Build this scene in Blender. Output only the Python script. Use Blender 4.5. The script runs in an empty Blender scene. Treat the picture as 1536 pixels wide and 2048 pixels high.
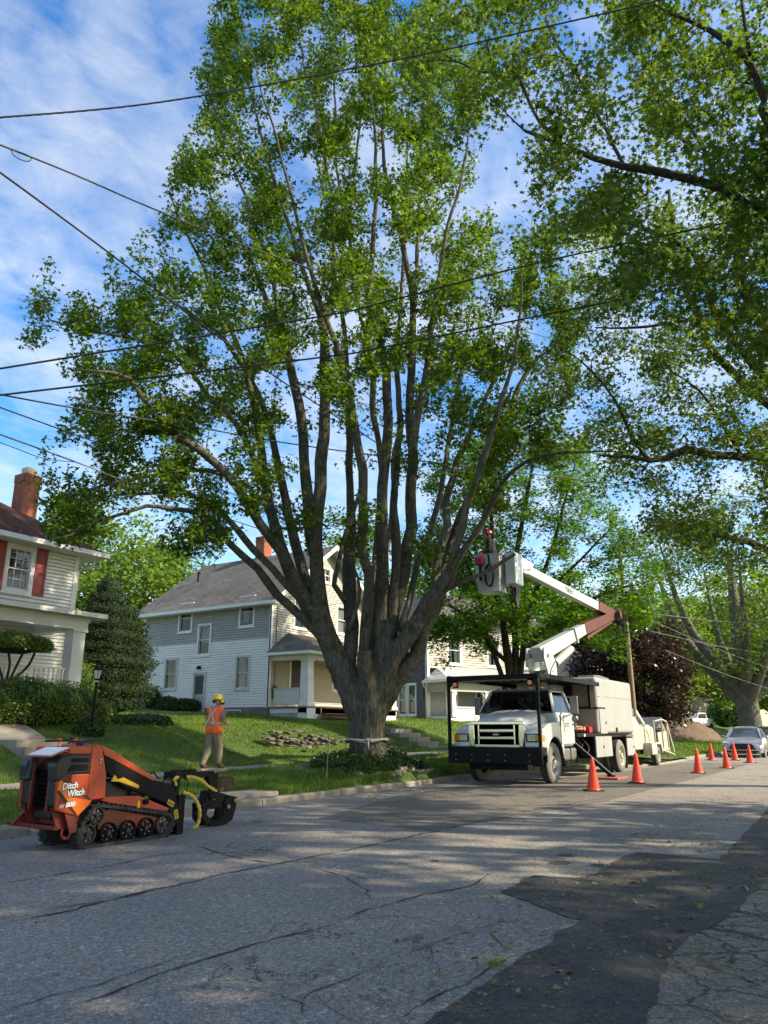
import bpy, bmesh, math, random
import numpy as np
from mathutils import Vector, Matrix, Euler, noise as mnoise
R=math.radians
scene=bpy.context.scene
# ---------------------------------------------------------------- camera, sky, sun, exposure
AZ=R(32.169); PITCH=R(16.10); EYE=1.35; FPX=1500.0
cam=bpy.data.cameras.new('camera'); camo=bpy.data.objects.new('camera',cam); scene.collection.objects.link(camo)
cam.sensor_fit='VERTICAL'; cam.sensor_height=36; cam.lens=FPX/2048*36; cam.clip_start=.1; cam.clip_end=3000
camo.location=(0,0,EYE); camo.rotation_euler=(R(90)+PITCH,0,AZ-R(90)); scene.camera=camo
SUN_AZ=R(102); SUN_EL=R(36)          # azimuth clockwise from the camera heading
sd=Vector((math.cos(AZ-SUN_AZ)*math.cos(SUN_EL), math.sin(AZ-SUN_AZ)*math.cos(SUN_EL), math.sin(SUN_EL)))
sl=bpy.data.lights.new('sun','SUN'); sl.energy=2.0; sl.angle=R(.8); sl.color=(1,.95,.89)
so=bpy.data.objects.new('sun',sl); scene.collection.objects.link(so); so.rotation_euler=sd.to_track_quat('Z','Y').to_euler()
scene.view_settings.view_transform='Standard'; scene.view_settings.look='None'; scene.view_settings.exposure=2.12; scene.view_settings.gamma=1
scene.view_settings.use_curve_mapping=False
scene.view_settings.use_white_balance=True; scene.view_settings.white_balance_temperature=8800; scene.view_settings.white_balance_tint=4
w=bpy.data.worlds.new('World'); scene.world=w; w.use_nodes=True; nt=w.node_tree; N=nt.nodes; L=nt.links
for n in list(N): N.remove(n)
def nd(t,**k):
    n=N.new(t)
    for a,b in k.items():
        if a=='inp':
            for i,v in b.items(): n.inputs[i].default_value=v
        else: setattr(n,a,b)
    return n
out=nd('ShaderNodeOutputWorld'); bg=nd('ShaderNodeBackground'); bg.inputs[1].default_value=.15
sky=nd('ShaderNodeTexSky'); sky.sky_type='NISHITA'; sky.sun_disc=False; sky.sun_elevation=SUN_EL
sky.sun_rotation=math.atan2(sd.x,sd.y); sky.air_density=1.0; sky.dust_density=.8; sky.ozone_density=2.0
tc=nd('ShaderNodeTexCoord'); sep=nd('ShaderNodeSeparateXYZ'); L.new(tc.outputs['Generated'],sep.inputs[0])
zz=nd('ShaderNodeMath',operation='MAXIMUM',inp={1:.0}); L.new(sep.outputs[2],zz.inputs[0])
za=nd('ShaderNodeMath',operation='ADD',inp={1:.16}); L.new(zz.outputs[0],za.inputs[0])
dx=nd('ShaderNodeMath',operation='DIVIDE'); dy=nd('ShaderNodeMath',operation='DIVIDE')
L.new(sep.outputs[0],dx.inputs[0]); L.new(za.outputs[0],dx.inputs[1]); L.new(sep.outputs[1],dy.inputs[0]); L.new(za.outputs[0],dy.inputs[1])
cmb=nd('ShaderNodeCombineXYZ'); L.new(dx.outputs[0],cmb.inputs[0]); L.new(dy.outputs[0],cmb.inputs[1])
mp=nd('ShaderNodeMapping'); mp.inputs['Scale'].default_value=(1,1.25,1); mp.inputs['Rotation'].default_value=(0,0,R(25)); L.new(cmb.outputs[0],mp.inputs[0])
n1=nd('ShaderNodeTexNoise',inp={'Scale':2.5,'Detail':10,'Roughness':.6,'Distortion':.45}); L.new(mp.outputs[0],n1.inputs[0])
n2=nd('ShaderNodeTexNoise',inp={'Scale':8.5,'Detail':8,'Roughness':.6,'Distortion':.5}); L.new(mp.outputs[0],n2.inputs[0])
ad=nd('ShaderNodeMath',operation='MULTIPLY_ADD',inp={1:.5}); L.new(n2.outputs[0],ad.inputs[0]); L.new(n1.outputs[0],ad.inputs[2])
cr=nd('ShaderNodeValToRGB'); e=cr.color_ramp.elements; e[0].position=.58; e[0].color=(0,0,0,1); e[1].position=1.0; e[1].color=(1,1,1,1); L.new(ad.outputs[0],cr.inputs[0])
cm=nd('ShaderNodeMath',operation='MULTIPLY',inp={1:.72}); L.new(cr.outputs[0],cm.inputs[0])
mx=nd('ShaderNodeMix',data_type='RGBA'); mx.inputs[7].default_value=(1.5,1.72,2.25,1)
L.new(cm.outputs[0],mx.inputs[0])
hs=nd('ShaderNodeHueSaturation',inp={'Hue':.512,'Saturation':1.45,'Value':.62}); L.new(sky.outputs[0],hs.inputs['Color']); L.new(hs.outputs[0],mx.inputs[6])
L.new(mx.outputs[2],bg.inputs[0]); L.new(bg.outputs[0],out.inputs[0])
scene.render.engine='CYCLES'
scene.cycles.max_bounces=7; scene.cycles.diffuse_bounces=4; scene.cycles.glossy_bounces=3; scene.cycles.transmission_bounces=4; scene.cycles.transparent_max_bounces=8
scene.cycles.use_denoising=True
# ---------------------------------------------------------------- helpers
COL=scene.collection
def rnd(a,b): return random.uniform(a,b)
def tag(o,label=None,cat=None,group=None,kind=None):
    if label: o['label']=label
    if cat: o['category']=cat
    if group: o['group']=group
    if kind: o['kind']=kind
    return o
def empty(name,loc=(0,0,0),rz=0,label=None,cat=None,group=None,kind=None,parent=None):
    o=bpy.data.objects.new(name,None); o.empty_display_size=.2; COL.objects.link(o); o.location=loc; o.rotation_euler=(0,0,rz)
    if parent: o.parent=parent
    return tag(o,label,cat,group,kind)
def copy_tree(o,parent=None):
    c=o.copy(); COL.objects.link(c); c.parent=parent
    for ch in list(o.children): copy_tree(ch,c)
    return c
def lerp(a,b,k): return a+(b-a)*k
class MB:
    """collects shapes into one mesh; M places what is added next"""
    def __init__(s): s.v=[]; s.f=[]; s.m=[]; s.M=Matrix.Identity(4); s.mi=0
    def add(s,vs,fs):
        b=len(s.v); s.v+= [tuple(s.M@Vector(p)) for p in vs]
        for f in fs: s.f.append([b+i for i in f]); s.m.append(s.mi)
    def box(s,x0,x1,y0,y1,z0,z1):
        s.add([(x0,y0,z0),(x1,y0,z0),(x1,y1,z0),(x0,y1,z0),(x0,y0,z1),(x1,y0,z1),(x1,y1,z1),(x0,y1,z1)],
              [(0,3,2,1),(4,5,6,7),(0,1,5,4),(1,2,6,5),(2,3,7,6),(3,0,4,7)])
    def quad(s,*p): s.add(p,[tuple(range(len(p)))])
    def prism(s,pts,a,b,ax='y'):
        """2-D outline pulled from a to b along ax; outline in (x,z) for y, (y,z) for x, (x,y) for z"""
        n=len(pts); F={'y':lambda p,k:(p[0],k,p[1]),'x':lambda p,k:(k,p[0],p[1]),'z':lambda p,k:(p[0],p[1],k)}[ax]
        vs=[F(p,a) for p in pts]+[F(p,b) for p in pts]
        s.add(vs,[tuple(range(n))[::-1],tuple(range(n,2*n))]+[(i,(i+1)%n,n+(i+1)%n,n+i) for i in range(n)])
    def bar(s,p,q,w,h=None,up=(0,0,1)):
        p=Vector(p);q=Vector(q);h=h or w;d=(q-p);l=d.length;d.normalize();u=Vector(up)
        if abs(d.dot(u))>.98:u=Vector((1,0,0))
        x=d.cross(u).normalized();y=x.cross(d)
        vs=[c+x*a*w/2+y*b*h/2 for c in (p,q) for a,b in ((-1,-1),(1,-1),(1,1),(-1,1))]
        s.add(vs,[(0,1,2,3),(7,6,5,4),(0,4,5,1),(1,5,6,2),(2,6,7,3),(3,7,4,0)])
    def cyl(s,p,q,r,r2=None,n=16,caps=True):
        r2=r if r2 is None else r2; s.tube([p,q],[r,r2],n,caps)
    def tube(s,pts,rad,n=8,caps=True):
        pts=[Vector(p) for p in pts]
        if not hasattr(rad,'__len__'): rad=[rad]*len(pts)
        vs=[];d0=(pts[1]-pts[0]).normalized();x=d0.orthogonal().normalized()
        for i,p in enumerate(pts):
            d=(pts[min(i+1,len(pts)-1)]-pts[max(i-1,0)]).normalized()
            x=(x-d*x.dot(d)).normalized();y=d.cross(x)
            vs+=[p+(x*math.cos(2*math.pi*k/n)+y*math.sin(2*math.pi*k/n))*rad[i] for k in range(n)]
        fs=[(i*n+k,i*n+(k+1)%n,(i+1)*n+(k+1)%n,(i+1)*n+k) for i in range(len(pts)-1) for k in range(n)]
        if caps: fs+=[tuple(range(n))[::-1],tuple(range((len(pts)-1)*n,len(pts)*n))]
        s.add(vs,fs)
    def lathe(s,prof,c=(0,0,0),ax='z',n=24,a0=0,a1=360):
        """prof: list of (r, h); turned round ax through c"""
        full=abs(a1-a0)>=360;m=n if full else n+1;vs=[]
        for r,h in prof:
            for k in range(m):
                a=R(a0+(a1-a0)*k/n);x,y=r*math.cos(a),r*math.sin(a)
                vs.append({'z':(c[0]+x,c[1]+y,c[2]+h),'y':(c[0]+x,c[1]+h,c[2]+y),'x':(c[0]+h,c[1]+x,c[2]+y)}[ax])
        fs=[(i*m+k,i*m+(k+1)%m,(i+1)*m+(k+1)%m,(i+1)*m+k) for i in range(len(prof)-1) for k in range(m if full else n)]
        s.add(vs,fs)
    def ball(s,c,r,n=12,sc=(1,1,1)):
        m=n//2;vs=[];fs=[]
        for i in range(m+1):
            a=math.pi*i/m
            for k in range(n): b=2*math.pi*k/n;vs.append((c[0]+r*sc[0]*math.sin(a)*math.cos(b),c[1]+r*sc[1]*math.sin(a)*math.sin(b),c[2]+r*sc[2]*math.cos(a)))
        for i in range(m):
            for k in range(n): fs.append((i*n+k,(i+1)*n+k,(i+1)*n+(k+1)%n,i*n+(k+1)%n))
        s.add(vs,fs)
    def build(s,name,mats,parent=None,smooth=False,bevel=0,loc=None,kind=None,rec=True,segs=2,wn=False):
        me=bpy.data.meshes.new(name); me.from_pydata(s.v,[],s.f)
        for m in (mats if isinstance(mats,(list,tuple)) else [mats]): me.materials.append(m)
        me.polygons.foreach_set('material_index',s.m)
        bm=bmesh.new(); bm.from_mesh(me)
        if rec: bmesh.ops.remove_doubles(bm,verts=bm.verts,dist=1e-5); bmesh.ops.recalc_face_normals(bm,faces=bm.faces)
        bm.to_mesh(me); bm.free()
        if smooth:
            me.polygons.foreach_set('use_smooth',[True]*len(me.polygons))
            if smooth is not True: me.set_sharp_from_angle(angle=R(smooth))
        o=bpy.data.objects.new(name,me); COL.objects.link(o)
        if loc: o.location=loc
        if parent: o.parent=parent
        if bevel:
            b=o.modifiers.new('bevel','BEVEL'); b.width=bevel; b.segments=segs; b.limit_method='ANGLE'; b.angle_limit=R(35)
        if kind: o['kind']=kind
        return o
def npmesh(name,V,F,mats,parent=None,kind=None,smooth=False,midx=None):
    """fast mesh from numpy arrays; F is n x 3 or n x 4"""
    me=bpy.data.meshes.new(name); nv=len(V); nf,k=F.shape
    me.vertices.add(nv); me.vertices.foreach_set('co',V.astype(np.float32).ravel())
    me.loops.add(nf*k); me.loops.foreach_set('vertex_index',F.astype(np.int32).ravel())
    me.polygons.add(nf); me.polygons.foreach_set('loop_start',np.arange(0,nf*k,k,dtype=np.int32))
    if smooth: me.polygons.foreach_set('use_smooth',np.ones(nf,dtype=bool))
    for m in (mats if isinstance(mats,(list,tuple)) else [mats]): me.materials.append(m)
    if midx is not None: me.polygons.foreach_set('material_index',midx.astype(np.int32))
    me.update(calc_edges=True); me.validate()
    o=bpy.data.objects.new(name,me); COL.objects.link(o)
    if parent: o.parent=parent
    if kind: o['kind']=kind
    return o
# ---------------------------------------------------------------- materials
def newmat(name):
    m=bpy.data.materials.new(name); m.use_nodes=True; t=m.node_tree; return m,t,t.nodes['Principled BSDF']
def tn(t,ty,inp=None,**k):
    n=t.nodes.new(ty)
    for a,b in k.items(): setattr(n,a,b)
    for i,v in (inp or {}).items(): n.inputs[i].default_value=v
    return n
def ramp(t,src,stops):
    r=t.nodes.new('ShaderNodeValToRGB'); e=r.color_ramp.elements
    while len(e)<len(stops): e.new(.5)
    for el,(p,c) in zip(e,stops): el.position=p; el.color=(*c,1) if len(c)==3 else c
    t.links.new(src,r.inputs[0]); return r
def mixc(t,fac,a,b,mode='MIX'):
    m=tn(t,'ShaderNodeMix',data_type='RGBA',blend_type=mode)
    for i,v in ((0,fac),(6,a),(7,b)):
        if hasattr(v,'links'): t.links.new(v,m.inputs[i])
        elif i==0: m.inputs[0].default_value=v
        else: m.inputs[i].default_value=(*v,1)
    return m.outputs[2]
def bumpn(t,b,src,strength=.3,dist=.01,prev=None):
    n=tn(t,'ShaderNodeBump',{'Strength':strength,'Distance':dist}); t.links.new(src,n.inputs['Height'])
    if prev: t.links.new(prev.outputs[0],n.inputs['Normal'])
    t.links.new(n.outputs[0],b.inputs['Normal']); return n
def objco(t,scale=(1,1,1)):
    c=tn(t,'ShaderNodeTexCoord'); m=tn(t,'ShaderNodeMapping'); m.inputs['Scale'].default_value=scale; t.links.new(c.outputs['Object'],m.inputs[0]); return m.outputs[0]
def noise(t,co,scale,detail=5,rough=.6,dist=0):
    n=tn(t,'ShaderNodeTexNoise',{'Scale':scale,'Detail':detail,'Roughness':rough,'Distortion':dist}); t.links.new(co,n.inputs[0]); return n.outputs[0]
def simple(name,col,rough=.5,metal=0,var=.12,scale=3,bump=0,bscale=60,dirt=None,coat=0,spec=.5,dscale=1.4,damt=.5,sc=(1,1,1)):
    m,t,b=newmat(name); co=objco(t,sc)
    n=noise(t,co,scale); d=[max(0,c*(1-var)) for c in col]; l=[min(1,c*(1+var)) for c in col]
    c=ramp(t,n,[(.3,d),(.7,l)]).outputs[0]
    if dirt:
        n2=noise(t,co,dscale,8,.7,.4); f=ramp(t,n2,[(.5,(0,0,0)),(.75,(damt,)*3)]).outputs[0]; c=mixc(t,f,c,dirt)
    t.links.new(c,b.inputs['Base Color']); b.inputs['Roughness'].default_value=rough; b.inputs['Metallic'].default_value=metal
    rr=ramp(t,noise(t,co,scale*4),[(.3,(rough*.85,)*3),(.7,(min(1,rough*1.2),)*3)]); t.links.new(rr.outputs[0],b.inputs['Roughness'])
    b.inputs['Specular IOR Level'].default_value=spec
    if coat: b.inputs['Coat Weight'].default_value=coat; b.inputs['Coat Roughness'].default_value=.08
    if bump: bumpn(t,b,noise(t,co,bscale,6),bump,.01)
    return m
def leafmat(name,cols,trans=.45,rough=.45,tcol=1.6):
    """leaf: diffuse, a sheen and light through the blade; colour differs leaf by leaf"""
    m,t,b=newmat(name); g=tn(t,'ShaderNodeNewGeometry')
    c=ramp(t,g.outputs['Random Per Island'],[(i/(len(cols)-1),k) for i,k in enumerate(cols)]).outputs[0]
    co=objco(t); big=ramp(t,noise(t,co,.35,3),[(.35,(.75,.8,.8)),(.65,(1.2,1.15,1.05))]).outputs[0]; c=mixc(t,1,c,big,'MULTIPLY')
    t.links.new(c,b.inputs['Base Color']); b.inputs['Roughness'].default_value=rough; b.inputs['Specular IOR Level'].default_value=.35
    tr=tn(t,'ShaderNodeBsdfTranslucent'); tc_=mixc(t,1,c,(tcol*1.05,tcol*1.12,tcol*.45),'MULTIPLY'); t.links.new(tc_,tr.inputs[0])
    mx=tn(t,'ShaderNodeMixShader',{0:trans}); t.links.new(b.outputs[0],mx.inputs[1]); t.links.new(tr.outputs[0],mx.inputs[2])
    t.links.new(mx.outputs[0],t.nodes['Material Output'].inputs[0]); return m
def barkmat(name,c1,c2,moss=(.05,.06,.02),mossamt=.4,sc=22):
    m,t,b=newmat(name); co=objco(t,(1,1,.16)); n=noise(t,co,sc,8,.65,.3); c=ramp(t,n,[(.3,c1),(.68,c2)]).outputs[0]
    c3=objco(t); n2=noise(t,c3,2.2,7,.7); f=ramp(t,n2,[(.5,(0,0,0)),(.66,(mossamt,)*3)]).outputs[0]; c=mixc(t,f,c,moss)
    n3=noise(t,c3,9,5,.6); f3=ramp(t,n3,[(.62,(0,0,0)),(.72,(.45,)*3)]).outputs[0]; c=mixc(t,f3,c,(.28,.28,.25))
    t.links.new(c,b.inputs['Base Color']); b.inputs['Roughness'].default_value=.9; b.inputs['Specular IOR Level'].default_value=.2
    bumpn(t,b,n,.9,.05); return m
M={}
M['white_siding']=simple('white_siding',(.78,.78,.76),.55,dirt=(.38,.37,.33),dscale=.5,damt=.35,var=.04)
M['cream_siding']=simple('cream_siding',(.42,.405,.36),.6,dirt=(.4,.37,.3),dscale=.5,damt=.25,var=.04)
M['grey_siding']=simple('grey_siding',(.37,.365,.36),.65,dirt=(.22,.2,.18),dscale=.6,damt=.5,var=.06)
M['slate_siding']=simple('slate_siding',(.085,.088,.1),.6,var=.08)
M['white_trim']=simple('white_trim',(.74,.74,.72),.5,dirt=(.4,.4,.37),damt=.3,var=.04)
M['worn_trim']=simple('worn_trim',(.55,.56,.57),.6,dirt=(.22,.2,.18),damt=.8,dscale=4,var=.08)
M['red_paint']=simple('red_paint',(.3,.045,.045),.5,var=.1,dirt=(.2,.07,.06),damt=.3)
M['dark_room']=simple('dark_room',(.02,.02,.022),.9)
M['curtain']=simple('curtain',(.22,.225,.21),.9,var=.2,scale=8,sc=(8,8,.3))
M['screen']=simple('screen',(.05,.052,.055),.7,var=.1)
M['door_panel']=simple('door_panel',(.4,.37,.3),.6,var=.15,dirt=(.2,.17,.13),damt=.6,dscale=3)
M['door_grey']=simple('door_grey',(.3,.31,.31),.5,var=.1)
M['black_paint']=simple('black_paint',(.007,.007,.008),.6,var=.2,dirt=(.02,.018,.016),damt=.3,dscale=3,spec=.15)
M['black_plastic']=simple('black_plastic',(.011,.012,.015),.5,var=.2,dirt=(.035,.032,.03),damt=.35,dscale=4,bump=.05)
M['rubber']=simple('rubber',(.025,.024,.023),.85,var=.3,dirt=(.13,.115,.1),damt=.65,dscale=6,bump=.2)
M['tyre_wall']=simple('tyre_wall',(.16,.15,.14),.85,var=.15,dirt=(.06,.055,.05),damt=.5,dscale=5)
M['dark_steel']=simple('dark_steel',(.07,.066,.06),.5,.6,var=.3,dirt=(.16,.14,.12),damt=.6,dscale=9)
M['steel']=simple('steel',(.22,.215,.21),.45,.8,var=.15,dirt=(.12,.1,.08),damt=.6,dscale=6)
M['chrome']=simple('chrome',(.66,.68,.71),.12,1,var=.03)
M['truck_white']=simple('truck_white',(.45,.47,.48),.3,var=.03,dirt=(.33,.32,.3),damt=.35,dscale=1.5,coat=.35)
M['box_white']=simple('box_white',(.28,.29,.295),.45,var=.05,dirt=(.23,.22,.2),damt=.5,dscale=1.2,sc=(1,1,.25))
M['trailer_cream']=simple('trailer_cream',(.42,.4,.34),.55,var=.08,dirt=(.2,.15,.1),damt=.6,dscale=2.5)
M['skid_red']=simple('skid_red',(.42,.045,.014),.35,var=.08,dirt=(.16,.06,.035),damt=.3,dscale=4,coat=.15)
M['skid_dark_red']=simple('skid_dark_red',(.17,.02,.012),.5,var=.2,dirt=(.05,.03,.025),damt=.6,dscale=4)
M['orange_paint']=simple('orange_paint',(.85,.16,.012),.4,var=.04)
M['yellow_paint']=simple('yellow_paint',(.72,.4,.02),.45,var=.08)
M['hose_yellow']=simple('hose_yellow',(.62,.42,.06),.5,var=.1)
M['print_white']=simple('print_white',(.8,.8,.78),.5,var=.02)
M['print_black']=simple('print_black',(.012,.012,.012),.5,var=.02)
M['rust_red']=simple('rust_red',(.1,.014,.01),.6,var=.3,dirt=(.06,.022,.016),damt=.8,dscale=4)
M['cone_orange']=simple('cone_orange',(.92,.055,.018),.4,var=.05,dirt=(.4,.06,.04),damt=.55,dscale=6,bump=.05)
M['concrete']=simple('concrete',(.24,.215,.18),.9,var=.18,scale=4,dirt=(.1,.095,.07),damt=.8,dscale=1.6,bump=.4,bscale=45)
M['stone']=simple('stone',(.1,.09,.075),.9,var=.35,scale=5,dirt=(.06,.07,.035),damt=.7,dscale=3,bump=.6,bscale=25)
M['pale_stone']=simple('pale_stone',(.25,.23,.19),.9,var=.3,bump=.5,bscale=25)
M['block']=simple('block',(.2,.18,.155),.9,var=.3,scale=3,dirt=(.1,.095,.08),damt=.6,dscale=2,bump=.5,bscale=30)
M['brick']=simple('brick',(.33,.1,.06),.85,var=.3,scale=7,dirt=(.08,.04,.03),damt=.5,dscale=2.5,bump=.3)
M['mortar']=simple('mortar',(.3,.27,.23),.95,var=.15,bump=.3)
M['tan_cap']=simple('tan_cap',(.5,.38,.26),.8,var=.15)
M['wood']=simple('wood',(.2,.12,.075),.8,var=.3,scale=6,sc=(1,1,1),dirt=(.1,.07,.05),damt=.5)
M['pole_wood']=simple('pole_wood',(.24,.16,.1),.85,var=.3,scale=8,sc=(4,4,.3),bump=.4)
M['soil']=simple('soil',(.11,.07,.045),1,var=.4,scale=7,dirt=(.2,.14,.09),damt=.7,dscale=5,bump=.9,bscale=14)
M['tin']=simple('tin',(.42,.45,.48),.4,.3,var=.06)
M['blue_bin']=simple('blue_bin',(.012,.03,.16),.45,var=.1)
M['amber']=simple('amber',(.75,.2,.02),.25,var=.05,coat=.5)
M['lamp_clear']=simple('lamp_clear',(.5,.52,.55),.08,.6,var=.2,scale=12)
M['skin']=simple('skin',(.42,.2,.13),.55,var=.08)
M['hi_vis']=simple('hi_vis',(.95,.13,.02),.6,var=.06,bump=.1,bscale=20)
M['reflective']=simple('reflective',(.4,.37,.36),.4,var=.05)
M['khaki']=simple('khaki',(.21,.165,.115),.85,var=.12,scale=14,bump=.5,bscale=16,dirt=(.12,.09,.06),damt=.5,dscale=4)
M['grey_shirt']=simple('grey_shirt',(.17,.17,.2),.85,var=.1,bump=.2,bscale=20)
M['dark_cloth']=simple('dark_cloth',(.022,.022,.026),.85,var=.2,bump=.2,bscale=20)
M['boot']=simple('boot',(.09,.045,.025),.7,var=.3)
M['sole']=simple('sole',(.3,.25,.19),.8)
M['helmet_yellow']=simple('helmet_yellow',(.78,.55,.04),.3,var=.05)
M['helmet_red']=simple('helmet_red',(.45,.02,.03),.3,var=.05)
M['glove']=simple('glove',(.42,.42,.38),.8)
M['car_silver']=simple('car_silver',(.34,.36,.39),.28,.55,var=.03,coat=.6)
M['car_dark']=simple('car_dark',(.03,.035,.045),.25,.3,var=.05,coat=.7)
M['rim']=simple('rim',(.55,.54,.5),.35,.7,var=.1,dirt=(.2,.17,.14),damt=.4,dscale=8)
M['rope']=simple('rope',(.36,.34,.31),.9,var=.2,scale=30,bump=.4)
M['wire']=simple('wire',(.012,.012,.013),.6,var=.2)
M['wire_bare']=simple('wire_bare',(.13,.13,.125),.5,var=.2)
def glassm(name,tint=(.8,.86,.88),dark=.0,refl=1.3):
    m,t,b=newmat(name); o=t.nodes['Material Output']; lw=tn(t,'ShaderNodeLayerWeight',{'Blend':.5}); pw=tn(t,'ShaderNodeMath',operation='POWER'); pw.inputs[1].default_value=4; t.links.new(lw.outputs['Facing'],pw.inputs[0]); fr=tn(t,'ShaderNodeMath',operation='MULTIPLY_ADD'); fr.inputs[1].default_value=.8; fr.inputs[2].default_value=(refl-1)*.13; t.links.new(pw.outputs[0],fr.inputs[0]); g=tn(t,'ShaderNodeBsdfGlossy',{'Roughness':.02}); g.inputs[0].default_value=(.9,.95,1,1)
    tr=tn(t,'ShaderNodeBsdfTransparent'); tr.inputs[0].default_value=(*tint,1); mx=tn(t,'ShaderNodeMixShader')
    t.links.new(fr.outputs[0],mx.inputs[0]); t.links.new(tr.outputs[0],mx.inputs[1]); t.links.new(g.outputs[0],mx.inputs[2]); t.links.new(mx.outputs[0],o.inputs[0]); t.nodes.remove(b); return m
M['glass']=glassm('glass'); M['car_glass']=glassm('car_glass',(.14,.17,.18),refl=1.4)
# asphalt with cracks, shingles
def asphalt(name,base,crack=1,spots=1,cs=(.42,.42,1),agg=1,thin=.012,cth=(.45,.6),dust=0):
    m,t,b=newmat(name); co=objco(t); L=t.links
    ag=tn(t,'ShaderNodeTexVoronoi',{'Scale':110.}); L.new(co,ag.inputs[0]); fine=noise(t,co,60,4,.7)
    lo=[c*.35 for c in base]; hi=[min(1,c*2.1) for c in base]
    c=ramp(t,ag.outputs['Color'],[(.1,lo),(.5,base),(.95,hi)]).outputs[0]
    c=mixc(t,.35,c,ramp(t,fine,[(.3,lo),(.7,hi)]).outputs[0])
    big=noise(t,co,.45,6,.65,.3); c=mixc(t,1,c,ramp(t,big,[(.3,(.78,.78,.8)),(.7,(1.18,1.15,1.1))]).outputs[0],'MULTIPLY')
    st=noise(t,objco(t,(.35,1.6,1)),1.6,6,.7,.6); c=mixc(t,ramp(t,st,[(.6,(0,0,0)),(.78,(.55*spots,)*3)]).outputs[0],c,[x*.42 for x in base])
    gr=noise(t,co,22,6,.75); c=mixc(t,1,c,ramp(t,gr,[(.32,(.62,.62,.64)),(.68,(1.35,1.33,1.3))]).outputs[0],'MULTIPLY')
    sp=tn(t,'ShaderNodeTexVoronoi',{'Scale':38.}); L.new(co,sp.inputs[0]); c=mixc(t,1,c,ramp(t,sp.outputs['Color'],[(.1,(.75,.75,.76)),(.85,(1.05,1.05,1.04)),(.95,(1.7,1.68,1.6))]).outputs[0],'MULTIPLY')
    if not crack or dust: c=mixc(t,ramp(t,noise(t,co,1.1,7,.75,.5),[(.48,(0,0,0)),(.68,(.55,)*3)]).outputs[0],c,(.15,.125,.1))
    h=ag.outputs['Distance']
    if crack:
        dn=tn(t,'ShaderNodeTexNoise',{'Scale':1.3,'Detail':7.,'Roughness':.65}); L.new(co,dn.inputs[0])
        va=tn(t,'ShaderNodeVectorMath',operation='MULTIPLY_ADD'); L.new(dn.outputs['Color'],va.inputs[0]); va.inputs[1].default_value=(.9,.9,0)
        mp=tn(t,'ShaderNodeMapping'); mp.inputs['Scale'].default_value=cs; L.new(co,mp.inputs[0]); L.new(mp.outputs[0],va.inputs[2])
        fac=None
        for s_,th,msc,lohi in ((1.,thin,.22,(cth[0]+(.12 if cth[0]>.3 else 0),cth[1]+(.1 if cth[0]>.3 else 0))),(3.1,thin*1.5,.5,(cth[0]+.07,cth[1]+.04))):
            v=tn(t,'ShaderNodeTexVoronoi',{'Scale':s_},feature='DISTANCE_TO_EDGE'); L.new(va.outputs[0],v.inputs[0])
            f=ramp(t,v.outputs['Distance'],[(0,(1,1,1)),(th,(0,0,0))]).outputs[0]
            k=ramp(t,noise(t,co,msc,4,.6),[(lohi[0],(0,0,0)),(lohi[1],(1,1,1))]).outputs[0]
            f=mixc(t,1,f,k,'MULTIPLY'); fac=f if fac is None else mixc(t,1,fac,f,'LIGHTEN')
        c=mixc(t,fac,c,(.02,.019,.018))
        bb=bumpn(t,b,fac,-1.0 if False else .8,.02); bb.invert=True; bumpn(t,b,h,.35,.004,bb)
    else: bumpn(t,b,h,.4,.004)
    L.new(c,b.inputs['Base Color']); b.inputs['Roughness'].default_value=.88; b.inputs['Specular IOR Level'].default_value=.35
    return m
M['asphalt']=asphalt('asphalt',(.215,.2,.185))
M['asphalt_patch']=asphalt('asphalt_patch',(.05,.049,.05),crack=0,spots=.6)
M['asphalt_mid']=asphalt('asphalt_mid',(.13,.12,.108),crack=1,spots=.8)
M['asphalt_cracked']=asphalt('asphalt_cracked',(.17,.155,.13),cs=(1.5,1.5,1),spots=1,thin=.026,cth=(.3,.5),dust=1)
def shingle(name,a,b_,c_):
    m,t,b=newmat(name); co=objco(t); L=t.links; v=tn(t,'ShaderNodeTexVoronoi',{'Scale':3.2}); mp=objco(t,(1,1,1)); L.new(mp,v.inputs[0])
    c=ramp(t,v.outputs['Color'],[(.2,a),(.6,b_),(.9,c_)]).outputs[0]; c=mixc(t,.5,c,ramp(t,noise(t,co,.5,6,.7),[(.35,a),(.65,c_)]).outputs[0])
    L.new(c,b.inputs['Base Color']); b.inputs['Roughness'].default_value=.95; bumpn(t,b,noise(t,co,70,4),.5,.01); return m
M['shingle_brown']=shingle('shingle_brown',(.06,.026,.02),(.11,.045,.033),(.15,.066,.048))
M['shingle_grey']=shingle('shingle_grey',(.085,.082,.078),(.135,.13,.122),(.18,.172,.16))
# grass ground
def lawnmat():
    m,t,b=newmat('lawn_ground'); co=objco(t); c=ramp(t,noise(t,co,.7,7,.7),[(.3,(.05,.085,.016)),(.55,(.075,.125,.022)),(.75,(.11,.16,.034))]).outputs[0]
    c=mixc(t,ramp(t,noise(t,co,2.3,6,.7),[(.62,(0,0,0)),(.74,(.7,)*3)]).outputs[0],c,(.075,.062,.035))
    t.links.new(c,b.inputs['Base Color']); b.inputs['Roughness'].default_value=1; bumpn(t,b,noise(t,co,30,5,.7),1,.05); return m
M['lawn']=lawnmat()
M['grass_blade']=leafmat('grass_blade',[(.06,.115,.014),(.09,.165,.02),(.125,.21,.03),(.19,.24,.07)],.35,.5,1.5)
M['leaf_maple']=leafmat('leaf_maple',[(.026,.055,.009),(.045,.086,.012),(.068,.115,.017),(.115,.165,.027)],.46,.4,2.1)
M['leaf_silver']=leafmat('leaf_silver',[(.034,.066,.015),(.054,.095,.019),(.078,.126,.026),(.125,.165,.06)],.46,.45,1.95)
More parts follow.
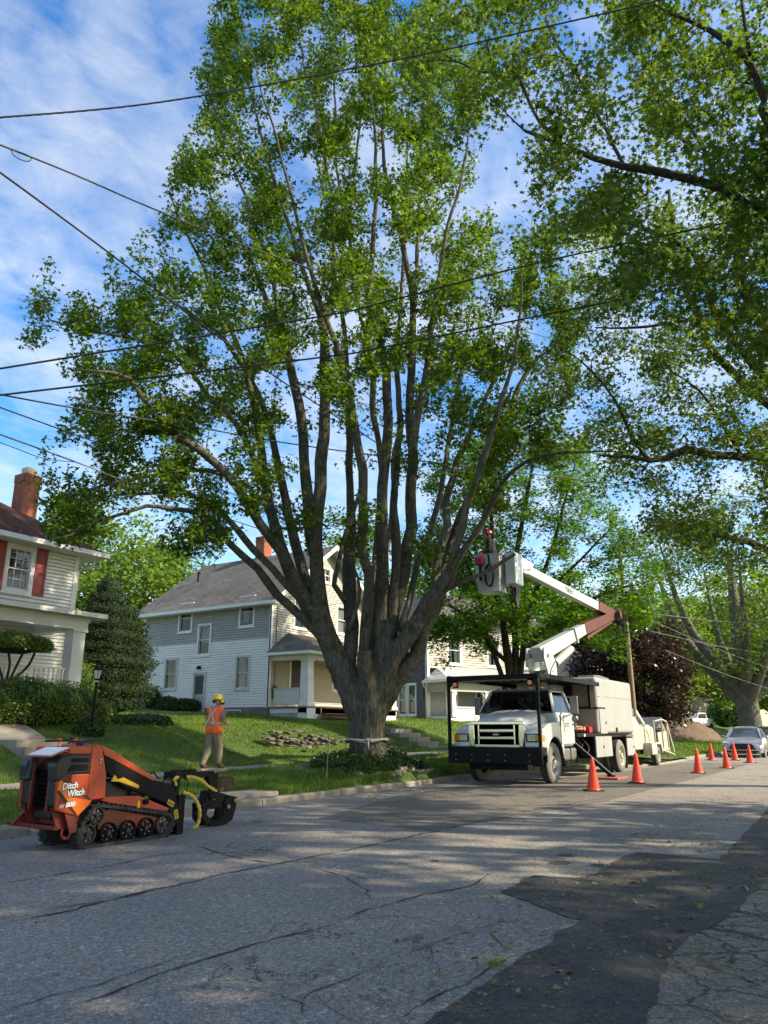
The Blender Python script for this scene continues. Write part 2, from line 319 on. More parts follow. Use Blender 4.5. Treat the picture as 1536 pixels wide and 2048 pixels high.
M['leaf_norway']=leafmat('leaf_norway',[(.024,.062,.01),(.04,.095,.012),(.058,.13,.016),(.085,.17,.022)],.45,.4,2.2)
M['leaf_light']=leafmat('leaf_light',[(.06,.11,.02),(.1,.17,.035),(.14,.21,.05),(.17,.24,.07)],.45,.5,1.8)
M['leaf_purple']=leafmat('leaf_purple',[(.018,.009,.011),(.028,.014,.017),(.042,.022,.025),(.07,.045,.048)],.25,.3,1.6)
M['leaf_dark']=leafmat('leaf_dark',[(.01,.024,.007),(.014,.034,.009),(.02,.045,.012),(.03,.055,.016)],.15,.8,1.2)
M['leaf_hedge']=leafmat('leaf_hedge',[(.05,.09,.012),(.08,.135,.016),(.12,.175,.02),(.16,.21,.028)],.3,.4,1.6)
M['leaf_ivy']=leafmat('leaf_ivy',[(.02,.05,.014),(.03,.07,.018),(.045,.09,.022),(.06,.11,.03)],.3,.35,1.5)
M['fallen_leaf']=leafmat('fallen_leaf',[(.12,.085,.04),(.2,.15,.07),(.28,.23,.11),(.16,.19,.07)],.2,.7,1)
M['bark_maple']=barkmat('bark_maple',(.022,.02,.016),(.165,.152,.124),(.03,.034,.014),.75)
M['bark_dark']=barkmat('bark_dark',(.02,.016,.013),(.075,.064,.052),mossamt=.25)
M['bark_limb']=barkmat('bark_limb',(.06,.056,.045),(.2,.19,.16),mossamt=.45,sc=14)
# ---------------------------------------------------------------- ground shape
def zside(s): return .28+.013*(np.clip(s,4,26)-8)
def tcurb(s):
    k=np.clip((s-23)/9,0,1); return 9.7-2.5*k*k*(3-2*k)
def hgt(s,t):
    s=np.asarray(s,float);t=np.asarray(t,float);tcb=tcurb(s)+.16
    T_=[14.5,15.3,16.2,17,18,20,22.4,30,60,200]; Z_=[0,.16,.45,.72,.95,1.2,1.34,1.8,2.6,4.0]
    far=zside(s)+np.interp(t,T_,Z_)+.14*np.clip((19-s)/4,0,1)*np.clip((t-17.5)/2,0,1)
    a=np.clip((t-tcb)/(13.3-tcb),0,1); low=.12+(zside(s)-.12)*a
    z=np.where(t<13.3,low,far)
    d=np.hypot((s-17.15)/2.6,(t-11.35)/1.7); z=z+.42*np.exp(-(d**2)*1.4)*(t<14.2)*(t>tcb)
    z=z+.03*np.sin(s*.9+t*.7)*np.clip((t-14.6)/2,0,1)+.02*np.sin(s*2.3-t*1.9)*np.clip((t-14.6)/2,0,1)
    # right side verge
    z=np.where(t<-.7,.12+.25*np.clip((-.7-t)/8,0,1),z)
    return z
def H(s,t): return float(hgt(s,t))
def ray(px,py):
    u=(px-768)/FPX;v=(1024-py)/FPX;cp,sp=math.cos(PITCH),math.sin(PITCH);x,y,z=u,cp-v*sp,sp+v*cp;S_,C_=math.sin(AZ),math.cos(AZ)
    return Vector((x*S_+y*C_,-x*C_+y*S_,z))
def at(px,py,d):
    r=ray(px,py);k=d/math.hypot(r.x,r.y);return Vector((r.x*k,r.y*k,EYE+r.z*k))
# ---------------------------------------------------------------- ground, road, curb, pavement
def grid(name,s0,s1,t0,t1,ds,dt,zf,mat,kind='structure'):
    a=np.arange(s0,s1+1e-6,ds);b=np.arange(t0,t1+1e-6,dt);S_,T_=np.meshgrid(a,b,indexing='ij');Z_=zf(S_,T_)
    V=np.stack([S_.ravel(),T_.ravel(),Z_.ravel()],1);n=len(b);i,j=np.meshgrid(np.arange(len(a)-1),np.arange(n-1),indexing='ij');k=(i*n+j).ravel()
    return npmesh(name,V,np.stack([k,k+n,k+n+1,k+1],1),mat,kind=kind,smooth=True)
def lawn_z(S_,T_):
    z=hgt(S_,np.maximum(T_,tcurb(S_)+.16)); on=(T_>13.28)&(T_<14.52)&(S_<70)
    z=np.where(on,z-.06,z); return np.where(T_<tcurb(S_)+.02,-.05,z)
def lawn_near():
    # rows run parallel to the curb so that the edge follows it
    a=np.arange(-6,66,.3);u=np.concatenate([[0,.15],np.arange(.4,28,.3)]);S_,U=np.meshgrid(a,u,indexing='ij')
    e0=tcurb(S_)+.12;T_=e0+(38-e0)*(U/27.7)
    Z_=lawn_z(S_,np.maximum(T_,tcurb(S_)+.16));V=np.stack([S_.ravel(),T_.ravel(),Z_.ravel()],1);n=len(u)
    i,j=np.meshgrid(np.arange(len(a)-1),np.arange(n-1),indexing='ij');k=(i*n+j).ravel()
    return npmesh('lawn',V,np.stack([k,k+n,k+n+1,k+1],1),M['lawn'],kind='structure',smooth=True)
lawn_near()
grid('lawn_beyond',65.5,160,7.3,38,2,2,lambda s,t:hgt(s,t)-.01,M['lawn'])
grid('field',-60,420,38,420,20,20,lambda s,t:hgt(s,t)-.03+0*s,M['lawn'])
grid('field',-60,-5.7,9.8,38,4,3,lambda s,t:hgt(s,t)-.03,M['lawn'])
grid('right_verge',-60,160,-40,-.75,5,3,lambda s,t:hgt(s,t),M['lawn'])
grid('ground',-600,1400,-900,1400,100,100,lambda s,t:-.6+0*s,M['lawn'])
def road():
    a=np.arange(-40,201,1.);V=[];
    for s in a: V+= [(s,-.62,0),(s,3,.0),(s,float(tcurb(s))+.06,0)]
    F=[];n=3
    for i in range(len(a)-1):
        for j in range(2): k=i*n+j;F.append((k,k+n,k+n+1,k+1))
    npmesh('road',np.array(V),np.array(F),M['asphalt'],kind='structure')
road()
def sheet(name,pts,mat,z=.004,rag=.02):
    P=[]
    for i,p in enumerate(pts):
        q=pts[(i+1)%len(pts)];l=math.dist(p,q);k=max(1,int(l/(.05 if l<4 else .12)))
        for j in range(k):
            f=j/k;x=lerp(p[0],q[0],f);y=lerp(p[1],q[1],f);r2=rag*.35;P.append((x+rag*mnoise.noise((x*3,y*3,1))+r2*mnoise.noise((x*13,y*13,1)),y+rag*mnoise.noise((x*3,y*3,7))+r2*mnoise.noise((x*13,y*13,7)),z))
    me=bpy.data.meshes.new(name);me.from_pydata(P,[],[tuple(range(len(P)))]);me.materials.append(mat)
    bm=bmesh.new();bm.from_mesh(me);bmesh.ops.triangulate(bm,faces=bm.faces);bmesh.ops.recalc_face_normals(bm,faces=bm.faces);bm.to_mesh(me);bm.free()
    if me.polygons[0].normal.z<0: me.flip_normals()
    o=bpy.data.objects.new(name,me);COL.objects.link(o);o['kind']='structure';return o
sheet('cracked_road_edge',[(-8,-.6),(-8,1.3),(3,1.2),(4.15,1.16),(5.49,1.35),(6.91,1.12),(12,1.0),(26,.9),(26,-.6)],M['asphalt_cracked'],.004,.12)
sheet('road_patch',[(-8,1.3),(-8,2.1),(3.58,2.02),(5.9,2.03),(6.51,2.9),(7.38,2.97),(7.49,2.52),(9.33,2.51),(9.3,1.61),(15.25,1.77),(24,1.8),(24,.95),(12,1.0),(6.91,1.09),(5.49,1.31),(4.15,1.11),(3,1.15)],M['asphalt_patch'],.008,.05)
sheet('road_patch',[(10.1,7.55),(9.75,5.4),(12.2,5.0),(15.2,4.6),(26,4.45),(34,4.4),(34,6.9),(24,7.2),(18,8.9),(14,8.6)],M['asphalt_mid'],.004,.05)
curb=empty('curb',(0,0,0),kind='structure')
s=-6.0;random.seed(4)
while s<62:
    l=rnd(1.7,2.6) if s<40 else 4; a,b=s+.008,s+l-.008; mb=MB(); ta,tb=float(tcurb(a)),float(tcurb(b)); z=.125+rnd(-.012,.012); o_=rnd(-.012,.012)
    drop=.06 if 27.8<s<34 else 0
    pr=[(0,-.1),(0,z-.04-drop),(.03,z-drop),(.15,z-drop+.002),(.15,-.1)]
    vs=[(a,ta+o_+p,q) for p,q in pr]+[(b,tb+o_+p,q) for p,q in pr];n=5
    mb.add(vs,[tuple(range(n)),tuple(range(n,2*n))[::-1]]+[(i,n+i,n+(i+1)%n,(i+1)%n) for i in range(n)])
    mb.build('curb_stone',M['concrete'],curb); s+=l
rc=MB();rc.box(-30,60,-.75,-.6,-.1,.12);rc.build('right_curb',M['concrete'],kind='structure')
walk=empty('sidewalk',(0,0,0),kind='structure');s=-4.0
while s<60:
    l=1.5;mb=MB();z0=float(zside(s));z1=float(zside(s+l));j=rnd(-.012,.012);a,b=s+.012,s+l-.012
    mb.add([(a,13.32,z0-.12),(b,13.32,z1-.12),(b,14.48,z1-.12),(a,14.48,z0-.12),(a,13.32,z0+j),(b,13.32,z1+j),(b,14.48,z1+j+.01),(a,14.48,z0+j+.01)],
      [(0,3,2,1),(4,5,6,7),(0,1,5,4),(1,2,6,5),(2,3,7,6),(3,0,4,7)])
    if s<34: mb.build('paving_slab',M['concrete'],walk)
    s+=l
# walk and steps up to the left-hand house, steps up to the grey house
def steps(name,s0,s1,t0,n,rise,tread,z0,wt,wlen,label):
    e=empty(name,(s0,t0,z0),label=label,cat='steps')
    for i in range(n):
        mb=MB();mb.box(0,s1-s0,i*tread,(i+1)*tread+.03 if i<n-1 else (i+1)*tread+wlen,-.4,(i+1)*rise+rnd(-.004,.004));mb.build('step',M['concrete'],e,bevel=.012)
    return e
steps('concrete_steps',10.45,11.75,14.9,5,.155,.34,zside(12)-.0,0,.6,'worn concrete steps rising from the sidewalk towards the house with red shutters')
steps('concrete_steps',26.9,28.6,14.9,5,.165,.42,zside(27),0,.8,'concrete steps cut into the grass bank beside the white truck')
fw=empty('front_walk',(0,0,0),kind='structure')
for i in range(5):
    t0=17.25+i*.85;mb=MB();z0=H(11,t0)+.05;z1=H(11,t0+.85)+.05
    if i==0: z0=max(z0,zside(12)+.79)
    mb.M=Matrix.Translation((.1+i*.16,0,0));mb.add([(10.5,t0+.01,z0-.3),(11.75,t0+.01,z0-.3),(11.9,t0+.84,z1-.3),(10.65,t0+.84,z1-.3),(10.5,t0+.01,z0),(11.75,t0+.01,z0),(11.9,t0+.84,z1),(10.65,t0+.84,z1)],
      [(0,3,2,1),(4,5,6,7),(0,1,5,4),(1,2,6,5),(2,3,7,6),(3,0,4,7)]);mb.build('paving_slab',M['concrete'],fw)
# tar seams and open cracks, as thin dark strips lying on the road
def Zp(px,py):
    r=ray(px,py);k=-EYE/r.z;return Vector((r.x*k,r.y*k,0))
CR=[([(20,1845),(150,1820),(260,1790),(350,1772),(450,1747),(550,1730),(650,1710),(768,1686),(861,1665),(1073,1620),(1230,1592)],.03),([(0,1840),(80,1820),(225,1800),(350,1770)],.018),([(30,2045),(200,1990),(310,1955),(440,1910),(540,1880),(650,1855),(710,1825),(768,1810),(850,1790),(930,1775),(985,1745)],.02),
 ([(0,2030),(110,1990),(210,1965),(330,1925),(420,1900)],.012),([(0,1768),(100,1752),(215,1732),(320,1710),(380,1705)],.02),([(0,1775),(120,1757),(240,1735)],.012),([(395,1692),(450,1710),(500,1722),(575,1731)],.03),([(410,1690),(480,1700),(540,1702),(600,1722)],.012),([(615,1730),(690,1755),(735,1780),(745,1800)],.016),([(620,1735),(700,1748),(768,1775)],.01),
 ([(505,1975),(560,1990),(605,2010),(600,2040)],.014),([(605,2010),(625,1985),(690,1960),(768,1930)],.012),([(625,1990),(660,2020),(720,2048)],.01),([(360,2005),(400,1980),(440,1950)],.01),([(795,2045),(855,2015),(882,1994),(937,1968),(977,1943),(1045,1912)],.016),([(967,1842),(997,1882),(1018,1913)],.01),
 ([(762,1928),(856,1893),(927,1862),(1012,1842),(1083,1848),(1140,1845)],.01),([(856,1893),(880,1943),(871,1968)],.008),([(952,1903),(962,1933),(942,1963)],.007),([(1017,1837),(1050,1860),(1085,1882)],.007),([(860,1795),(930,1815),(1000,1830),(1020,1842)],.007),([(1000,1790),(990,1810),(1050,1825)],.007),([(1270,1706),(1255,1700),(1290,1690)],.007)]
V=[];Fq=[]
for pts,wd in CR:
    P,_=catmull([Zp(*p) for p in pts],.04) if False else (None,None)
    Q=[Zp(*p) for p in pts];P=[]
    for a,b in zip(Q[:-1],Q[1:]):
        k=max(1,int((b-a).length/.035))
        for j in range(k): P.append(a.lerp(b,j/k))
    P.append(Q[-1]);n0=len(V)
    for i,p in enumerate(P):
        d=(P[min(i+1,len(P)-1)]-P[max(0,i-1)]).normalized();nn=Vector((-d.y,d.x,0));j=nn*(.05*mnoise.noise((p.x*2.2,p.y*2.2,wd*90))+.025*mnoise.noise((p.x*9,p.y*9,1)));w_=wd*.5*max(.12,.75+1.1*mnoise.noise((p.x*5,p.y*5,7)))*min(1,.25+min(i,len(P)-1-i)*.06)
        V+=[tuple(p+j+nn*w_+Vector((0,0,.0055))),tuple(p+j-nn*w_+Vector((0,0,.0055)))]
    for i in range(len(P)-1): k=n0+i*2;Fq.append((k,k+1,k+3,k+2))
npmesh('road_cracks',np.array(V),np.array(Fq),simple('tar',(.022,.021,.02),.7),kind='structure')
for (px,py),r_ in (((1135,1711),.11),((1120,1726),.13),((1200,1731),.1),((868,1722),.06)):
    c=Zp(px,py);sheet('oil_stain',[(c.x+r_*math.cos(R(a)),c.y+r_*math.sin(R(a))) for a in range(0,360,30)],M['asphalt_patch'],.003,.03)  # flat dark ovals standing for small dips in the asphalt
# carriage stone at the curb beside the stump
mb=MB();mb.box(10.2,11.9,9.87,10.6,.02,.2);o=mb.build('stone_slab',M['concrete'],bevel=.02);tag(o,'low flat stone slab at the curb below the mossy stump','stone slab')
mb=MB();mb.box(9.0,10.1,9.87,10.5,.0,.155);o=mb.build('stone_slab',M['concrete'],bevel=.02);tag(o,'flat stone slab at the curb behind the log grapple','stone slab')
# driveway apron behind the chipper
sheet('driveway_apron',[(29,7.9),(34.5,7.3),(34.5,13),(30,13)],M['concrete'],.16,.02)
# grass blades
rs=np.random.RandomState(3)
def project(P):
    S_,C_=math.sin(AZ),math.cos(AZ);X=P[:,0]*S_-P[:,1]*C_;Y=P[:,0]*C_+P[:,1]*S_;Z=P[:,2]-EYE;cp,sp=math.cos(PITCH),math.sin(PITCH);d=Y*cp+Z*sp
    return 768+FPX*X/np.maximum(d,.1),1024-FPX*(-Y*sp+Z*cp)/np.maximum(d,.1),d
def blocked(s,t):
    b=(t>13.27)&(t<14.53)&(s<34); b|=(s>10.4+.19*np.clip(t-17,0,9))&(s<11.85+.19*np.clip(t-17,0,9))&(t>14.6)&(t<21.6); b|=(s>26.8)&(s<28.7)&(t>14.8)&(t<18)
    b|=(s>26)&(s<34.6)&(t>20.3)&(t<31); b|=(s>10)&(s<16.5)&(t>20.2); b|=(s>10.1)&(s<12)&(t<10.65); b|=(s>29)&(s<34.6)&(t<13)
    b|=(np.hypot((s-17.15)/2.3,(t-11.35)/1.5)<1)&(t<13.3); b|=t<tcurb(s)+.17
    b|=(s>8.95)&(s<10.15)&(t<10.55)
    return b
def blades(n,s0,s1,t0,t1,pf,hh,ww,seedw=1):
    s=rs.uniform(s0,s1,n);t=rs.uniform(t0,t1,n);z=hgt(s,t);d=np.hypot(s,t)
    px,py,_=project(np.stack([s,t,z],1));k=(~blocked(s,t))&(px>-60)&(px<1600)&(rs.rand(n)<pf(d));s,t,z,d=s[k],t[k],z[k],d[k];m=len(s)
    cl=.7+.6*np.array([mnoise.noise((a*1.3,b*1.3,0)) for a,b in zip(s[::1],t[::1])])*.9
    h=hh*rs.uniform(.55,1.3,m)*np.clip(cl,.45,1.5)*(1+d*.012); wd=ww*(1+d*.05)*rs.uniform(.7,1.3,m);a=rs.uniform(0,6.283,m);l=rs.uniform(0,.6,m)*h;la=rs.uniform(0,6.283,m)
    P=np.stack([s,t,z-.01],1);W=np.stack([np.cos(a)*wd,np.sin(a)*wd,0*a],1)/2;tip=P+np.stack([np.cos(la)*l,np.sin(la)*l,h],1)
    return np.stack([P-W,P+W,tip],1).reshape(-1,3)
V=np.concatenate([blades(420000,5,30,9.8,24,lambda d:np.clip((15/d)**1.7,0,1),.075,.011),blades(90000,28,75,7,30,lambda d:np.clip((40/d)**1.5,0,1),.09,.014),
   blades(26000,9,22,9.85,11.2,lambda d:1+0*d,.13,.012)])
npmesh('grass',V,np.arange(len(V)).reshape(-1,3),M['grass_blade'],kind='stuff')
# ---------------------------------------------------------------- tree maker
LEAF5=(np.array([(0,0),(-.03,.36),(.17,.19),(.46,.52),(.44,.15),(1,0),(.44,-.15),(.46,-.52),(.17,-.19),(-.03,-.36)],float),
       np.array([(0,2,1),(0,4,2),(2,4,3),(0,5,4),(0,6,5),(0,8,6),(8,7,6),(0,9,8)]))
LEAF3=(np.array([(0,0),(.25,.5),(.42,.15),(1,0),(.42,-.15),(.25,-.5)],float),np.array([(0,2,1),(0,3,2),(0,4,3),(0,5,4)]))
LEAF1=(np.array([(0,0),(.5,.42),(1,0),(.5,-.42)],float),np.array([(0,2,1),(0,3,2)]))
def leaves(P,size,tmpl,rs,tilt=.6,mean=(0,0,1),var=.35):
    n=len(P);nm=rs.normal(0,tilt,(n,3))+np.array(mean);nm/=np.linalg.norm(nm,axis=1)[:,None]
    a=rs.normal(0,1,(n,3));a[:,2]-=.5;a-=nm*(a*nm).sum(1)[:,None];a/=np.linalg.norm(a,axis=1)[:,None]+1e-9;b=np.cross(nm,a)
    sz=size*rs.uniform(1-var,1+var,n);x,y=tmpl[0][:,0]-.35,tmpl[0][:,1];dr=-.22*(tmpl[0][:,0]**2)-.18*np.abs(y)
    V=P[:,None,:]+sz[:,None,None]*(x[None,:,None]*a[:,None,:]+y[None,:,None]*b[:,None,:]+dr[None,:,None]*nm[:,None,:])
    k=len(x);F=(tmpl[1][None]+(np.arange(n)*k)[:,None,None]).reshape(-1,3)
    return V.reshape(-1,3),F
def catmull(P,step):
    P=[Vector(p) for p in P];Q=[P[0]*2-P[1]]+P+[P[-1]*2-P[-2]];out=[];fr=[]
    n=len(P)-1
    for i in range(n):
        a,b,c,d=Q[i:i+4];k=max(1,int((c-b).length/step))
        for j in range(k):
            u=j/k;out.append(.5*((2*b)+(c-a)*u+(2*a-5*b+4*c-d)*u*u+(3*b-a-3*c+d)*u**3));fr.append((i+u)/n)
    out.append(P[-1]);fr.append(1);return out,fr
def inpoly(x,y,P):
    r=np.zeros(len(x),bool);n=len(P)
    for i in range(n):
        (x1,y1),(x2,y2)=P[i],P[(i+1)%n];c=((y1>y)!=(y2>y))&(x<(x2-x1)*(y-y1)/(y2-y1+1e-9)+x1);r^=c
    return r
def grow(nodes,targets,rs,bend=.35,rmul=.014,step=.35,back=.55,shoot=0):
    """each target is reached by a curved branch from the cheapest node of the limbs and of the branches grown before it"""
    pos=np.array([n[0] for n in nodes],float);rad=np.array([n[1] for n in nodes]);dr=np.array([n[2] for n in nodes],float)
    cap=len(pos)+len(targets)*11;PP=np.zeros((cap,3));RR=np.zeros(cap);DD=np.zeros((cap,3));m=len(pos);PP[:m]=pos;RR[:m]=rad;DD[:m]=dr
    dmin=np.array([np.min(((pos-t)**2).sum(1)) for t in targets]);tw=[]
    for i in np.argsort(dmin):
        t=targets[i];v=t-PP[:m];l=np.sqrt((v**2).sum(1))+1e-6;c=(v*DD[:m]).sum(1)/l;k=int(np.argmin(l*(1+back*(1-c))+(RR[:m]<.006)*.5));L_=l[k]
        p0=PP[k];d0=DD[k];c1=p0+d0*L_*bend+rs.normal(0,.05*L_,3);q=max(3,min(8,int(L_/step)+2));u=np.linspace(0,1,q)[:,None]
        C=(1-u)**2*p0+2*u*(1-u)*c1+u*u*t;C[1:-1]+=rs.normal(0,.03*L_**.7,(q-2,3));r0=min(RR[k]*.75,.006+rmul*L_);rr=np.linspace(r0,.0035,q)
        if shoot:
            C=np.vstack([C,C[-1]+np.array([rs.normal(0,.12),rs.normal(0,.12),rs.uniform(.25,1)*shoot])]);rr=np.append(rr*1.0,.002);q+=1
        tw.append((C,rr));g=np.gradient(C,axis=0);g/=np.linalg.norm(g,axis=1)[:,None]+1e-9
        PP[m:m+q-1]=C[1:];RR[m:m+q-1]=rr[1:];DD[m:m+q-1]=g[1:];m+=q-1
    return tw
def tubes_np(tw,n=4):
    V=[];F=[];b=0
    for C,r in tw:
        g=np.gradient(C,axis=0);g/=np.linalg.norm(g,axis=1)[:,None]+1e-9;x=np.cross(g,(.31,.2,.93));x/=np.linalg.norm(x,axis=1)[:,None]+1e-9;y=np.cross(g,x);a=np.arange(n)*2*math.pi/n
        V.append((C[:,None]+(x[:,None]*np.cos(a)[None,:,None]+y[:,None]*np.sin(a)[None,:,None])*r[:,None,None]).reshape(-1,3));q=len(C)
        i,j=np.meshgrid(np.arange(q-1),np.arange(n),indexing='ij');i=i.ravel();j=j.ravel();F.append(b+np.stack([i*n+j,i*n+(j+1)%n,(i+1)*n+(j+1)%n,(i+1)*n+j],1));b+=q*n
    return np.concatenate(V),np.concatenate(F)
def spray(tw,per,sig,rs,lo=.35,dens=None):
    out=[]
    for C,r in tw:
        L_=np.linalg.norm(C[-1]-C[0]);n=int(per*min(1.6,.5+L_*.5)*rs.uniform(.6,1.3));u=np.clip(rs.beta(1.6,1.0,n)*(1-lo)+lo,0,1)*(len(C)-1)
        if L_>1.6: u=(len(C)-1)*(1-(1-u/(len(C)-1))*1.6/L_)
        k=np.minimum(u.astype(int),len(C)-2);f=(u-k)[:,None];P=C[k]*(1-f)+C[k+1]*f;s_=sig*(.4+.9*(1-(u/(len(C)-1))*.5))
        out.append(P+rs.normal(0,1,(n,3))*s_[:,None]*np.array([1,1,.6]))
    return np.concatenate(out)
def limbmesh(tree,P,rad,mat,n=12,name='limb',step=.3,bump=.09,noise_=1.6,kink=.05):
    pts,fr=catmull(P,step);rr=[np.interp(f,np.linspace(0,1,len(rad)),rad) for f in fr];mb=MB()
    base=tree.location
    for i in range(1,len(pts)-1):
        a_=kink*min(1,i*step*.7);p=pts[i];pts[i]=p+Vector((mnoise.noise((p.x*.9,p.y*.9,p.z*1.1)),mnoise.noise((p.x*.9+7,p.y*.9,p.z*1.1)),.4*mnoise.noise((p.x*.9,p.y*.9+7,p.z*1.1))))*a_
    mb.tube([p-base for p in pts],rr,n)
    V=[Vector(v) for v in mb.v];k=0
    for i,p in enumerate(pts):
        for j in range(n):
            v=V[k];c=p-base;d=v-c;f=1+bump*1.8*mnoise.noise((p.x*noise_+d.x*3/max(rr[i],.03)*.3,p.y*noise_+d.y,p.z*noise_*.7+j*.7));mb.v[k]=tuple(c+d*f);k+=1
    o=mb.build(name,mat,tree,smooth=True,rec=False);nodes=[];
    for i,p in enumerate(pts):
        d=(pts[min(i+1,len(pts)-1)]-pts[max(i-1,0)]).normalized();nodes.append((p,rr[i],d))
    return o,nodes
def finish(tree,nodes,targets,rs,leafm,barkm,per,size,tmpl,sig,rmul=.014,back=.55,tilt=.6,bend=.35,lo=.35,name='crown',n=4,step=.35,shoot=0):
    tw=grow(nodes,targets,rs,bend,rmul,step,back,shoot);base=np.array(tree.location)
    V,F=tubes_np(tw,n);npmesh('branches',V-base,F,barkm,tree,'stuff',smooth=True)
    P=spray(tw,per,sig,rs,lo);V,F=leaves(P-base,size,tmpl,rs,tilt);o=npmesh(name,V,F,leafm,tree,'stuff');return tw
# ---------------------------------------------------------------- the big maple
rs=np.random.RandomState(11);random.seed(11)
TD=20.5
maple=empty('maple_tree',(17.15,11.3,H(17.15,11.3)-.05),label='big many-stemmed maple with a rope round its trunk, standing by the curb',cat='tree')
def trunk_mesh():
    """trunk and the roots of the great limbs fused into one skin, then ridged like bark"""
    base=maple.location
    ST=[([(737,1520),(737,1500),(735,1480),(736,1450),(737,1420),(738,1395)],[86,76,68,70,76,66],0),
      ([(733,1450),(716,1412),(702,1375),(677,1325),(656,1278),(645,1240)],[50,58,54,48,42,34],0),
      ([(742,1450),(757,1415),(780,1374),(806,1343),(833,1312),(846,1265)],[44,48,42,36,31,28],.15),
      ([(740,1440),(752,1395),(762,1342),(772,1273)],[52,50,46,40],-.1),([(738,1420),(716,1385),(697,1335),(701,1290)],[40,32,30,26],.5),([(738,1400),(735,1355),(728,1300)],[50,34,28],-.45),
      ([(765,1400),(775,1345),(794,1303),(813,1278),(836,1243)],[36,36,34,32,30],-.3)]
    mb=MB()
    for pts,wd,off in ST:
        P=[at(x,y,TD+off*(1-max(0,min(1,(y-1300)/150)))) for x,y in pts];Q,fr=catmull(P,.08);r=[np.interp(f,np.linspace(0,1,len(wd)),wd)/2*TD*.985/FPX for f in fr];mb.tube([q-base for q in Q],r,24)
    for k in range(7):
        a=6.283*k/7+.3;c=at(737,1512,TD)-base;mb.tube([c+Vector((math.cos(a)*.3,math.sin(a)*.3,.15)),c+Vector((math.cos(a)*.45,math.sin(a)*.42,-.08)),c+Vector((math.cos(a)*.75,math.sin(a)*.7,-.3))],[.15,.12,.08],12)
    o=mb.build('trunk',M['bark_maple'],None,rec=True);md=o.modifiers.new('r','REMESH');md.mode='VOXEL';md.voxel_size=.032;md.use_smooth_shade=True;sm=o.modifiers.new('s','SMOOTH');sm.iterations=9;sm.factor=.6
    bpy.context.view_layer.update();me=bpy.data.meshes.new_from_object(o.evaluated_get(bpy.context.evaluated_depsgraph_get()));bpy.data.objects.remove(o)
    n=len(me.vertices);V=np.zeros(n*3);me.vertices.foreach_get('co',V);V=V.reshape(-1,3);Nv=np.zeros(n*3);me.vertices.foreach_get('normal',Nv);Nv=Nv.reshape(-1,3)
    d=np.array([.032*(abs(mnoise.noise((v[0]*8+mnoise.noise((0,v[1],v[2]*2)),v[1]*8,v[2]*1.1)))*2-.5)+.04*mnoise.noise((v[0]*2,v[1]*2,v[2]*1.5+9)) for v in V]);V=V+Nv*d[:,None];me.vertices.foreach_set('co',V.ravel())
    me.materials.clear();me.materials.append(M['bark_maple']);t=bpy.data.objects.new('trunk',me);COL.objects.link(t);t.parent=maple
trunk_mesh()
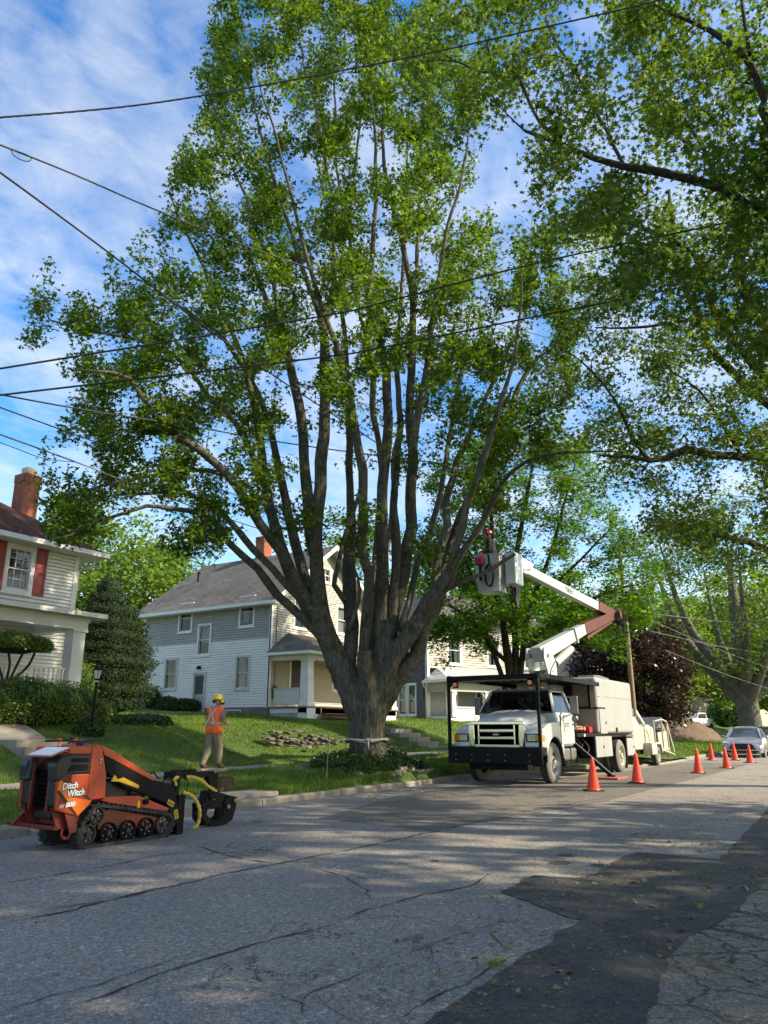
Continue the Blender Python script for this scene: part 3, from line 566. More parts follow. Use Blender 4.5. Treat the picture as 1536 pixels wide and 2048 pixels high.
MAIN=[ # pixels, widths in pixels, how far it leans away from (+) or towards (-) the viewer
 ([(700,1365),(690,1345),(674,1315),(655,1275),(643,1238),(636,1178),(633,1137),(630,1082),(636,1000),(643,925),(649,820),(648,730),(650,681),(640,630),(612,560),(585,470),(560,400),(540,330),(515,240),(495,150),(470,50)],[44,44,44,42,40,34,30,28,27,26,24,22,20,15,12,10,8,7,6,4,2],-2.5),
 ([(648,660),(664,590),(668,500),(665,400),(650,320),(640,250),(615,160),(600,80),(580,-60)],[16,13,11,9,8,7,5,4,2],-3.0),
 ([(632,1120),(620,1070),(617,1010),(610,942),(603,850),(588,763),(572,698),(553,640),(533,600),(505,530),(470,470),(430,415),(405,350)],[24,26,25,23,22,20,18,15,12,9,7,5,2],.5),
 ([(560,655),(545,560),(520,480),(495,400),(450,300),(420,220),(400,160)],[11,9,8,7,5,4,2],1.5),
 ([(650,1265),(628,1235),(603,1190),(581,1145),(565,1108),(551,1060),(540,1015),(530,950),(520,880),(508,808),(488,725),(462,662),(430,600),(400,520),(360,440),(335,380)],[36,32,30,28,26,24,22,20,18,15,12,10,8,7,5,2],1.5),
 ([(655,1275),(638,1215),(619,1186),(595,1105),(578,1035),(562,960),(545,880),(520,800),(490,740),(450,680),(400,640),(340,600),(285,570)],[28,26,24,22,20,18,15,13,11,9,7,5,2],3),
 ([(650,1262),(625,1215),(590,1160),(560,1100),(521,1050),(490,1000),(454,950),(400,900),(342,862),(308,825),(283,787),(262,758),(225,746),(150,740)],[26,25,24,22,20,19,18,17,15,13,11,9,7,3],-3.2),
 ([(668,1300),(632,1258),(608,1238),(584,1216),(556,1191),(535,1162),(517,1137),(485,1112),(458,1087),(437,1054),(417,1033),(383,1021),(342,1017),(292,1012),(250,1025),(187,1046),(137,1071),(100,1079)],[26,22,19,18,18,17,16,15,14,13,12,11,9,8,7,6,4,2],-2.2),
 ([(612,1205),(578,1175),(545,1138),(508,1100),(479,1067),(450,1033),(408,1004),(362,983),(292,987),(230,990),(180,1000)],[18,16,15,14,13,12,10,9,7,5,2],.6),
 ([(454,952),(417,940),(350,943),(292,954),(208,971),(146,987)],[10,9,8,7,5,2],-3),
 ([(530,960),(508,917),(492,883),(458,829),(417,792),(385,750),(350,712),(310,693),(271,681),(217,669),(158,654),(100,640),(80,600)],[15,14,13,12,11,10,9,8,7,6,5,4,2],-.5),
 ([(702,1350),(698,1325),(700,1290),(703,1250),(698,1200),(698,1137),(701,1085),(702,1030),(699,974),(697,828),(693,740),(688,650),(680,560),(690,450),(672,330),(670,200),(660,60)],[28,28,28,28,27,28,25,20,16,14,12,10,9,8,6,5,2],4),
 ([(690,1202),(668,1170),(677,1131),(688,1077),(700,1045),(712,1010),(722,970)],[13,12,11,10,9,9,7],1.5),
 ([(733,1330),(728,1301),(731,1260),(737,1205),(738,1150),(729,1123),(723,1090),(728,1045),(728,1000),(725,942),(712,860),(699,795),(687,740),(674,690),(656,649),(640,600),(615,520),(590,420),(560,300),(530,200),(500,90)],[24,24,24,24,23,22,22,22,21,20,19,18,17,15,13,12,10,8,6,5,2],-4),
 ([(744,1330),(745,1200),(748,1137),(753,1082),(758,1027),(763,990),(758,900),(746,828),(747,763),(735,680),(715,600),(700,500),(705,380),(720,250),(740,120),(735,0)],[14,13,12,12,12,12,12,15,14,12,10,9,7,6,4,2],5),
 ([(760,1355),(764,1330),(772,1273),(783,1219),(800,1164),(811,1109),(820,1055),(821,974),(826,909),(820,828),(822,763),(825,698),(825,630),(820,560),(800,460),(776,375),(765,280),(770,150),(778,10),(780,-80)],[44,44,42,38,33,30,26,24,22,20,18,17,15,14,12,10,8,6,4,2],1.0),
 ([(826,620),(833,540),(838,450),(842,300),(850,150),(862,20)],[12,10,8,7,5,2],0),
 ([(760,1290),(761,1232),(762,1164),(764,1082),(764,1000),(769,925),(777,844),(774,779),(767,714),(756,665),(741,610),(745,500),(751,400),(752,300),(742,215),(720,75),(712,-60)],[30,28,26,24,24,23,21,20,18,16,14,12,10,8,7,5,2],-2),
 ([(778,1240),(775,1191),(767,1150),(770,1096),(783,1055),(790,990),(788,920),(800,850),(795,740),(800,640),(805,540),(812,420),(815,300),(822,150)],[22,20,18,18,17,16,15,14,12,10,9,7,5,2],3),
 ([(782,1280),(788,1170),(792,1082),(787,1027),(792,960),(800,880)],[24,22,20,18,14,8],-1),
 ([(778,1375),(790,1360),(808,1340),(833,1314),(845,1265),(863,1225),(874,1200),(884,1160),(893,1123),(904,1082),(919,1041),(939,1000),(965,925),(985,877),(1016,825),(1046,757),(1080,712),(1120,690)],[32,32,32,31,30,28,27,23,20,19,18,17,17,15,13,11,7,3],2.5),
 ([(782,1325),(794,1303),(813,1280),(835,1244),(854,1210),(879,1177),(895,1162),(908,1132),(931,1096),(960,1055),(985,1005),(1009,960),(1050,925),(1110,907),(1170,905),(1230,903)],[34,34,34,34,33,33,30,18,14,13,12,10,8,7,5,2],-2.2),
 ([(872,1185),(876,1109),(895,1050),(893,1000),(904,960),(912,925),(933,883),(960,820),(990,760),(1020,690),(1050,620)],[20,19,18,17,16,15,13,11,9,6,2],3),
 ([(880,1175),(905,1120),(925,1060),(940,990),(962,930),(990,850),(1010,780),(1030,700),(1045,600),(1040,520)],[17,16,15,14,13,12,10,8,5,2],-3.5),
 ([(800,1260),(813,1219),(827,1164),(837,1120),(855,1080),(868,1036),(884,965),(893,915),(905,840),(920,760),(930,680),(945,600)],[18,15,14,14,13,13,12,11,10,8,6,2],4),
 ([(824,915),(835,828),(848,779),(855,730),(858,690),(864,640),(880,540),(895,450),(915,395),(930,320),(945,200),(960,60)],[20,18,17,16,15,13,11,9,8,6,4,2],-3),
 ([(893,1178),(928,1161),(960,1150),(990,1134),(1012,1120),(1030,1108)],[12,11,10,9,8,7],-1.4),
 ([(700,1260),(720,1180),(700,1110)],[10,7,4],-1)]
nodes=[]
for pts,wd,lean in MAIN:
    n=len(pts);L_=[0]
    for i in range(1,n): L_.append(L_[-1]+math.dist(pts[i-1],pts[i]))
    y0=pts[0][1];P=[];Rr=[]
    for i,(x,y) in enumerate(pts):
        f=min(1,max(0,(1400-y)/1300)) if L_[-1]>500 else L_[i]/900
        g=max(0,min(1,(1360-y)/260)); d=TD+lean*(.22*g+.78*(L_[i]/max(L_[-1],700)))*g
        P.append(at(x,y,d));Rr.append(wd[i]/2*d*.97/FPX)
    o,nn=limbmesh(maple,P,Rr,M['bark_maple'] if wd[0]>23 else M['bark_limb'],n=18 if wd[0]>25 else 10)
    nodes+=[q for q in nn if q[1]<.16]
PM=[(470,-160),(440,-60),(455,10),(410,55),(445,140),(390,150),(430,210),(398,250),(395,300),(345,320),(352,370),(308,385),(312,450),(330,470),(270,495),(285,530),(215,560),(215,610),(170,640),(150,610),(62,572),(70,640),(52,690),(100,720),(88,765),(150,790),(190,770),(150,800),(150,850),(128,860),(140,905),(170,890),(160,940),(82,960),(78,1010),(100,1040),(80,1085),(130,1100),(190,1050),(300,1040),(400,1090),(455,1075),(400,1030),(480,1015),(560,1040),(640,1080),(700,1075),(760,1060),(830,1075),(880,1100),(940,1050),(1000,1030),(1090,960),(1150,900),(1150,760),(1180,620),(1120,520),(1000,470),(950,430),(938,380),(975,200),(1005,60),(1000,-160)]
def sample(poly,n,box,dfun,dens,rs):
    out=[]
    while len(out)<n:
        x=rs.uniform(box[0],box[1],400);y=rs.uniform(box[2],box[3],400);k=inpoly(x,y,poly)&(rs.rand(400)<dens(x,y))
        for a,b in zip(x[k],y[k]): out.append(np.array(at(a,b,dfun(a,b))))
    return out[:n]
def dmain(x,y):
    xc=np.interp(y,[0,500,900,1100],[700,650,600,560]);hw=np.interp(y,[-100,300,700,1100],[300,400,540,480]);f=math.sqrt(max(.05,1-((x-xc)/hw)**2));return TD+.4+rs.uniform(-1,1)*4.2*f
def denmain(x,y):
    a=np.hypot((x-745)/190,(y-1040)/230);b=np.clip((a-.75)/.5,0.07,1);holes=np.array([mnoise.noise((p/80,q/62,3)) for p,q in zip(x,y)]);b*=np.where(holes<-.02,.07,1)
    b*=np.where((x>560)&(x<640)&(y>660)&(y<1000),.35,1);return b
T_=sample(PM,1700,(40,1190,-160,1110),dmain,denmain,rs)
# low spray under the arch, at the left
for (x,y,r,q) in [(385,1110,35,5),(420,1080,25,4),(150,1060,50,12),(350,1075,30,4),(600,1060,40,6),(700,1090,30,4),(850,1100,30,5)]:
    for i in range(q): T_.append(np.array(at(x+rs.uniform(-r,r),y+rs.uniform(-r,r)*.7,TD-1+rs.uniform(-1,1))))
finish(maple,nodes,T_,rs,M['leaf_maple'],M['bark_limb'],90,.135,LEAF3,.155,lo=.12,shoot=1.0)
# ---------------------------------------------------------------- street maples on the right
def pixtree(base,limbs,poly,n,box,dfun,dens,label,leafm,per,size,tmpl,sig,barkm,seed,trunk=None,rmul=.014,name='maple_tree',tilt=.6,grp=None,back=.55):
    rs=np.random.RandomState(seed);t=empty(name,base,label=label,cat='tree',group=grp);nodes=[]
    if trunk:
        o,nn=limbmesh(t,[Vector(p) for p in trunk[0]],trunk[1],barkm,n=24,name='trunk');nodes+=[q for q in nn if q[1]<.12]
    for L_ in limbs:
        pts,rad=L_;o,nn=limbmesh(t,pts,rad,barkm,n=10);nodes+=[q for q in nn if q[1]<.13]
    T_=sample(poly,n,box,dfun,dens,rs)
    finish(t,nodes,T_,rs,leafm,barkm,per,size,tmpl,sig,rmul,tilt=tilt,back=back);return t
def pl(pts,wd): # pixels with distance -> points and radii
    return [at(x,y,d) for x,y,d in pts],[w_/2*p[2]/FPX for w_,p in zip(wd,pts)]
rsA=np.random.RandomState(5)
def holes(f,th,lo=.1,sd=0):
    def g(x,y):
        h=np.array([mnoise.noise((p/f,q/f*1.2,sd)) for p,q in zip(x,y)]);return np.where(h<th,lo,1.)
    return g
A0=Vector((12.6,-2.3,.15))
trA=([A0,A0+Vector((.05,.05,1.5)),A0+Vector((.0,.15,3.2)),A0+Vector((-.1,.4,5)),A0+Vector((-.2,.8,7)),A0+Vector((-.3,1.2,9)),A0+Vector((-.4,1.3,11.5))],[.42,.33,.3,.28,.2,.14,.05])
A3=A0+Vector((.0,.15,3.2));A5=A0+Vector((-.1,.4,5));A7=A0+Vector((-.2,.8,7))
limA=[]
def la(start,pts,wd):
    P,Rr=pl(pts,wd);limA.append(([start]+P[::-1],[Rr[-1]*1.3]+Rr[::-1]))
la(A3,[(1050,262,10.6),(1090,275,10.6),(1130,290,10.7),(1190,318,10.8),(1250,337,10.9),(1320,345,11),(1380,358,11.1),(1440,375,11.3),(1500,415,11.5),(1580,470,11.8)],[7,11,11,13,16,18,18,19,20,22])
la(A5,[(1310,10,9.5),(1340,25,9.5),(1380,40,9.6),(1420,60,9.7),(1480,100,9.8),(1505,130,9.9),(1528,200,10.1),(1560,300,10.4)],[5,7,9,11,13,13,14,16])
limA.append(pl([(1122,275,10.7),(1083,250,10.8),(1058,200,10.9),(1034,145,11),(1000,146,11),(960,145,11.1),(920,125,11.2),(880,120,11.3)],[9,8,8,7,6,6,4,2]))
limA.append(pl([(1034,145,11),(1028,110,11),(1035,70,11),(1050,20,11.1),(1040,-60,11.2)],[6,6,5,4,2]))
limA.append(pl([(1252,337,10.9),(1200,240,11.5),(1150,140,12),(1110,80,12.4),(1080,10,12.8)],[9,8,7,6,3]))
limA.append(pl([(1500,110,9.8),(1490,50,9.8),(1480,-40,9.9)],[9,8,6]))
limA.append(pl([(1440,375,11.3),(1400,280,12),(1330,200,12.6),(1290,130,13),(1270,40,13.4)],[9,8,7,5,3]))
PA=[(800,-160),(812,60),(790,120),(800,240),(850,310),(900,300),(945,200),(1000,190),(1030,250),(1000,330),(985,390),(1040,480),(1100,560),(1200,600),(1300,640),(1420,660),(1560,760),(1700,800),(1700,-160)]
pixtree(A0,limA,PA,550,(780,1700,-160,800),lambda x,y:11.3+rsA.uniform(-1.9,2.6),holes(120,-.17,.15,2),'street maple whose dark boughs reach in from beyond the road edge, high over the pavement',M['leaf_silver'],84,.1,LEAF5,.2,M['bark_dark'],5,trA,back=.5)
B0=Vector((23.0,-2.0,.15))
trB=([B0,B0+Vector((0,.05,2)),B0+Vector((-.1,.2,4)),B0+Vector((-.2,.6,6.5)),B0+Vector((-.4,1.2,9)),B0+Vector((-.6,1.6,12))],[.46,.36,.33,.27,.17,.06])
B4=B0+Vector((-.1,.2,4));B6=B0+Vector((-.2,.6,6.5));limB=[]
def lb(start,pts,wd):
    P,Rr=pl(pts,wd);limB.append(([start]+P[::-1],[Rr[-1]*1.3]+Rr[::-1]))
lb(B4,[(1190,428,14.5),(1240,440,14.7),(1300,460,15),(1350,480,15.3),(1400,520,15.6),(1410,565,15.9),(1432,625,16.4),(1445,660,17),(1500,720,18)],[5,7,9,10,11,12,14,15,18])
lb(B4,[(1200,911,15),(1260,915,15.3),(1297,922,15.6),(1335,915,16),(1372,900,16.5),(1410,907,17),(1485,915,18),(1560,940,19)],[4,7,11,13,15,16,17,19])
lb(B4+Vector((0,0,-1)),[(1340,1063,17),(1357,1065,17),(1400,1068,17.4),(1447,1072,18),(1485,1084,18.6),(1536,1102,19.4)],[4,7,9,11,12,14])
lb(B6,[(1338,380,20),(1345,450,20),(1350,520,20.2),(1400,640,20.5),(1460,740,20.8)],[6,10,12,14,16])
lb(B6,[(1470,360,19),(1478,430,19.4),(1484,500,19.8),(1500,600,20.3)],[14,20,22,24])
limB.append(pl([(1297,922,15.6),(1260,870,15.2),(1230,800,15),(1180,740,14.8),(1130,700,14.6)],[7,6,5,4,2]))
limB.append(pl([(1432,625,16.4),(1380,640,16),(1310,650,15.6),(1250,655,15.2),(1190,655,15)],[8,7,6,5,3]))
limB.append(pl([(1485,915,18),(1440,840,17),(1400,780,16.4),(1340,740,15.8)],[8,7,5,3]))
PB=[(1040,470),(1120,560),(1130,640),(1095,720),(1070,790),(1100,860),(1180,900),(1165,960),(1200,1000),(1240,990),(1290,1040),(1330,1090),(1380,1090),(1440,1160),(1536,1150),(1720,1150),(1720,300),(1400,380),(1200,420)]
pixtree(B0,limB,PB,700,(1040,1720,300,1160),lambda x,y:17+rsA.uniform(-2.6,4.5),holes(85,-.08,.08,9),'street maple with two dark level boughs hanging low over the road near the parked cars',M['leaf_silver'],76,.11,LEAF3,.22,M['bark_dark'],8,trB)
# young maple behind the bucket truck
C0=Vector((28.6,12.4,H(28.6,12.4)));rsC=np.random.RandomState(9);limC=[]
for pts,wd in [([(1022,1500),(1020,1345),(1012,1290),(1005,1230),(990,1170),(985,1100),(980,1020),(960,950)],[20,17,15,13,12,10,7,3]),([(1028,1500),(1030,1340),(1030,1280),(1025,1200),(1030,1120),(1045,1040),(1060,960),(1070,900)],[18,15,13,12,11,9,6,3]),
  ([(1034,1500),(1042,1335),(1050,1270),(1060,1210),(1085,1150),(1110,1080),(1130,1000),(1150,930)],[16,13,11,10,9,8,5,3]),([(1015,1400),(1000,1340),(985,1300),(960,1260),(930,1230),(895,1210)],[13,10,8,7,5,3]),
  ([(1020,1330),(975,1280),(960,1200),(930,1120),(900,1060),(880,1000)],[9,8,7,6,5,3]),([(1040,1330),(1075,1270),(1120,1240),(1180,1200),(1230,1180),(1270,1170)],[10,9,8,6,5,3]),([(1060,1210),(1130,1150),(1190,1090),(1230,1050)],[7,6,4,3])]:
    lean=rsC.uniform(-2.5,2.5);limC.append(pl([(x,y,31.2+lean*max(0,(1345-y)/400)) for x,y in pts],wd))
PC=[(1000,850),(1100,880),(1180,870),(1205,960),(1240,1040),(1300,1095),(1320,1160),(1300,1250),(1285,1290),(1240,1275),(1250,1330),(1190,1290),(1170,1250),(1130,1290),(1110,1330),(1060,1290),(1000,1290),(960,1320),(900,1330),(850,1330),(830,1290),(850,1200),(830,1120),(860,1040),(850,960),(900,900)]
pixtree(C0,limC,PC+[(905,905)],1050,(820,1330,840,1340),lambda x,y:31.2+rsC.uniform(-3.4,3.4)*math.sqrt(max(.1,1-((x-1060)/260)**2)),lambda x,y:holes(55,-.1,.1,4)(x,y)*np.where((x<975)|(y>1180),1.,.55),'dense young maple with several thin stems, right behind the bucket truck',M['leaf_norway'],72,.15,LEAF3,.24,M['bark_dark'],10,tilt=.4)
# ---------------------------------------------------------------- trees further off: trunk, forked limbs, leaf masses
def fartree(name,x,y,h,w_,label,leafm,n,per,size,seed,cb=.25,shape='round',lean=(0,0),trunk_r=.25,barkm=None,sig=.35,grp=None,tmpl=LEAF1,z=None,forks=6,hole=-.15,cat='tree'):
    rs=np.random.RandomState(seed);z=H(x,y) if z is None else z;t=empty(name,(x,y,z),label=label,cat=cat,group=grp);B=Vector((x,y,z));barkm=barkm or M['bark_dark'];nodes=[]
    top=B+Vector((lean[0],lean[1],h*.8));P=[B-Vector((0,0,.2)),B+Vector((lean[0]*.2,lean[1]*.2,h*cb*.6)),B+Vector((lean[0]*.5,lean[1]*.5,h*.5)),top]
    o,nn=limbmesh(t,P,[trunk_r*1.25,trunk_r,trunk_r*.6,.04],barkm,n=12,name='trunk',step=.6);nodes+=nn[3:]
    for i in range(forks):
        a=6.283*i/forks+rs.uniform(-.4,.4);k=rs.uniform(.55,.85);b=B+Vector((lean[0]*.3,lean[1]*.3,h*(cb*.6+.1*rs.rand())))
        q=B+Vector((math.cos(a)*w_*.5*k+lean[0],math.sin(a)*w_*.5*k+lean[1],h*rs.uniform(.5,.85)));m_=(b+q)/2+Vector((math.cos(a)*w_*.06,math.sin(a)*w_*.06,-h*.03))
        o,nn=limbmesh(t,[b,m_,q],[trunk_r*.6,trunk_r*.4,.04],barkm,n=8,step=.6);nodes+=nn[1:]
    T_=[]
    while len(T_)<n:
        u=rs.uniform(-1,1,3);zz=(u[2]+1)/2
        if shape=='round': ok=np.hypot(u[0],u[1])<math.sqrt(max(0,1-(2*zz-1)**2))*1.0+.12 and (np.linalg.norm(u)>.45 or rs.rand()<.3)
        else: r_=(1-zz)**.75*(1 if zz>.08 else .7+zz*3);ok=.25*r_<np.hypot(u[0],u[1])<r_
        if ok and (mnoise.noise((u[0]*2.2+seed,u[1]*2.2,u[2]*2.2))>hole or rs.rand()<.15): T_.append(np.array((x+lean[0]*(.3+.7*zz)+u[0]*w_/2,y+lean[1]*(.3+.7*zz)+u[1]*w_/2,z+h*(cb+(1-cb)*zz))))
    finish(t,nodes,T_,rs,leafm,barkm,per,size,tmpl,sig,rmul=.01,n=3,step=1.0);return t
def PX(px,py,d): v=at(px,py,d);return v.x,v.y
x,y=PX(1505,1480,62);far_=fartree('maple_tree',x,y,19,17,'old maple with a thick forked trunk behind the parked silver car',M['leaf_silver'],430,60,.24,21,cb=.2,trunk_r=.75,sig=.5,tmpl=LEAF3,forks=8,barkm=M['bark_limb'],hole=-.02)
x,y=PX(1268,1440,50);fartree('purple_maple',x,y,8.3,7.2,'round dark purple-leaved maple beyond the white box truck',M['leaf_purple'],420,80,.2,22,cb=.04,trunk_r=.2,sig=.4,hole=-.5)
k=0
for px,py,d,h,w_,lab,mt,n in [(190,1400,56,14,12,'sunlit yellow-green tree behind the dark evergreen, left of the two-storey house','leaf_light',330),(300,1400,62,13,11,'sunlit yellow-green tree rising over the left end of the grey shingled roof','leaf_light',300),(80,1400,60,13,12,'leafy tree hidden mostly behind the house with red shutters','leaf_light',200),
   (1150,1440,84,16,14,'green tree beyond the far white gabled house','leaf_norway',200),(1330,1440,80,13,11,'green tree right behind the purple maple','leaf_light',260),(1420,1440,125,19,20,'broad tree behind the brown shingled house','leaf_light',260),(1560,1440,110,22,22,'large tree at the far end of the street, right of the forked maple','leaf_light',260),(700,1440,75,20,16,'tall tree behind the gable of the two-storey house','leaf_norway',240),(880,1440,75,17,14,'green tree behind the dark grey sided house','leaf_norway',200),(1480,1440,160,24,30,'distant tree closing the view above the parked silver car','leaf_norway',220),(1240,1440,130,20,24,'distant tree above the chip box of the truck','leaf_norway',200),(1000,1440,100,20,20,'distant tree above the white porch roof','leaf_norway',200)]:
    x,y=PX(px,py,d);fartree('background_tree',x,y,h,w_,lab,M[mt],n,46,.3 if d<90 else .55,40+k,cb=.12,trunk_r=.3,sig=.6 if d<90 else .9,hole=-.3,grp='trees behind the houses');k+=1
# ---------------------------------------------------------------- houses
random.seed(7)
def wallM(o,u,nrm):
    """frame on a wall: x along the wall, y out of it, z up"""
    u=Vector(u).normalized();n=Vector(nrm).normalized();return Matrix(((u.x,n.x,0,o[0]),(u.y,n.y,0,o[1]),(0,0,1,o[2]),(0,0,0,1)))
def lap(house,F,rows,ext,openings,mat,course=.115,name='siding',out=.022):
    """lapped boards: rows=(z0,z1); ext(z)->(u0,u1); openings=(u0,u1,z0,z1)"""
    mb=MB();mb.M=F;z=rows[0]
    while z<rows[1]-.01:
        z1=min(z+course,rows[1]);u0,u1=ext((z+z1)/2);iv=[(u0,u1)]
        for a,b,c,d in openings:
            if c<(z+z1)/2<d:
                nv=[]
                for p,q in iv:
                    if b<=p or a>=q: nv.append((p,q))
                    else:
                        if a>p: nv.append((p,a))
                        if b<q: nv.append((b,q))
                iv=nv
        for p,q in iv:
            if q-p>.02:
                g_=course*.2;mb.quad((p,out,z+g_),(q,out,z+g_),(q,.004,z1),(p,.004,z1));mb.quad((p,-.045,z+g_),(q,-.045,z+g_),(q,out,z+g_),(p,out,z+g_));mb.quad((p,-.045,z),(q,-.045,z),(q,-.045,z+g_),(p,-.045,z+g_));mb.quad((p,.004,z),(q,.004,z),(q,-.045,z),(p,-.045,z))
        z=z1
    return mb.build(name,mat,house,kind='stuff',rec=False)
def window(house,F,u,z,w_,h,trim=.1,cols=0,rows=0,curtain=None,trimm='white_trim',label=None,cols2=0,depth=.14,name='window',shade=.0,screen=True,mid=.5):
    """double-hung window centred at u, sill at z (glass size w_ x h)"""
    wn=MB();wn.M=F;t=trim;o=.03
    for a,b,c,d in ((u-w_/2-t,u-w_/2,z-t,z+h+t),(u+w_/2,u+w_/2+t,z-t,z+h+t),(u-w_/2,u+w_/2,z+h,z+h+t),(u-w_/2,u+w_/2,z-t,z)): wn.box(a,b,-.03,o,c,d)
    wn.box(u-w_/2-t-.02,u+w_/2+t+.02,-.02,o+.035,z-t-.03,z-t+.012)
    W=wn.build(name,M[trimm],house)
    if label: W['label']=label
    s=MB();s.M=F;k=.035;zm=z+h*mid
    for lo,hi,y in ((z,zm+.018,-.06),(zm-.018,z+h,-.035)):
        s.box(u-w_/2,u-w_/2+k,y-.02,y+.012,lo,hi);s.box(u+w_/2-k,u+w_/2,y-.02,y+.012,lo,hi);s.box(u-w_/2+k,u+w_/2-k,y-.02,y+.012,lo,lo+k);s.box(u-w_/2+k,u+w_/2-k,y-.02,y+.012,hi-k,hi)
    def munt(c,r,lo,hi,y):
        for i in range(1,c): x=u-w_/2+w_*i/c;s.box(x-.009,x+.009,y-.008,y+.014,lo+k,hi-k)
        for j in range(1,r): q=lo+(hi-lo)*j/r;s.box(u-w_/2+k,u+w_/2-k,y-.009,y+.015,q-.009,q+.009)
    if cols: munt(cols,rows,zm,z+h,-.035); munt(cols2 or cols,rows,z,zm,-.06)
    s.build('sash',M[trimm],W)
    for lo,hi,y in ((z,zm,-.066),(zm,z+h,-.042)):
        g=MB();g.M=F;g.quad((u-w_/2+.02,y,lo+.01),(u+w_/2-.02,y,lo+.01),(u+w_/2-.02,y,hi-.01),(u-w_/2+.02,y,hi-.01));g.build('pane',M['glass'],W)
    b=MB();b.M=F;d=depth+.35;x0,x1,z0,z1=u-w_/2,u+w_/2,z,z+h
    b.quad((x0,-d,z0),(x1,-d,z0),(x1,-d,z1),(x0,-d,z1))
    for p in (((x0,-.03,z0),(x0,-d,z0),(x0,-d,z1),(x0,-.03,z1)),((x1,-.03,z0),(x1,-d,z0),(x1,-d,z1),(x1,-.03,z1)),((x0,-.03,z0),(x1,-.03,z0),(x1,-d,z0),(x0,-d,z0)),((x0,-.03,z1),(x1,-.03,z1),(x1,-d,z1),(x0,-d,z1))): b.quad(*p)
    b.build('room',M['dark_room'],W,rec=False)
    if curtain:
        c=MB();c.M=F;n=14
        for (a,e,lo) in curtain:
            pts=[(u-w_/2+w_*(a+(e-a)*i/n),-.13+.02*math.sin(i*2.1+a*9)) for i in range(n+1)]
            vs=[(x,y,z+h*lo) for x,y in pts]+[(x,y,z+h) for x,y in pts];c.add(vs,[(i,i+1,n+2+i,n+1+i) for i in range(n)])
        c.build('curtain',M['curtain'],W,rec=False)
    return W
def boxpart(house,F,name,mat,*bs,bevel=0,**k):
    mb=MB()
    if F: mb.M=F
    for b in bs: mb.box(*b)
    return mb.build(name,M[mat],house,bevel=bevel,**k)
def rooff(house,mat,corners,course=.14,name='roof',thick=.05):
    """one roof slope as lapped shingle courses: corners = eave a, eave b, ridge b, ridge a"""
    a,b,c,d=[Vector(p) for p in corners];n=(b-a).cross(d-a).normalized()
    if n.z<0:n=-n
    L_=((d-a).length+(c-b).length)/2;k=max(2,int(L_/course));mb=MB()
    for i in range(k):
        f0,f1=i/k,(i+1)/k;p,q=a.lerp(d,f0),b.lerp(c,f0);r,s_=b.lerp(c,f1),a.lerp(d,f1);o=n*.02
        mb.quad(p+o,q+o,r+n*.004,s_+n*.004);mb.quad(p,q,q+o,p+o)
    m=n*thick;mb.quad(a-m,b-m,c-m,d-m)
    for p,q in ((a,b),(b,c),(c,d),(d,a)): mb.quad(p-m,q-m,q,p)
    return mb.build(name,M[mat],house,rec=False)
def chimney(house,x,y,z0,z1,w_,d,cap=True):
    c=boxpart(house,None,'chimney','mortar',(x-w_/2,x+w_/2,y-d/2,y+d/2,z0,z1));mb=MB();z=z0;row=0;bh=.078;bl=.215
    while z<z1-.02:
        e=.012+(.03 if z>z1-.35 else 0)
        for ax in (0,1):
            L_=(w_ if ax==0 else d);n=max(1,round(L_/bl));st=L_/n
            for sg in (-1,1):
                k=-st/2 if row%2 else 0
                x0=-L_/2+k
                while x0<L_/2-.01:
                    p,q=max(x0,-L_/2)+.006,min(x0+st,L_/2)-.006
                    if q-p>.03:
                        o=sg*((d if ax==0 else w_)/2+e+rnd(-.003,.003));i_=sg*((d if ax==0 else w_)/2-.03)
                        lo,hi=min(o,i_),max(o,i_)
                        if ax==0: mb.box(x+p,x+q,y+lo,y+hi,z+.006,z+bh-.006)
                        else: mb.box(x+lo,x+hi,y+p,y+q,z+.006,z+bh-.006)
                    x0+=st
        z+=bh;row+=1
    mb.build('bricks',M['brick'],c,kind='stuff',rec=False)
    if cap: boxpart(c,None,'chimney_pot','tan_cap',(x-w_*.3,x+w_*.3,y-d*.3,y+d*.3,z1,z1+.28))
    return c
# ---- middle house: grey and white, gable to the street
X0,X1,Y0,Y1,ZB=26.05,34.5,22.4,30.8,1.75
mh=empty('house',(0,0,0),label='two-storey house with weathered two-tone siding, grey gable roof and small porch behind the big maple',cat='house')
ZE=7.2;ZR=10.25;XM=30.25
FS=wallM((X0,Y0,0),(0,1,0),(-1,0,0)); FF=wallM((X0,Y0,0),(1,0,0),(0,-1,0))
def ww(F,L): return [(u-w_/2-.05,u+w_/2+.05,z-.05,z+h+.05) for u,z,w_,h in L]
sw=[(1.5,5.93,.78,1.28),(5.5,5.93,.78,1.28),(4.15,4.75,.72,1.36),(1.6,3.12,.72,1.36),(6.25,3.22,.74,1.36)]
D=[(4.28-.4,4.28+.4,1.6,3.85)]
lap(mh,FS,(2.25,5.3),lambda z:(0,Y1-Y0),ww(FS,sw)+D,M['white_siding'],name='lower_siding')
lap(mh,FS,(5.3,ZE),lambda z:(0,Y1-Y0),ww(FS,sw),M['grey_siding'],name='upper_siding')
cur=[[(.5,1,.1),(0,.25,.5)],[(.1,.95,.45)],[(0,.9,.4)],[(.45,1,.0)],[(.15,.45,.0)]]
for i,(u,z,w_,h) in enumerate(sw): window(mh,FS,u,z,w_,h,.1,curtain=cur[i],trimm='white_trim' if i<3 else 'worn_trim')
fw_=[(2.05,5.95,.8,1.35),(5.5,6.05,.8,1.3),(4.05,8.5,.66,.62),(5.6,3.2,1.5,1.3)]
gx=lambda z:(0,X1-X0) if z<ZE else ((z-ZE)/(ZR-ZE)*(XM-X0),X1-X0-(z-ZE)/(ZR-ZE)*(X1-XM))
FD=(1.4,2.35,2.3,4.5)
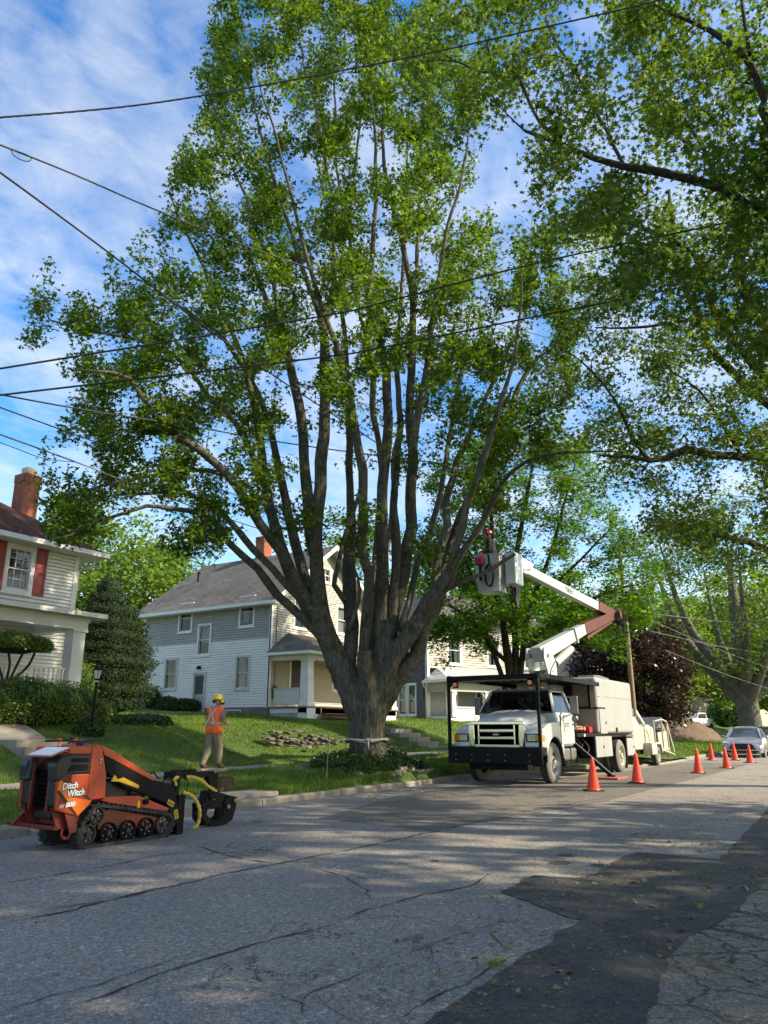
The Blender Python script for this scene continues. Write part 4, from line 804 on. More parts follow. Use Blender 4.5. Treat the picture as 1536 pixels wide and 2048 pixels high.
lap(mh,FF,(2.25,ZR-.05),gx,ww(FF,fw_)+[FD],M['cream_siding'],name='front_siding')
window(mh,FF,2.05,5.95,.8,1.35,.1,curtain=[(.3,.9,.4)]);window(mh,FF,5.5,6.05,.8,1.3,.1,curtain=[(.05,.95,.0)]);window(mh,FF,4.05,8.5,.66,.62,.1,curtain=[(.3,.8,0)],cols=2,rows=1);window(mh,FF,5.6,3.2,1.5,1.3,.1,mid=.6)
core=MB();core.box(X0+.55,X1-.01,Y0+.55,Y1-.01,1.3,ZE);core.prism([(X0+.05,ZE),(X1-.05,ZE),(XM,ZR-.08)],Y0+.55,Y1-.01);core.build('wall',M['white_siding'],mh)
boxpart(mh,None,'foundation','mortar',(X0+.06,X1-.06,Y0+.06,Y1-.06,1.0,2.25))
def blocks(house,F,L_,z0,z1,skip,h=.19,l=.42,mat='block',y0=.0):
    z=z0;r=0
    while z<z1-.05:
        x=-l/2 if r%2 else 0
        while x<L_:
            a,b=max(0,x)+.006,min(L_,x+l)-.006
            if b-a>.05 and not any(a<q and b>p and z+h>c and z<d for p,q,c,d in skip):
                mb=MB();mb.M=F;mb.box(a,b,-.1,y0+rnd(-.012,.01),z+.006,min(z1,z+h)-.006);mb.build('foundation_block',M[mat],house)
            x+=l
        z+=h;r+=1
blocks(mh,FS,Y1-Y0,1.5,2.25,D+[(1.55,2.5,1.5,2.2)]);blocks(mh,FF,1.0,1.6,2.25,[])
boxpart(mh,FS,'corner_board','white_trim',(-.015,.1,-.1,.035,2.22,ZE),(Y1-Y0-.1,Y1-Y0+.02,-.1,.035,2.22,ZE));boxpart(mh,FF,'corner_board','white_trim',(-.035,.09,-.05,.03,2.22,ZE))
# side door with worn panels
d=boxpart(mh,FS,'side_door','worn_trim',(3.86,3.96,-.05,.045,1.62,3.92),(4.6,4.7,-.05,.045,1.62,3.92),(3.96,4.6,-.05,.045,3.82,3.92))
boxpart(d,FS,'door_leaf','door_grey',(3.96,4.6,-.05,-.01,1.6,2.12),(3.96,4.02,-.05,0,2.12,3.82),(4.54,4.6,-.05,0,2.12,3.82),(4.02,4.54,-.05,0,3.74,3.82));boxpart(d,FS,'door_panel','door_panel',(4.02,4.54,-.045,-.02,2.12,2.9));boxpart(d,FS,'pane','screen',(4.02,4.54,-.045,-.02,2.9,3.74));boxpart(d,FS,'door_handle','steel',(4.0,4.03,0,.03,2.68,2.8))
mb=MB();mb.M=FS;mb.tube([(4.3,.02,4.12),(4.3,.14,4.12),(4.3,.2,4.05)],[.09,.07,.05],8);mb.build('door_lamp',M['black_paint'],mh)
# basement window and vine
boxpart(mh,FS,'basement_window','worn_trim',(1.55,1.62,-.02,.03,1.55,2.18),(2.43,2.5,-.02,.03,1.55,2.18),(1.62,2.43,-.02,.03,2.11,2.18));boxpart(mh,FS,'pane','curtain',(1.62,2.43,-.03,.0,1.5,2.11))
# roof, gutters, rakes
sl=(ZR-ZE)/(XM-X0);OV=.5
def rz(x): return ZR+.06-abs(x-XM)*sl
xe0=X0-OV;xe1=X1+OV;ya,yb=Y0-.55,Y1+.4
rooff(mh,'shingle_grey',[(xe0,ya,rz(xe0)),(xe0,yb,rz(xe0)),(XM,yb,rz(XM)),(XM,ya,rz(XM))]);rooff(mh,'shingle_grey',[(xe1,ya,rz(xe1)),(xe1,yb,rz(xe1)),(XM,yb,rz(XM)),(XM,ya,rz(XM))])
g=MB();g.box(xe0-.09,xe0+.02,ya,yb,rz(xe0)-.17,rz(xe0)-.02);g.box(xe0+.02,X0,ya+.02,yb-.02,rz(xe0)-.16,rz(xe0)-.13);g.build('gutter',M['white_trim'],mh)
for sg,nm in ((-1,0),(1,0)):
    xe=xe0 if sg<0 else xe1;mb=MB();n_=Vector((0,0,1))
    for y_ in (ya-.03,):
        mb.add([(xe,y_,rz(xe)-.22),(XM,y_,rz(XM)-.22),(XM,y_,rz(XM)+.02),(xe,y_,rz(xe)+.02),(xe,y_+.035,rz(xe)-.22),(XM,y_+.035,rz(XM)-.22),(XM,y_+.035,rz(XM)+.02),(xe,y_+.035,rz(xe)+.02)],[(0,1,2,3),(4,7,6,5),(0,4,5,1),(2,6,7,3),(1,5,6,2),(0,3,7,4)])
    mb.build('rake_board',M['white_trim'],mh)
    # soffit boards under the overhang
    n=40
    for i in range(n):
        a=lerp(xe,XM,i/n);b=lerp(xe,XM,(i+.88)/n);s_=MB();s_.quad((a,ya+.02,rz(a)-.12),(b,ya+.02,rz(b)-.12),(b,Y0,rz(b)-.12),(a,Y0,rz(a)-.12));s_.build('soffit_board',M['cream_siding'],mh,rec=False)
chimney(mh,30.5,27.0,9.6,11.45,.62,.62,cap=False)
mb=MB();mb.cyl((28.3,29.6,rz(28.3)),(28.3,29.6,rz(28.3)+.5),.05);mb.cyl((28.3,29.6,rz(28.3)+.5),(28.2,29.4,rz(28.3)+.45),.06);mb.build('vent_pipe',M['black_paint'],mh)
# porch
PX0,PX1,PY0=26.15,33.6,20.35
dk=boxpart(mh,None,'porch_floor','wood',(PX0-.1,PX1,PY0-.08,Y0,2.2,2.26));boxpart(mh,None,'porch_skirt','white_trim',(PX0-.02,PX0+.03,PY0,Y0-.02,2.0,2.2),(PX0-.02,PX1-.1,PY0-.02,PY0+.03,1.95,2.2))
FPs=wallM((PX0,Y0,0),(0,-1,0),(-1,0,0));FPf=wallM((PX0,PY0,0),(1,0,0),(0,-1,0))
for i in range(22): u=.06+i*.092;boxpart(mh,FPs,'lattice_slat','worn_trim',(u,u+.055,-.01,.015,1.5,2.0))
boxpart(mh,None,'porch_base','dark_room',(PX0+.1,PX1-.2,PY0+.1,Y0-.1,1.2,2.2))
boxpart(mh,FPf,'porch_skirt','white_trim',(.5,1.0,-.02,.02,1.5,2.2),(1.05,7.3,-.02,.02,1.55,2.19))
def column(house,x,y,z0,z1,w0,w1):
    mb=MB();a,b=w0/2,w1/2;mb.add([(x-a,y-a,z0),(x+a,y-a,z0),(x+a,y+a,z0),(x-a,y+a,z0),(x-b,y-b,z1),(x+b,y-b,z1),(x+b,y+b,z1),(x-b,y+b,z1)],[(0,3,2,1),(4,5,6,7),(0,1,5,4),(1,2,6,5),(2,3,7,6),(3,0,4,7)])
    mb.box(x-b-.05,x+b+.05,y-b-.05,y+b+.05,z1-.08,z1);mb.box(x-a-.04,x+a+.04,y-a-.04,y+a+.04,z0,z0+.12);return mb.build('porch_column',M['white_trim'],house,bevel=.008)
column(mh,PX0+.28,PY0+.22,2.26,4.25,.46,.38);column(mh,PX1-.3,PY0+.22,2.26,4.25,.46,.38);boxpart(mh,None,'column_pier','white_trim',(PX0-.02,PX0+.56,PY0-.06,PY0+.44,1.3,2.26))
for u0,u1,F in ((.15,Y0-PY0-.5,FPs),):
    boxpart(mh,F,'porch_rail','worn_trim',(u0,u1,-.12,-.04,3.0,3.06),(u0,u1,-.11,-.05,2.34,2.4))
    for i in range(26): u=u0+.03+i*(u1-u0)/26;boxpart(mh,F,'baluster','white_trim',(u,u+.035,-.1,-.06,2.4,3.0))
boxpart(mh,None,'porch_beam','white_trim',(PX0-.02,PX1,PY0,PY0+.4,4.25,4.52),(PX0-.02,PX0+.4,PY0+.4,Y0,4.25,4.52));boxpart(mh,None,'porch_ceiling','white_trim',(PX0,PX1,PY0+.1,Y0,4.52,4.55))
pe=.35;zr0,zr1=4.58,5.6
rooff(mh,'shingle_grey',[(PX0-pe,PY0-pe,zr0),(PX1+pe,PY0-pe,zr0),(PX1-1.2,Y0,zr1),(PX0+1.1,Y0,zr1)],name='porch_roof');rooff(mh,'shingle_grey',[(PX0-pe,PY0-pe,zr0),(PX0-pe,Y0,zr0),(PX0+1.1,Y0,zr1),(PX0+1.1,Y0-.01,zr1)],name='porch_roof')
g=MB();g.box(PX0-pe-.08,PX1+pe,PY0-pe-.09,PY0-pe,zr0-.13,zr0-.01);g.box(PX0-pe-.08,PX0-pe,PY0-pe,Y0,zr0-.13,zr0-.01);g.box(PX0-pe,PX1+pe,PY0-pe,Y0,zr0-.1,zr0-.07);g.build('gutter',M['white_trim'],mh)
d=boxpart(mh,FF,'front_door','white_trim',(1.38,1.48,-.06,.04,2.26,4.52),(2.3,2.4,-.06,.04,2.26,4.52),(1.48,2.3,-.06,.04,4.42,4.52));boxpart(d,FF,'door_leaf','cream_siding',(1.48,2.3,-.08,-.02,2.26,3.3),(1.48,1.56,-.08,-.01,3.3,4.42),(2.22,2.3,-.08,-.01,3.3,4.42));boxpart(d,FF,'screen','screen',(1.56,2.22,-.06,-.015,2.45,3.1),(1.56,2.22,-.06,-.018,3.16,4.36))
boxpart(mh,FF,'mailbox','black_paint',(2.55,2.75,.02,.14,3.35,3.65))
mb=MB();mb.M=FF;mb.lathe([(0,.0),(.14,0),(.14,.1),(.08,.16),(0,.16)],(.35,.02,3.05),'y',12);mb.box(.24,.46,.01,.08,2.6,2.95);mb.tube([(.35,.03,3.1),(.35,.03,6.9)],.016,6);mb.build('electric_meter',M['wire_bare'],mh)
sp=empty('wooden_steps',(29.2,PY0,1.6),label='brown wooden steps to the porch, just left of the big trunk',cat='steps')
for i in range(3): boxpart(sp,None,'tread','wood',(-2.3,.6,-1.15+i*.32,-.8+i*.32,.0+i*.17,.045+i*.17));boxpart(sp,None,'riser','wood',(-2.28,.58,-.86+i*.32,-.83+i*.32,-.2+i*.17,i*.17))
boxpart(sp,None,'stringer','wood',(-2.3,-2.25,-1.1,-.05,-.25,.1),(.55,.6,-1.1,-.05,-.25,.1))
# ---- left house: white clapboard, red shutters, hipped brown roof
lh=empty('house',(0,0,0),label='white clapboard house with red shutters and a hipped brown shingle roof',cat='house')
LX0,LX1,LY0,LY1=6.5,15.9,22.5,31.5;LZ=7.1
FL=wallM((LX0,LY0,0),(1,0,0),(0,-1,0));FR=wallM((LX1,LY1,0),(0,-1,0),(1,0,0))
LW=[(7.27,5.62,.74,1.3),(3.0,5.62,.74,1.3)];PWN=[(4.7,2.6,2.6,1.45)]
lap(lh,FL,(4.9,LZ),lambda z:(0,LX1-LX0),ww(FL,LW),M['white_siding'],course=.118)
lap(lh,FL,(2.3,4.9),lambda z:(0,LX1-LX0),ww(FL,PWN),M['white_siding'],course=.118)
boxpart(lh,None,'wall','white_siding',(LX0+.01,LX1-.01,LY0+.6,LY1,1.2,LZ));lap(lh,FR,(2.2,LZ),lambda z:(0,LY1-LY0),[],M['white_siding'],course=.118)
boxpart(lh,None,'foundation','block',(LX0+.05,LX1-.05,LY0+.05,LY1,1.0,2.3))
for u,z,w_,h in LW:
    window(lh,FL,u,z,w_,h,.16,cols=3,rows=2,curtain=None)
    for sg in (-1,1):
        c=u+sg*(w_/2+.16+.2);o=boxpart(lh,FL,'shutter','red_paint',(c-.2,c+.2,.02,.045,z-.12,z+h+.18));p=MB();p.M=FL
        for lo,hi in ((z-.12,z-.02),(z+.62,z+.7),(z+h+.08,z+h+.18)): p.box(c-.2,c+.2,.045,.065,lo,hi)
        for x in (c-.2,c+.13): p.box(x,x+.07,.045,.063,z-.12,z+h+.18)
        p.box(c-.1,c+.1,.045,.055,z+.03,z+.57);p.box(c-.1,c+.1,.045,.055,z+.75,z+h+.03);p.build('shutter_panel',M['red_paint'],o)
# arched picture window behind the porch
u,z,w_,h=PWN[0];W=boxpart(lh,FL,'window','white_trim',(u-w_/2-.14,u-w_/2,-.03,.05,z-.1,z+h+.14),(u+w_/2,u+w_/2+.14,-.03,.05,z-.1,z+h+.14),(u-w_/2,u+w_/2,-.03,.05,z+h,z+h+.14),(u-w_/2,u+w_/2,-.03,.05,z-.1,z),label=None) if False else None
W=boxpart(lh,FL,'window','white_trim',(u-w_/2-.14,u-w_/2,-.03,.05,z-.1,z+h+.14),(u+w_/2,u+w_/2+.14,-.03,.05,z-.1,z+h+.14),(u-w_/2,u+w_/2,-.03,.05,z+h,z+h+.14),(u-w_/2,u+w_/2,-.03,.05,z-.1,z));W['label']='wide window with an arched fan of glazing bars'
boxpart(W,FL,'room','dark_room',(u-w_/2,u+w_/2,-.5,-.12,z,z+h));g=MB();g.M=FL;g.quad((u-w_/2,-.06,z),(u+w_/2,-.06,z),(u+w_/2,-.06,z+h),(u-w_/2,-.06,z+h));g.build('pane',M['glass'],W)
mb=MB();mb.M=FL
for rr in (1.22,.6): mb.tube([(u+rr*math.cos(R(a)),-.05,z+.05+rr*math.sin(R(a))) for a in range(0,181,12)],.016,6)
for a in (30,60,90,120,150): mb.tube([(u,-.05,z+.05),(u+1.22*math.cos(R(a)),-.05,z+.05+1.22*math.sin(R(a)))],.012,6)
mb.build('glazing_bar',M['white_trim'],W)
boxpart(lh,FL,'corner_board','white_trim',(LX1-LX0-.14,LX1-LX0+.02,-.02,.035,2.3,LZ));boxpart(lh,FR,'corner_board','white_trim',(LY1-LY0-.14,LY1-LY0,-.02,.035,2.3,LZ))
e=.62;hx0,hx1,hy0,hy1=LX0-e,LX1+e,LY0-e,LY1+e;zq=LZ+.12;rh=3.2;md=(hy1-hy0)/2
r0=(hx0+md-.3,LY0-e+md,zq+rh);r1=(hx1-md+.3,LY0-e+md,zq+rh)
rooff(lh,'shingle_brown',[(hx0,hy0,zq),(hx1,hy0,zq),r1,r0]);rooff(lh,'shingle_brown',[(hx1,hy0,zq),(hx1,hy1,zq),r1,(r1[0],r1[1]+.01,r1[2])]);rooff(lh,'shingle_brown',[(hx0,hy1,zq),(hx1,hy1,zq),r1,r0])
g=MB();g.box(hx0,hx1+.1,hy0-.11,hy0,zq-.17,zq-.01);g.box(hx1,hx1+.1,hy0,hy1,zq-.17,zq-.01);g.build('gutter',M['white_trim'],lh);boxpart(lh,None,'soffit','white_trim',(hx0,hx1,hy0,LY0,zq-.16,zq-.11),(LX1,hx1,LY0,hy1,zq-.16,zq-.11))
mb=MB();mb.tube([(hx1-.1,hy0+.5,zq-.15),(hx1-.1,hy0+.5,zq-.4),(LX1+.12,hy0+.75,zq-.6),(LX1+.1,hy0+.8,2.4)],.05,8);mb.build('downspout',M['white_trim'],lh)
for i in range(9):
    mb=MB();x=hx1-.5-i*.9;mb.bar((x,hy0+.12,zq+.03),(x,hy0+.12,zq+.2),.02);mb.bar((x,hy0+.12,zq+.2),(x,hy0+.02,zq+.08),.02);mb.build('snow_guard',M['wire_bare'],lh)
chimney(lh,15.3,25.2,8.0,10.35,.62,.62)
# porch of the left house
QX0,QX1,QY0=6.5,14.95,20.3;zt=4.28
boxpart(lh,None,'porch_floor','white_trim',(QX0,QX1,QY0-.05,LY0,2.12,2.25));boxpart(lh,None,'porch_skirt','block',(QX0,QX1-.05,QY0,LY0,1.2,2.12))
for x in (QX1-.28,QX1-4.2,QX0+.3): column(lh,x,QY0+.2,2.25,zt,.42,.42)
boxpart(lh,None,'porch_beam','white_trim',(QX0,QX1-.02,QY0-.02,QY0+.4,zt,zt+.24),(QX0,QX1+.02,QY0-.04,QY0+.42,zt+.24,zt+.45),(QX1-.4,QX1-.02,QY0+.4,LY0,zt,zt+.45));boxpart(lh,None,'porch_ceiling','white_trim',(QX0,QX1-.05,QY0+.1,LY0,zt+.36,zt+.4))
rooff(lh,'shingle_brown',[(QX0-.3,QY0-.35,zt+.5),(QX1+.3,QY0-.35,zt+.5),(QX1+.1,LY0,zt+.78),(QX0-.3,LY0,zt+.78)],name='porch_roof')
g=MB();g.box(QX0,QX1+.35,QY0-.44,QY0-.34,zt+.36,zt+.5);g.box(QX1+.25,QX1+.35,QY0-.34,LY0,zt+.36,zt+.5);g.build('gutter',M['white_trim'],lh)
boxpart(lh,None,'porch_rail','white_trim',(QX0,QX1-.5,QY0+.12,QY0+.2,3.05,3.11),(QX0,QX1-.5,QY0+.13,QY0+.19,2.4,2.46))
for i in range(48):
    x=QX1-.6-i*.155;mb=MB();mb.lathe([(.03,0),(.03,.1),(.018,.14),(.035,.3),(.02,.48),(.03,.52),(.03,.6)],(x,QY0+.16,2.45),n=8);mb.build('baluster',M['white_trim'],lh,rec=False)
# ---- grey house with white porch behind the truck (turned a little from the street)
gh=empty('house',(40.9,22.6,0),R(-22),label='dark grey sided house with a white-columned front porch, behind the bucket truck',cat='house');z0=1.7
FG=wallM((0,0,0),(0,1,0),(-1,0,0));FH=wallM((0,0,0),(1,0,0),(0,-1,0))
gw=[(1.55,2.2,.7,1.75),(2.55,2.2,.7,1.75),(2.2,5.5,.8,1.4)]
lap(gh,FG,(z0+.2,8),lambda z:(0,9),ww(FG,gw),M['slate_siding'],course=.15)
for u,z,w_,h in gw: window(gh,FG,u,z,w_,h,.12,curtain=[(.1,.9,.5)])
gw2=[(2.2,5.3,.95,1.6),(5.6,5.3,.95,1.6),(9,5.3,.95,1.6)];lap(gh,FH,(4.9,8.1),lambda z:(0,11),ww(FH,gw2),M['cream_siding'],course=.15)
for u,z,w_,h in gw2: window(gh,FH,u,z,w_,h,.14,curtain=[(0,.4,0),(.6,1,0)])
boxpart(gh,None,'wall','white_siding',(.6,11,.6,9,1.2,8));boxpart(gh,FG,'corner_board','white_trim',(-.02,.16,-.1,.04,z0,8));boxpart(gh,FH,'corner_board','white_trim',(-.04,.16,-.1,.04,z0,8))
rooff(gh,'shingle_grey',[(-.5,-.6,8.0),(11.5,-.6,8.0),(7.5,4.5,10.6),(3.5,4.5,10.6)]);rooff(gh,'shingle_grey',[(-.5,9.5,8.0),(-.5,-.6,8.0),(3.5,4.49,10.6),(3.5,4.5,10.6)])
mb=MB();mb.M=FG;mb.box(.35,.6,.02,.1,3.1,3.5);mb.lathe([(0,.16),(.09,.14),(.11,.08)],(.47,.0,3.3),'y',12);mb.tube([(.47,.05,3.5),(.47,.05,6.8)],.025,6);mb.build('electric_meter',M['wire_bare'],gh)
pf=-2.0
boxpart(gh,None,'porch_floor','white_trim',(.1,9,pf,0,z0,z0+.35));boxpart(gh,None,'porch_ceiling','white_trim',(.1,9,pf,0,4.02,4.08))
boxpart(gh,None,'porch_beam','cream_siding',(0,9.2,pf-.02,pf+.25,3.45,4.05),(0,.25,pf+.25,0,3.45,4.05))
for x in (.35,3.0,5.65,8.3):
    column(gh,x,pf+.12,z0+.3,3.47,.34,.26)
for x in (.35,3.0,5.65):
    for sx,dx in ((x+.16,1),(x+2.65-.16,-1)): mb=MB();mb.prism([(sx,3.46),(sx+dx*.2,3.46),(sx,3.1)],pf+.06,pf+.16);mb.build('bracket',M['white_trim'],gh)
    boxpart(gh,None,'porch_panel','white_trim',(x+.2,x+2.42,pf+.06,pf+.14,z0+.3,2.5));boxpart(gh,None,'panel_rail','white_trim',(x+.2,x+2.42,pf+.0,pf+.2,2.5,2.58))
boxpart(gh,FH,'inner_wall','rust_red',(0,9,-.04,-.02,z0,4.02)).data.materials[0]=M['door_grey']
for u in (1.9,4.4):
    o=boxpart(gh,FH,'porch_door','white_trim',(u-.5,u-.4,-.02,.04,2.05,3.9),(u+.4,u+.5,-.02,.04,2.05,3.9),(u-.4,u+.4,-.02,.04,3.8,3.9),(u-.4,u+.4,-.02,.03,2.05,2.7));boxpart(o,FH,'pane','dark_room',(u-.32,u+.32,.0,.035,2.75,3.7));b=MB();b.M=FH
    for i in range(1,3): b.box(u-.32+i*.213-.012,u-.32+i*.213+.012,.035,.045,2.75,3.7)
    for i in range(1,4): b.box(u-.32,u+.32,.035,.047,2.75+i*.237-.012,2.75+i*.237+.012)
    b.build('glazing_bar',M['white_trim'],o)
rooff(gh,'tin',[(-.35,pf-.35,4.12),(9.4,pf-.35,4.12),(8.6,0,4.95),(.8,0,4.95)],name='porch_roof',course=3);rooff(gh,'tin',[(-.35,.0,4.12),(-.35,pf-.35,4.12),(.8,-.01,4.95),(.8,0,4.95)],name='porch_roof',course=3)
g=MB();g.box(-.45,9.5,pf-.47,pf-.35,3.98,4.12);g.box(-.45,-.35,pf-.35,0,3.98,4.12);g.tube([(-.4,-.1,4.0),(-.35,-.05,3.8),(-.1,-.03,3.65),(-.08,-.05,1.8)],.045,6);g.build('gutter',M['white_trim'],gh)
# ---- white gabled house and brown shingled cottage further along
v=at(1187,1400,72);wh=empty('house',(v.x,v.y,2.0),R(-6),label='far white gabled house with dark shutters, seen above the chip box',cat='house')
FW=wallM((0,0,0),(1,0,0),(0,-1,0));FV=wallM((0,0,0),(0,1,0),(-1,0,0))
lap(wh,FW,(0,7.6),lambda z:(-4.2,4.2) if z<4 else (-4.2+(z-4)*1.12,4.2-(z-4)*1.12),[],M['white_siding'],course=.2);boxpart(wh,None,'wall','white_siding',(-4.15,4.15,.05,8,-1,4))
FV=wallM((-4.2,0,0),(0,1,0),(-1,0,0));lap(wh,FV,(0,4),lambda z:(0,8),[],M['white_siding'],course=.2)
rooff(wh,'shingle_grey',[(-4.6,-.5,3.7),(-4.6,8.5,3.7),(0,8.5,7.9),(0,-.5,7.9)],course=.3);rooff(wh,'shingle_grey',[(4.6,-.5,3.7),(4.6,8.5,3.7),(0,8.5,7.9),(0,-.5,7.9)],course=.3)
for u in (-2,1.6):
    window(wh,FW,u,1.5,.9,1.7,.12)
    for s_ in (-1,1): boxpart(wh,FW,'shutter','slate_siding',(u+s_*.85-.22,u+s_*.85+.22,.02,.06,1.4,3.3))
window(wh,FW,0,5,.6,.9,.12)
lap(wh,wallM((-9,1.0,0),(1,0,0),(0,-1,0)),(0,3),lambda z:(0,4.75),[],M['white_siding'],course=.35,name='garage_siding');boxpart(wh,None,'garage','white_trim',(-9,-4.2,1.05,7,-1,3));rooff(wh,'shingle_grey',[(-9.3,.7,3.0),(-4.2,.7,3.0),(-4.2,6,4.6),(-9.3,6,4.6)],name='garage_roof',course=.3)
v=at(1398,1438,112);bh=empty('house',(v.x,v.y,2.9),R(-14),label='brown shingled cottage with a red roof behind the dirt mound',cat='house')
FB=wallM((-4.2,0,0),(1,0,0),(0,-1,0));lap(bh,FB,(0,2.5),lambda z:(0,9.5),[],M['cream_siding'],course=.3,name='lower_siding');bs=M['rust_red']
lap(bh,FB,(2.5,5.3),lambda z:(0,4.6) if z<4.1 else ((z-4.1)*1.7,4.6-(z-4.1)*1.7),[(1.7,2.6,3.1,4.1)],simple('brown_shakes',(.1,.055,.04),.9,var=.3),course=.2,name='upper_siding')
boxpart(bh,None,'wall','block',(-4.1,5.2,.1,8,-1,2.9));boxpart(bh,None,'wall','block',(-4.1,.35,.1,8,2.9,4.1));boxpart(bh,FB,'trim','white_trim',(0,4.6,.02,.1,2.42,2.6))
window(bh,FB,2.15,3.15,.75,.85,.15);rooff(bh,'rust_red',[(.6,-.5,4.0),(.6,8.5,4.0),(-1.9,8.5,5.5),(-1.9,-.5,5.5)],course=.4);rooff(bh,'rust_red',[(-4.6,-.5,3.9),(-4.6,8.5,3.9),(-1.9,8.5,5.5),(-1.9,-.5,5.5)],course=.4)
rooff(bh,'shingle_brown',[(.4,-.6,2.6),(5.8,-.6,2.6),(4.5,4,4.2),(.4,4,4.2)],course=.4)
mb=MB()
for a,b in (((-4.6,3.9),(-1.9,5.5)),((.6,4.0),(-1.9,5.5))): mb.bar((a[0],-.55,a[1]),(b[0],-.55,b[1]),.06,.3)
mb.build('rake_board',M['white_trim'],bh)
# ---------------------------------------------------------------- lettering
def text(body,F,x,z,size,mat,parent,name='lettering',off=.004,thick=.0015,shear=0,bold=0,align='LEFT',sx=1,rot=0):
    cu=bpy.data.curves.new(name,'FONT');cu.body=body;cu.size=size;cu.extrude=thick;cu.shear=shear;cu.offset=bold;cu.align_x=align;cu.resolution_u=3;cu.fill_mode='BOTH'
    t=bpy.data.objects.new(name,cu);COL.objects.link(t);bpy.context.view_layer.update();me=bpy.data.meshes.new_from_object(t.evaluated_get(bpy.context.evaluated_depsgraph_get()));bpy.data.objects.remove(t)
    c,s_=math.cos(rot),math.sin(rot)
    for v in me.vertices: a,b=v.co.x*sx,v.co.y;v.co=F@Vector((x+a*c-b*s_,off+v.co.z,z+a*s_+b*c))
    me.materials.clear();me.materials.append(M[mat]);o=bpy.data.objects.new(name,me);COL.objects.link(o);o.parent=parent;return o
def part(root,name,mat,fn,bevel=0,smooth=False,parent=None,n=2):
    mb=MB();fn(mb);return mb.build(name,M[mat],parent or root,bevel=bevel,smooth=smooth,segs=n)
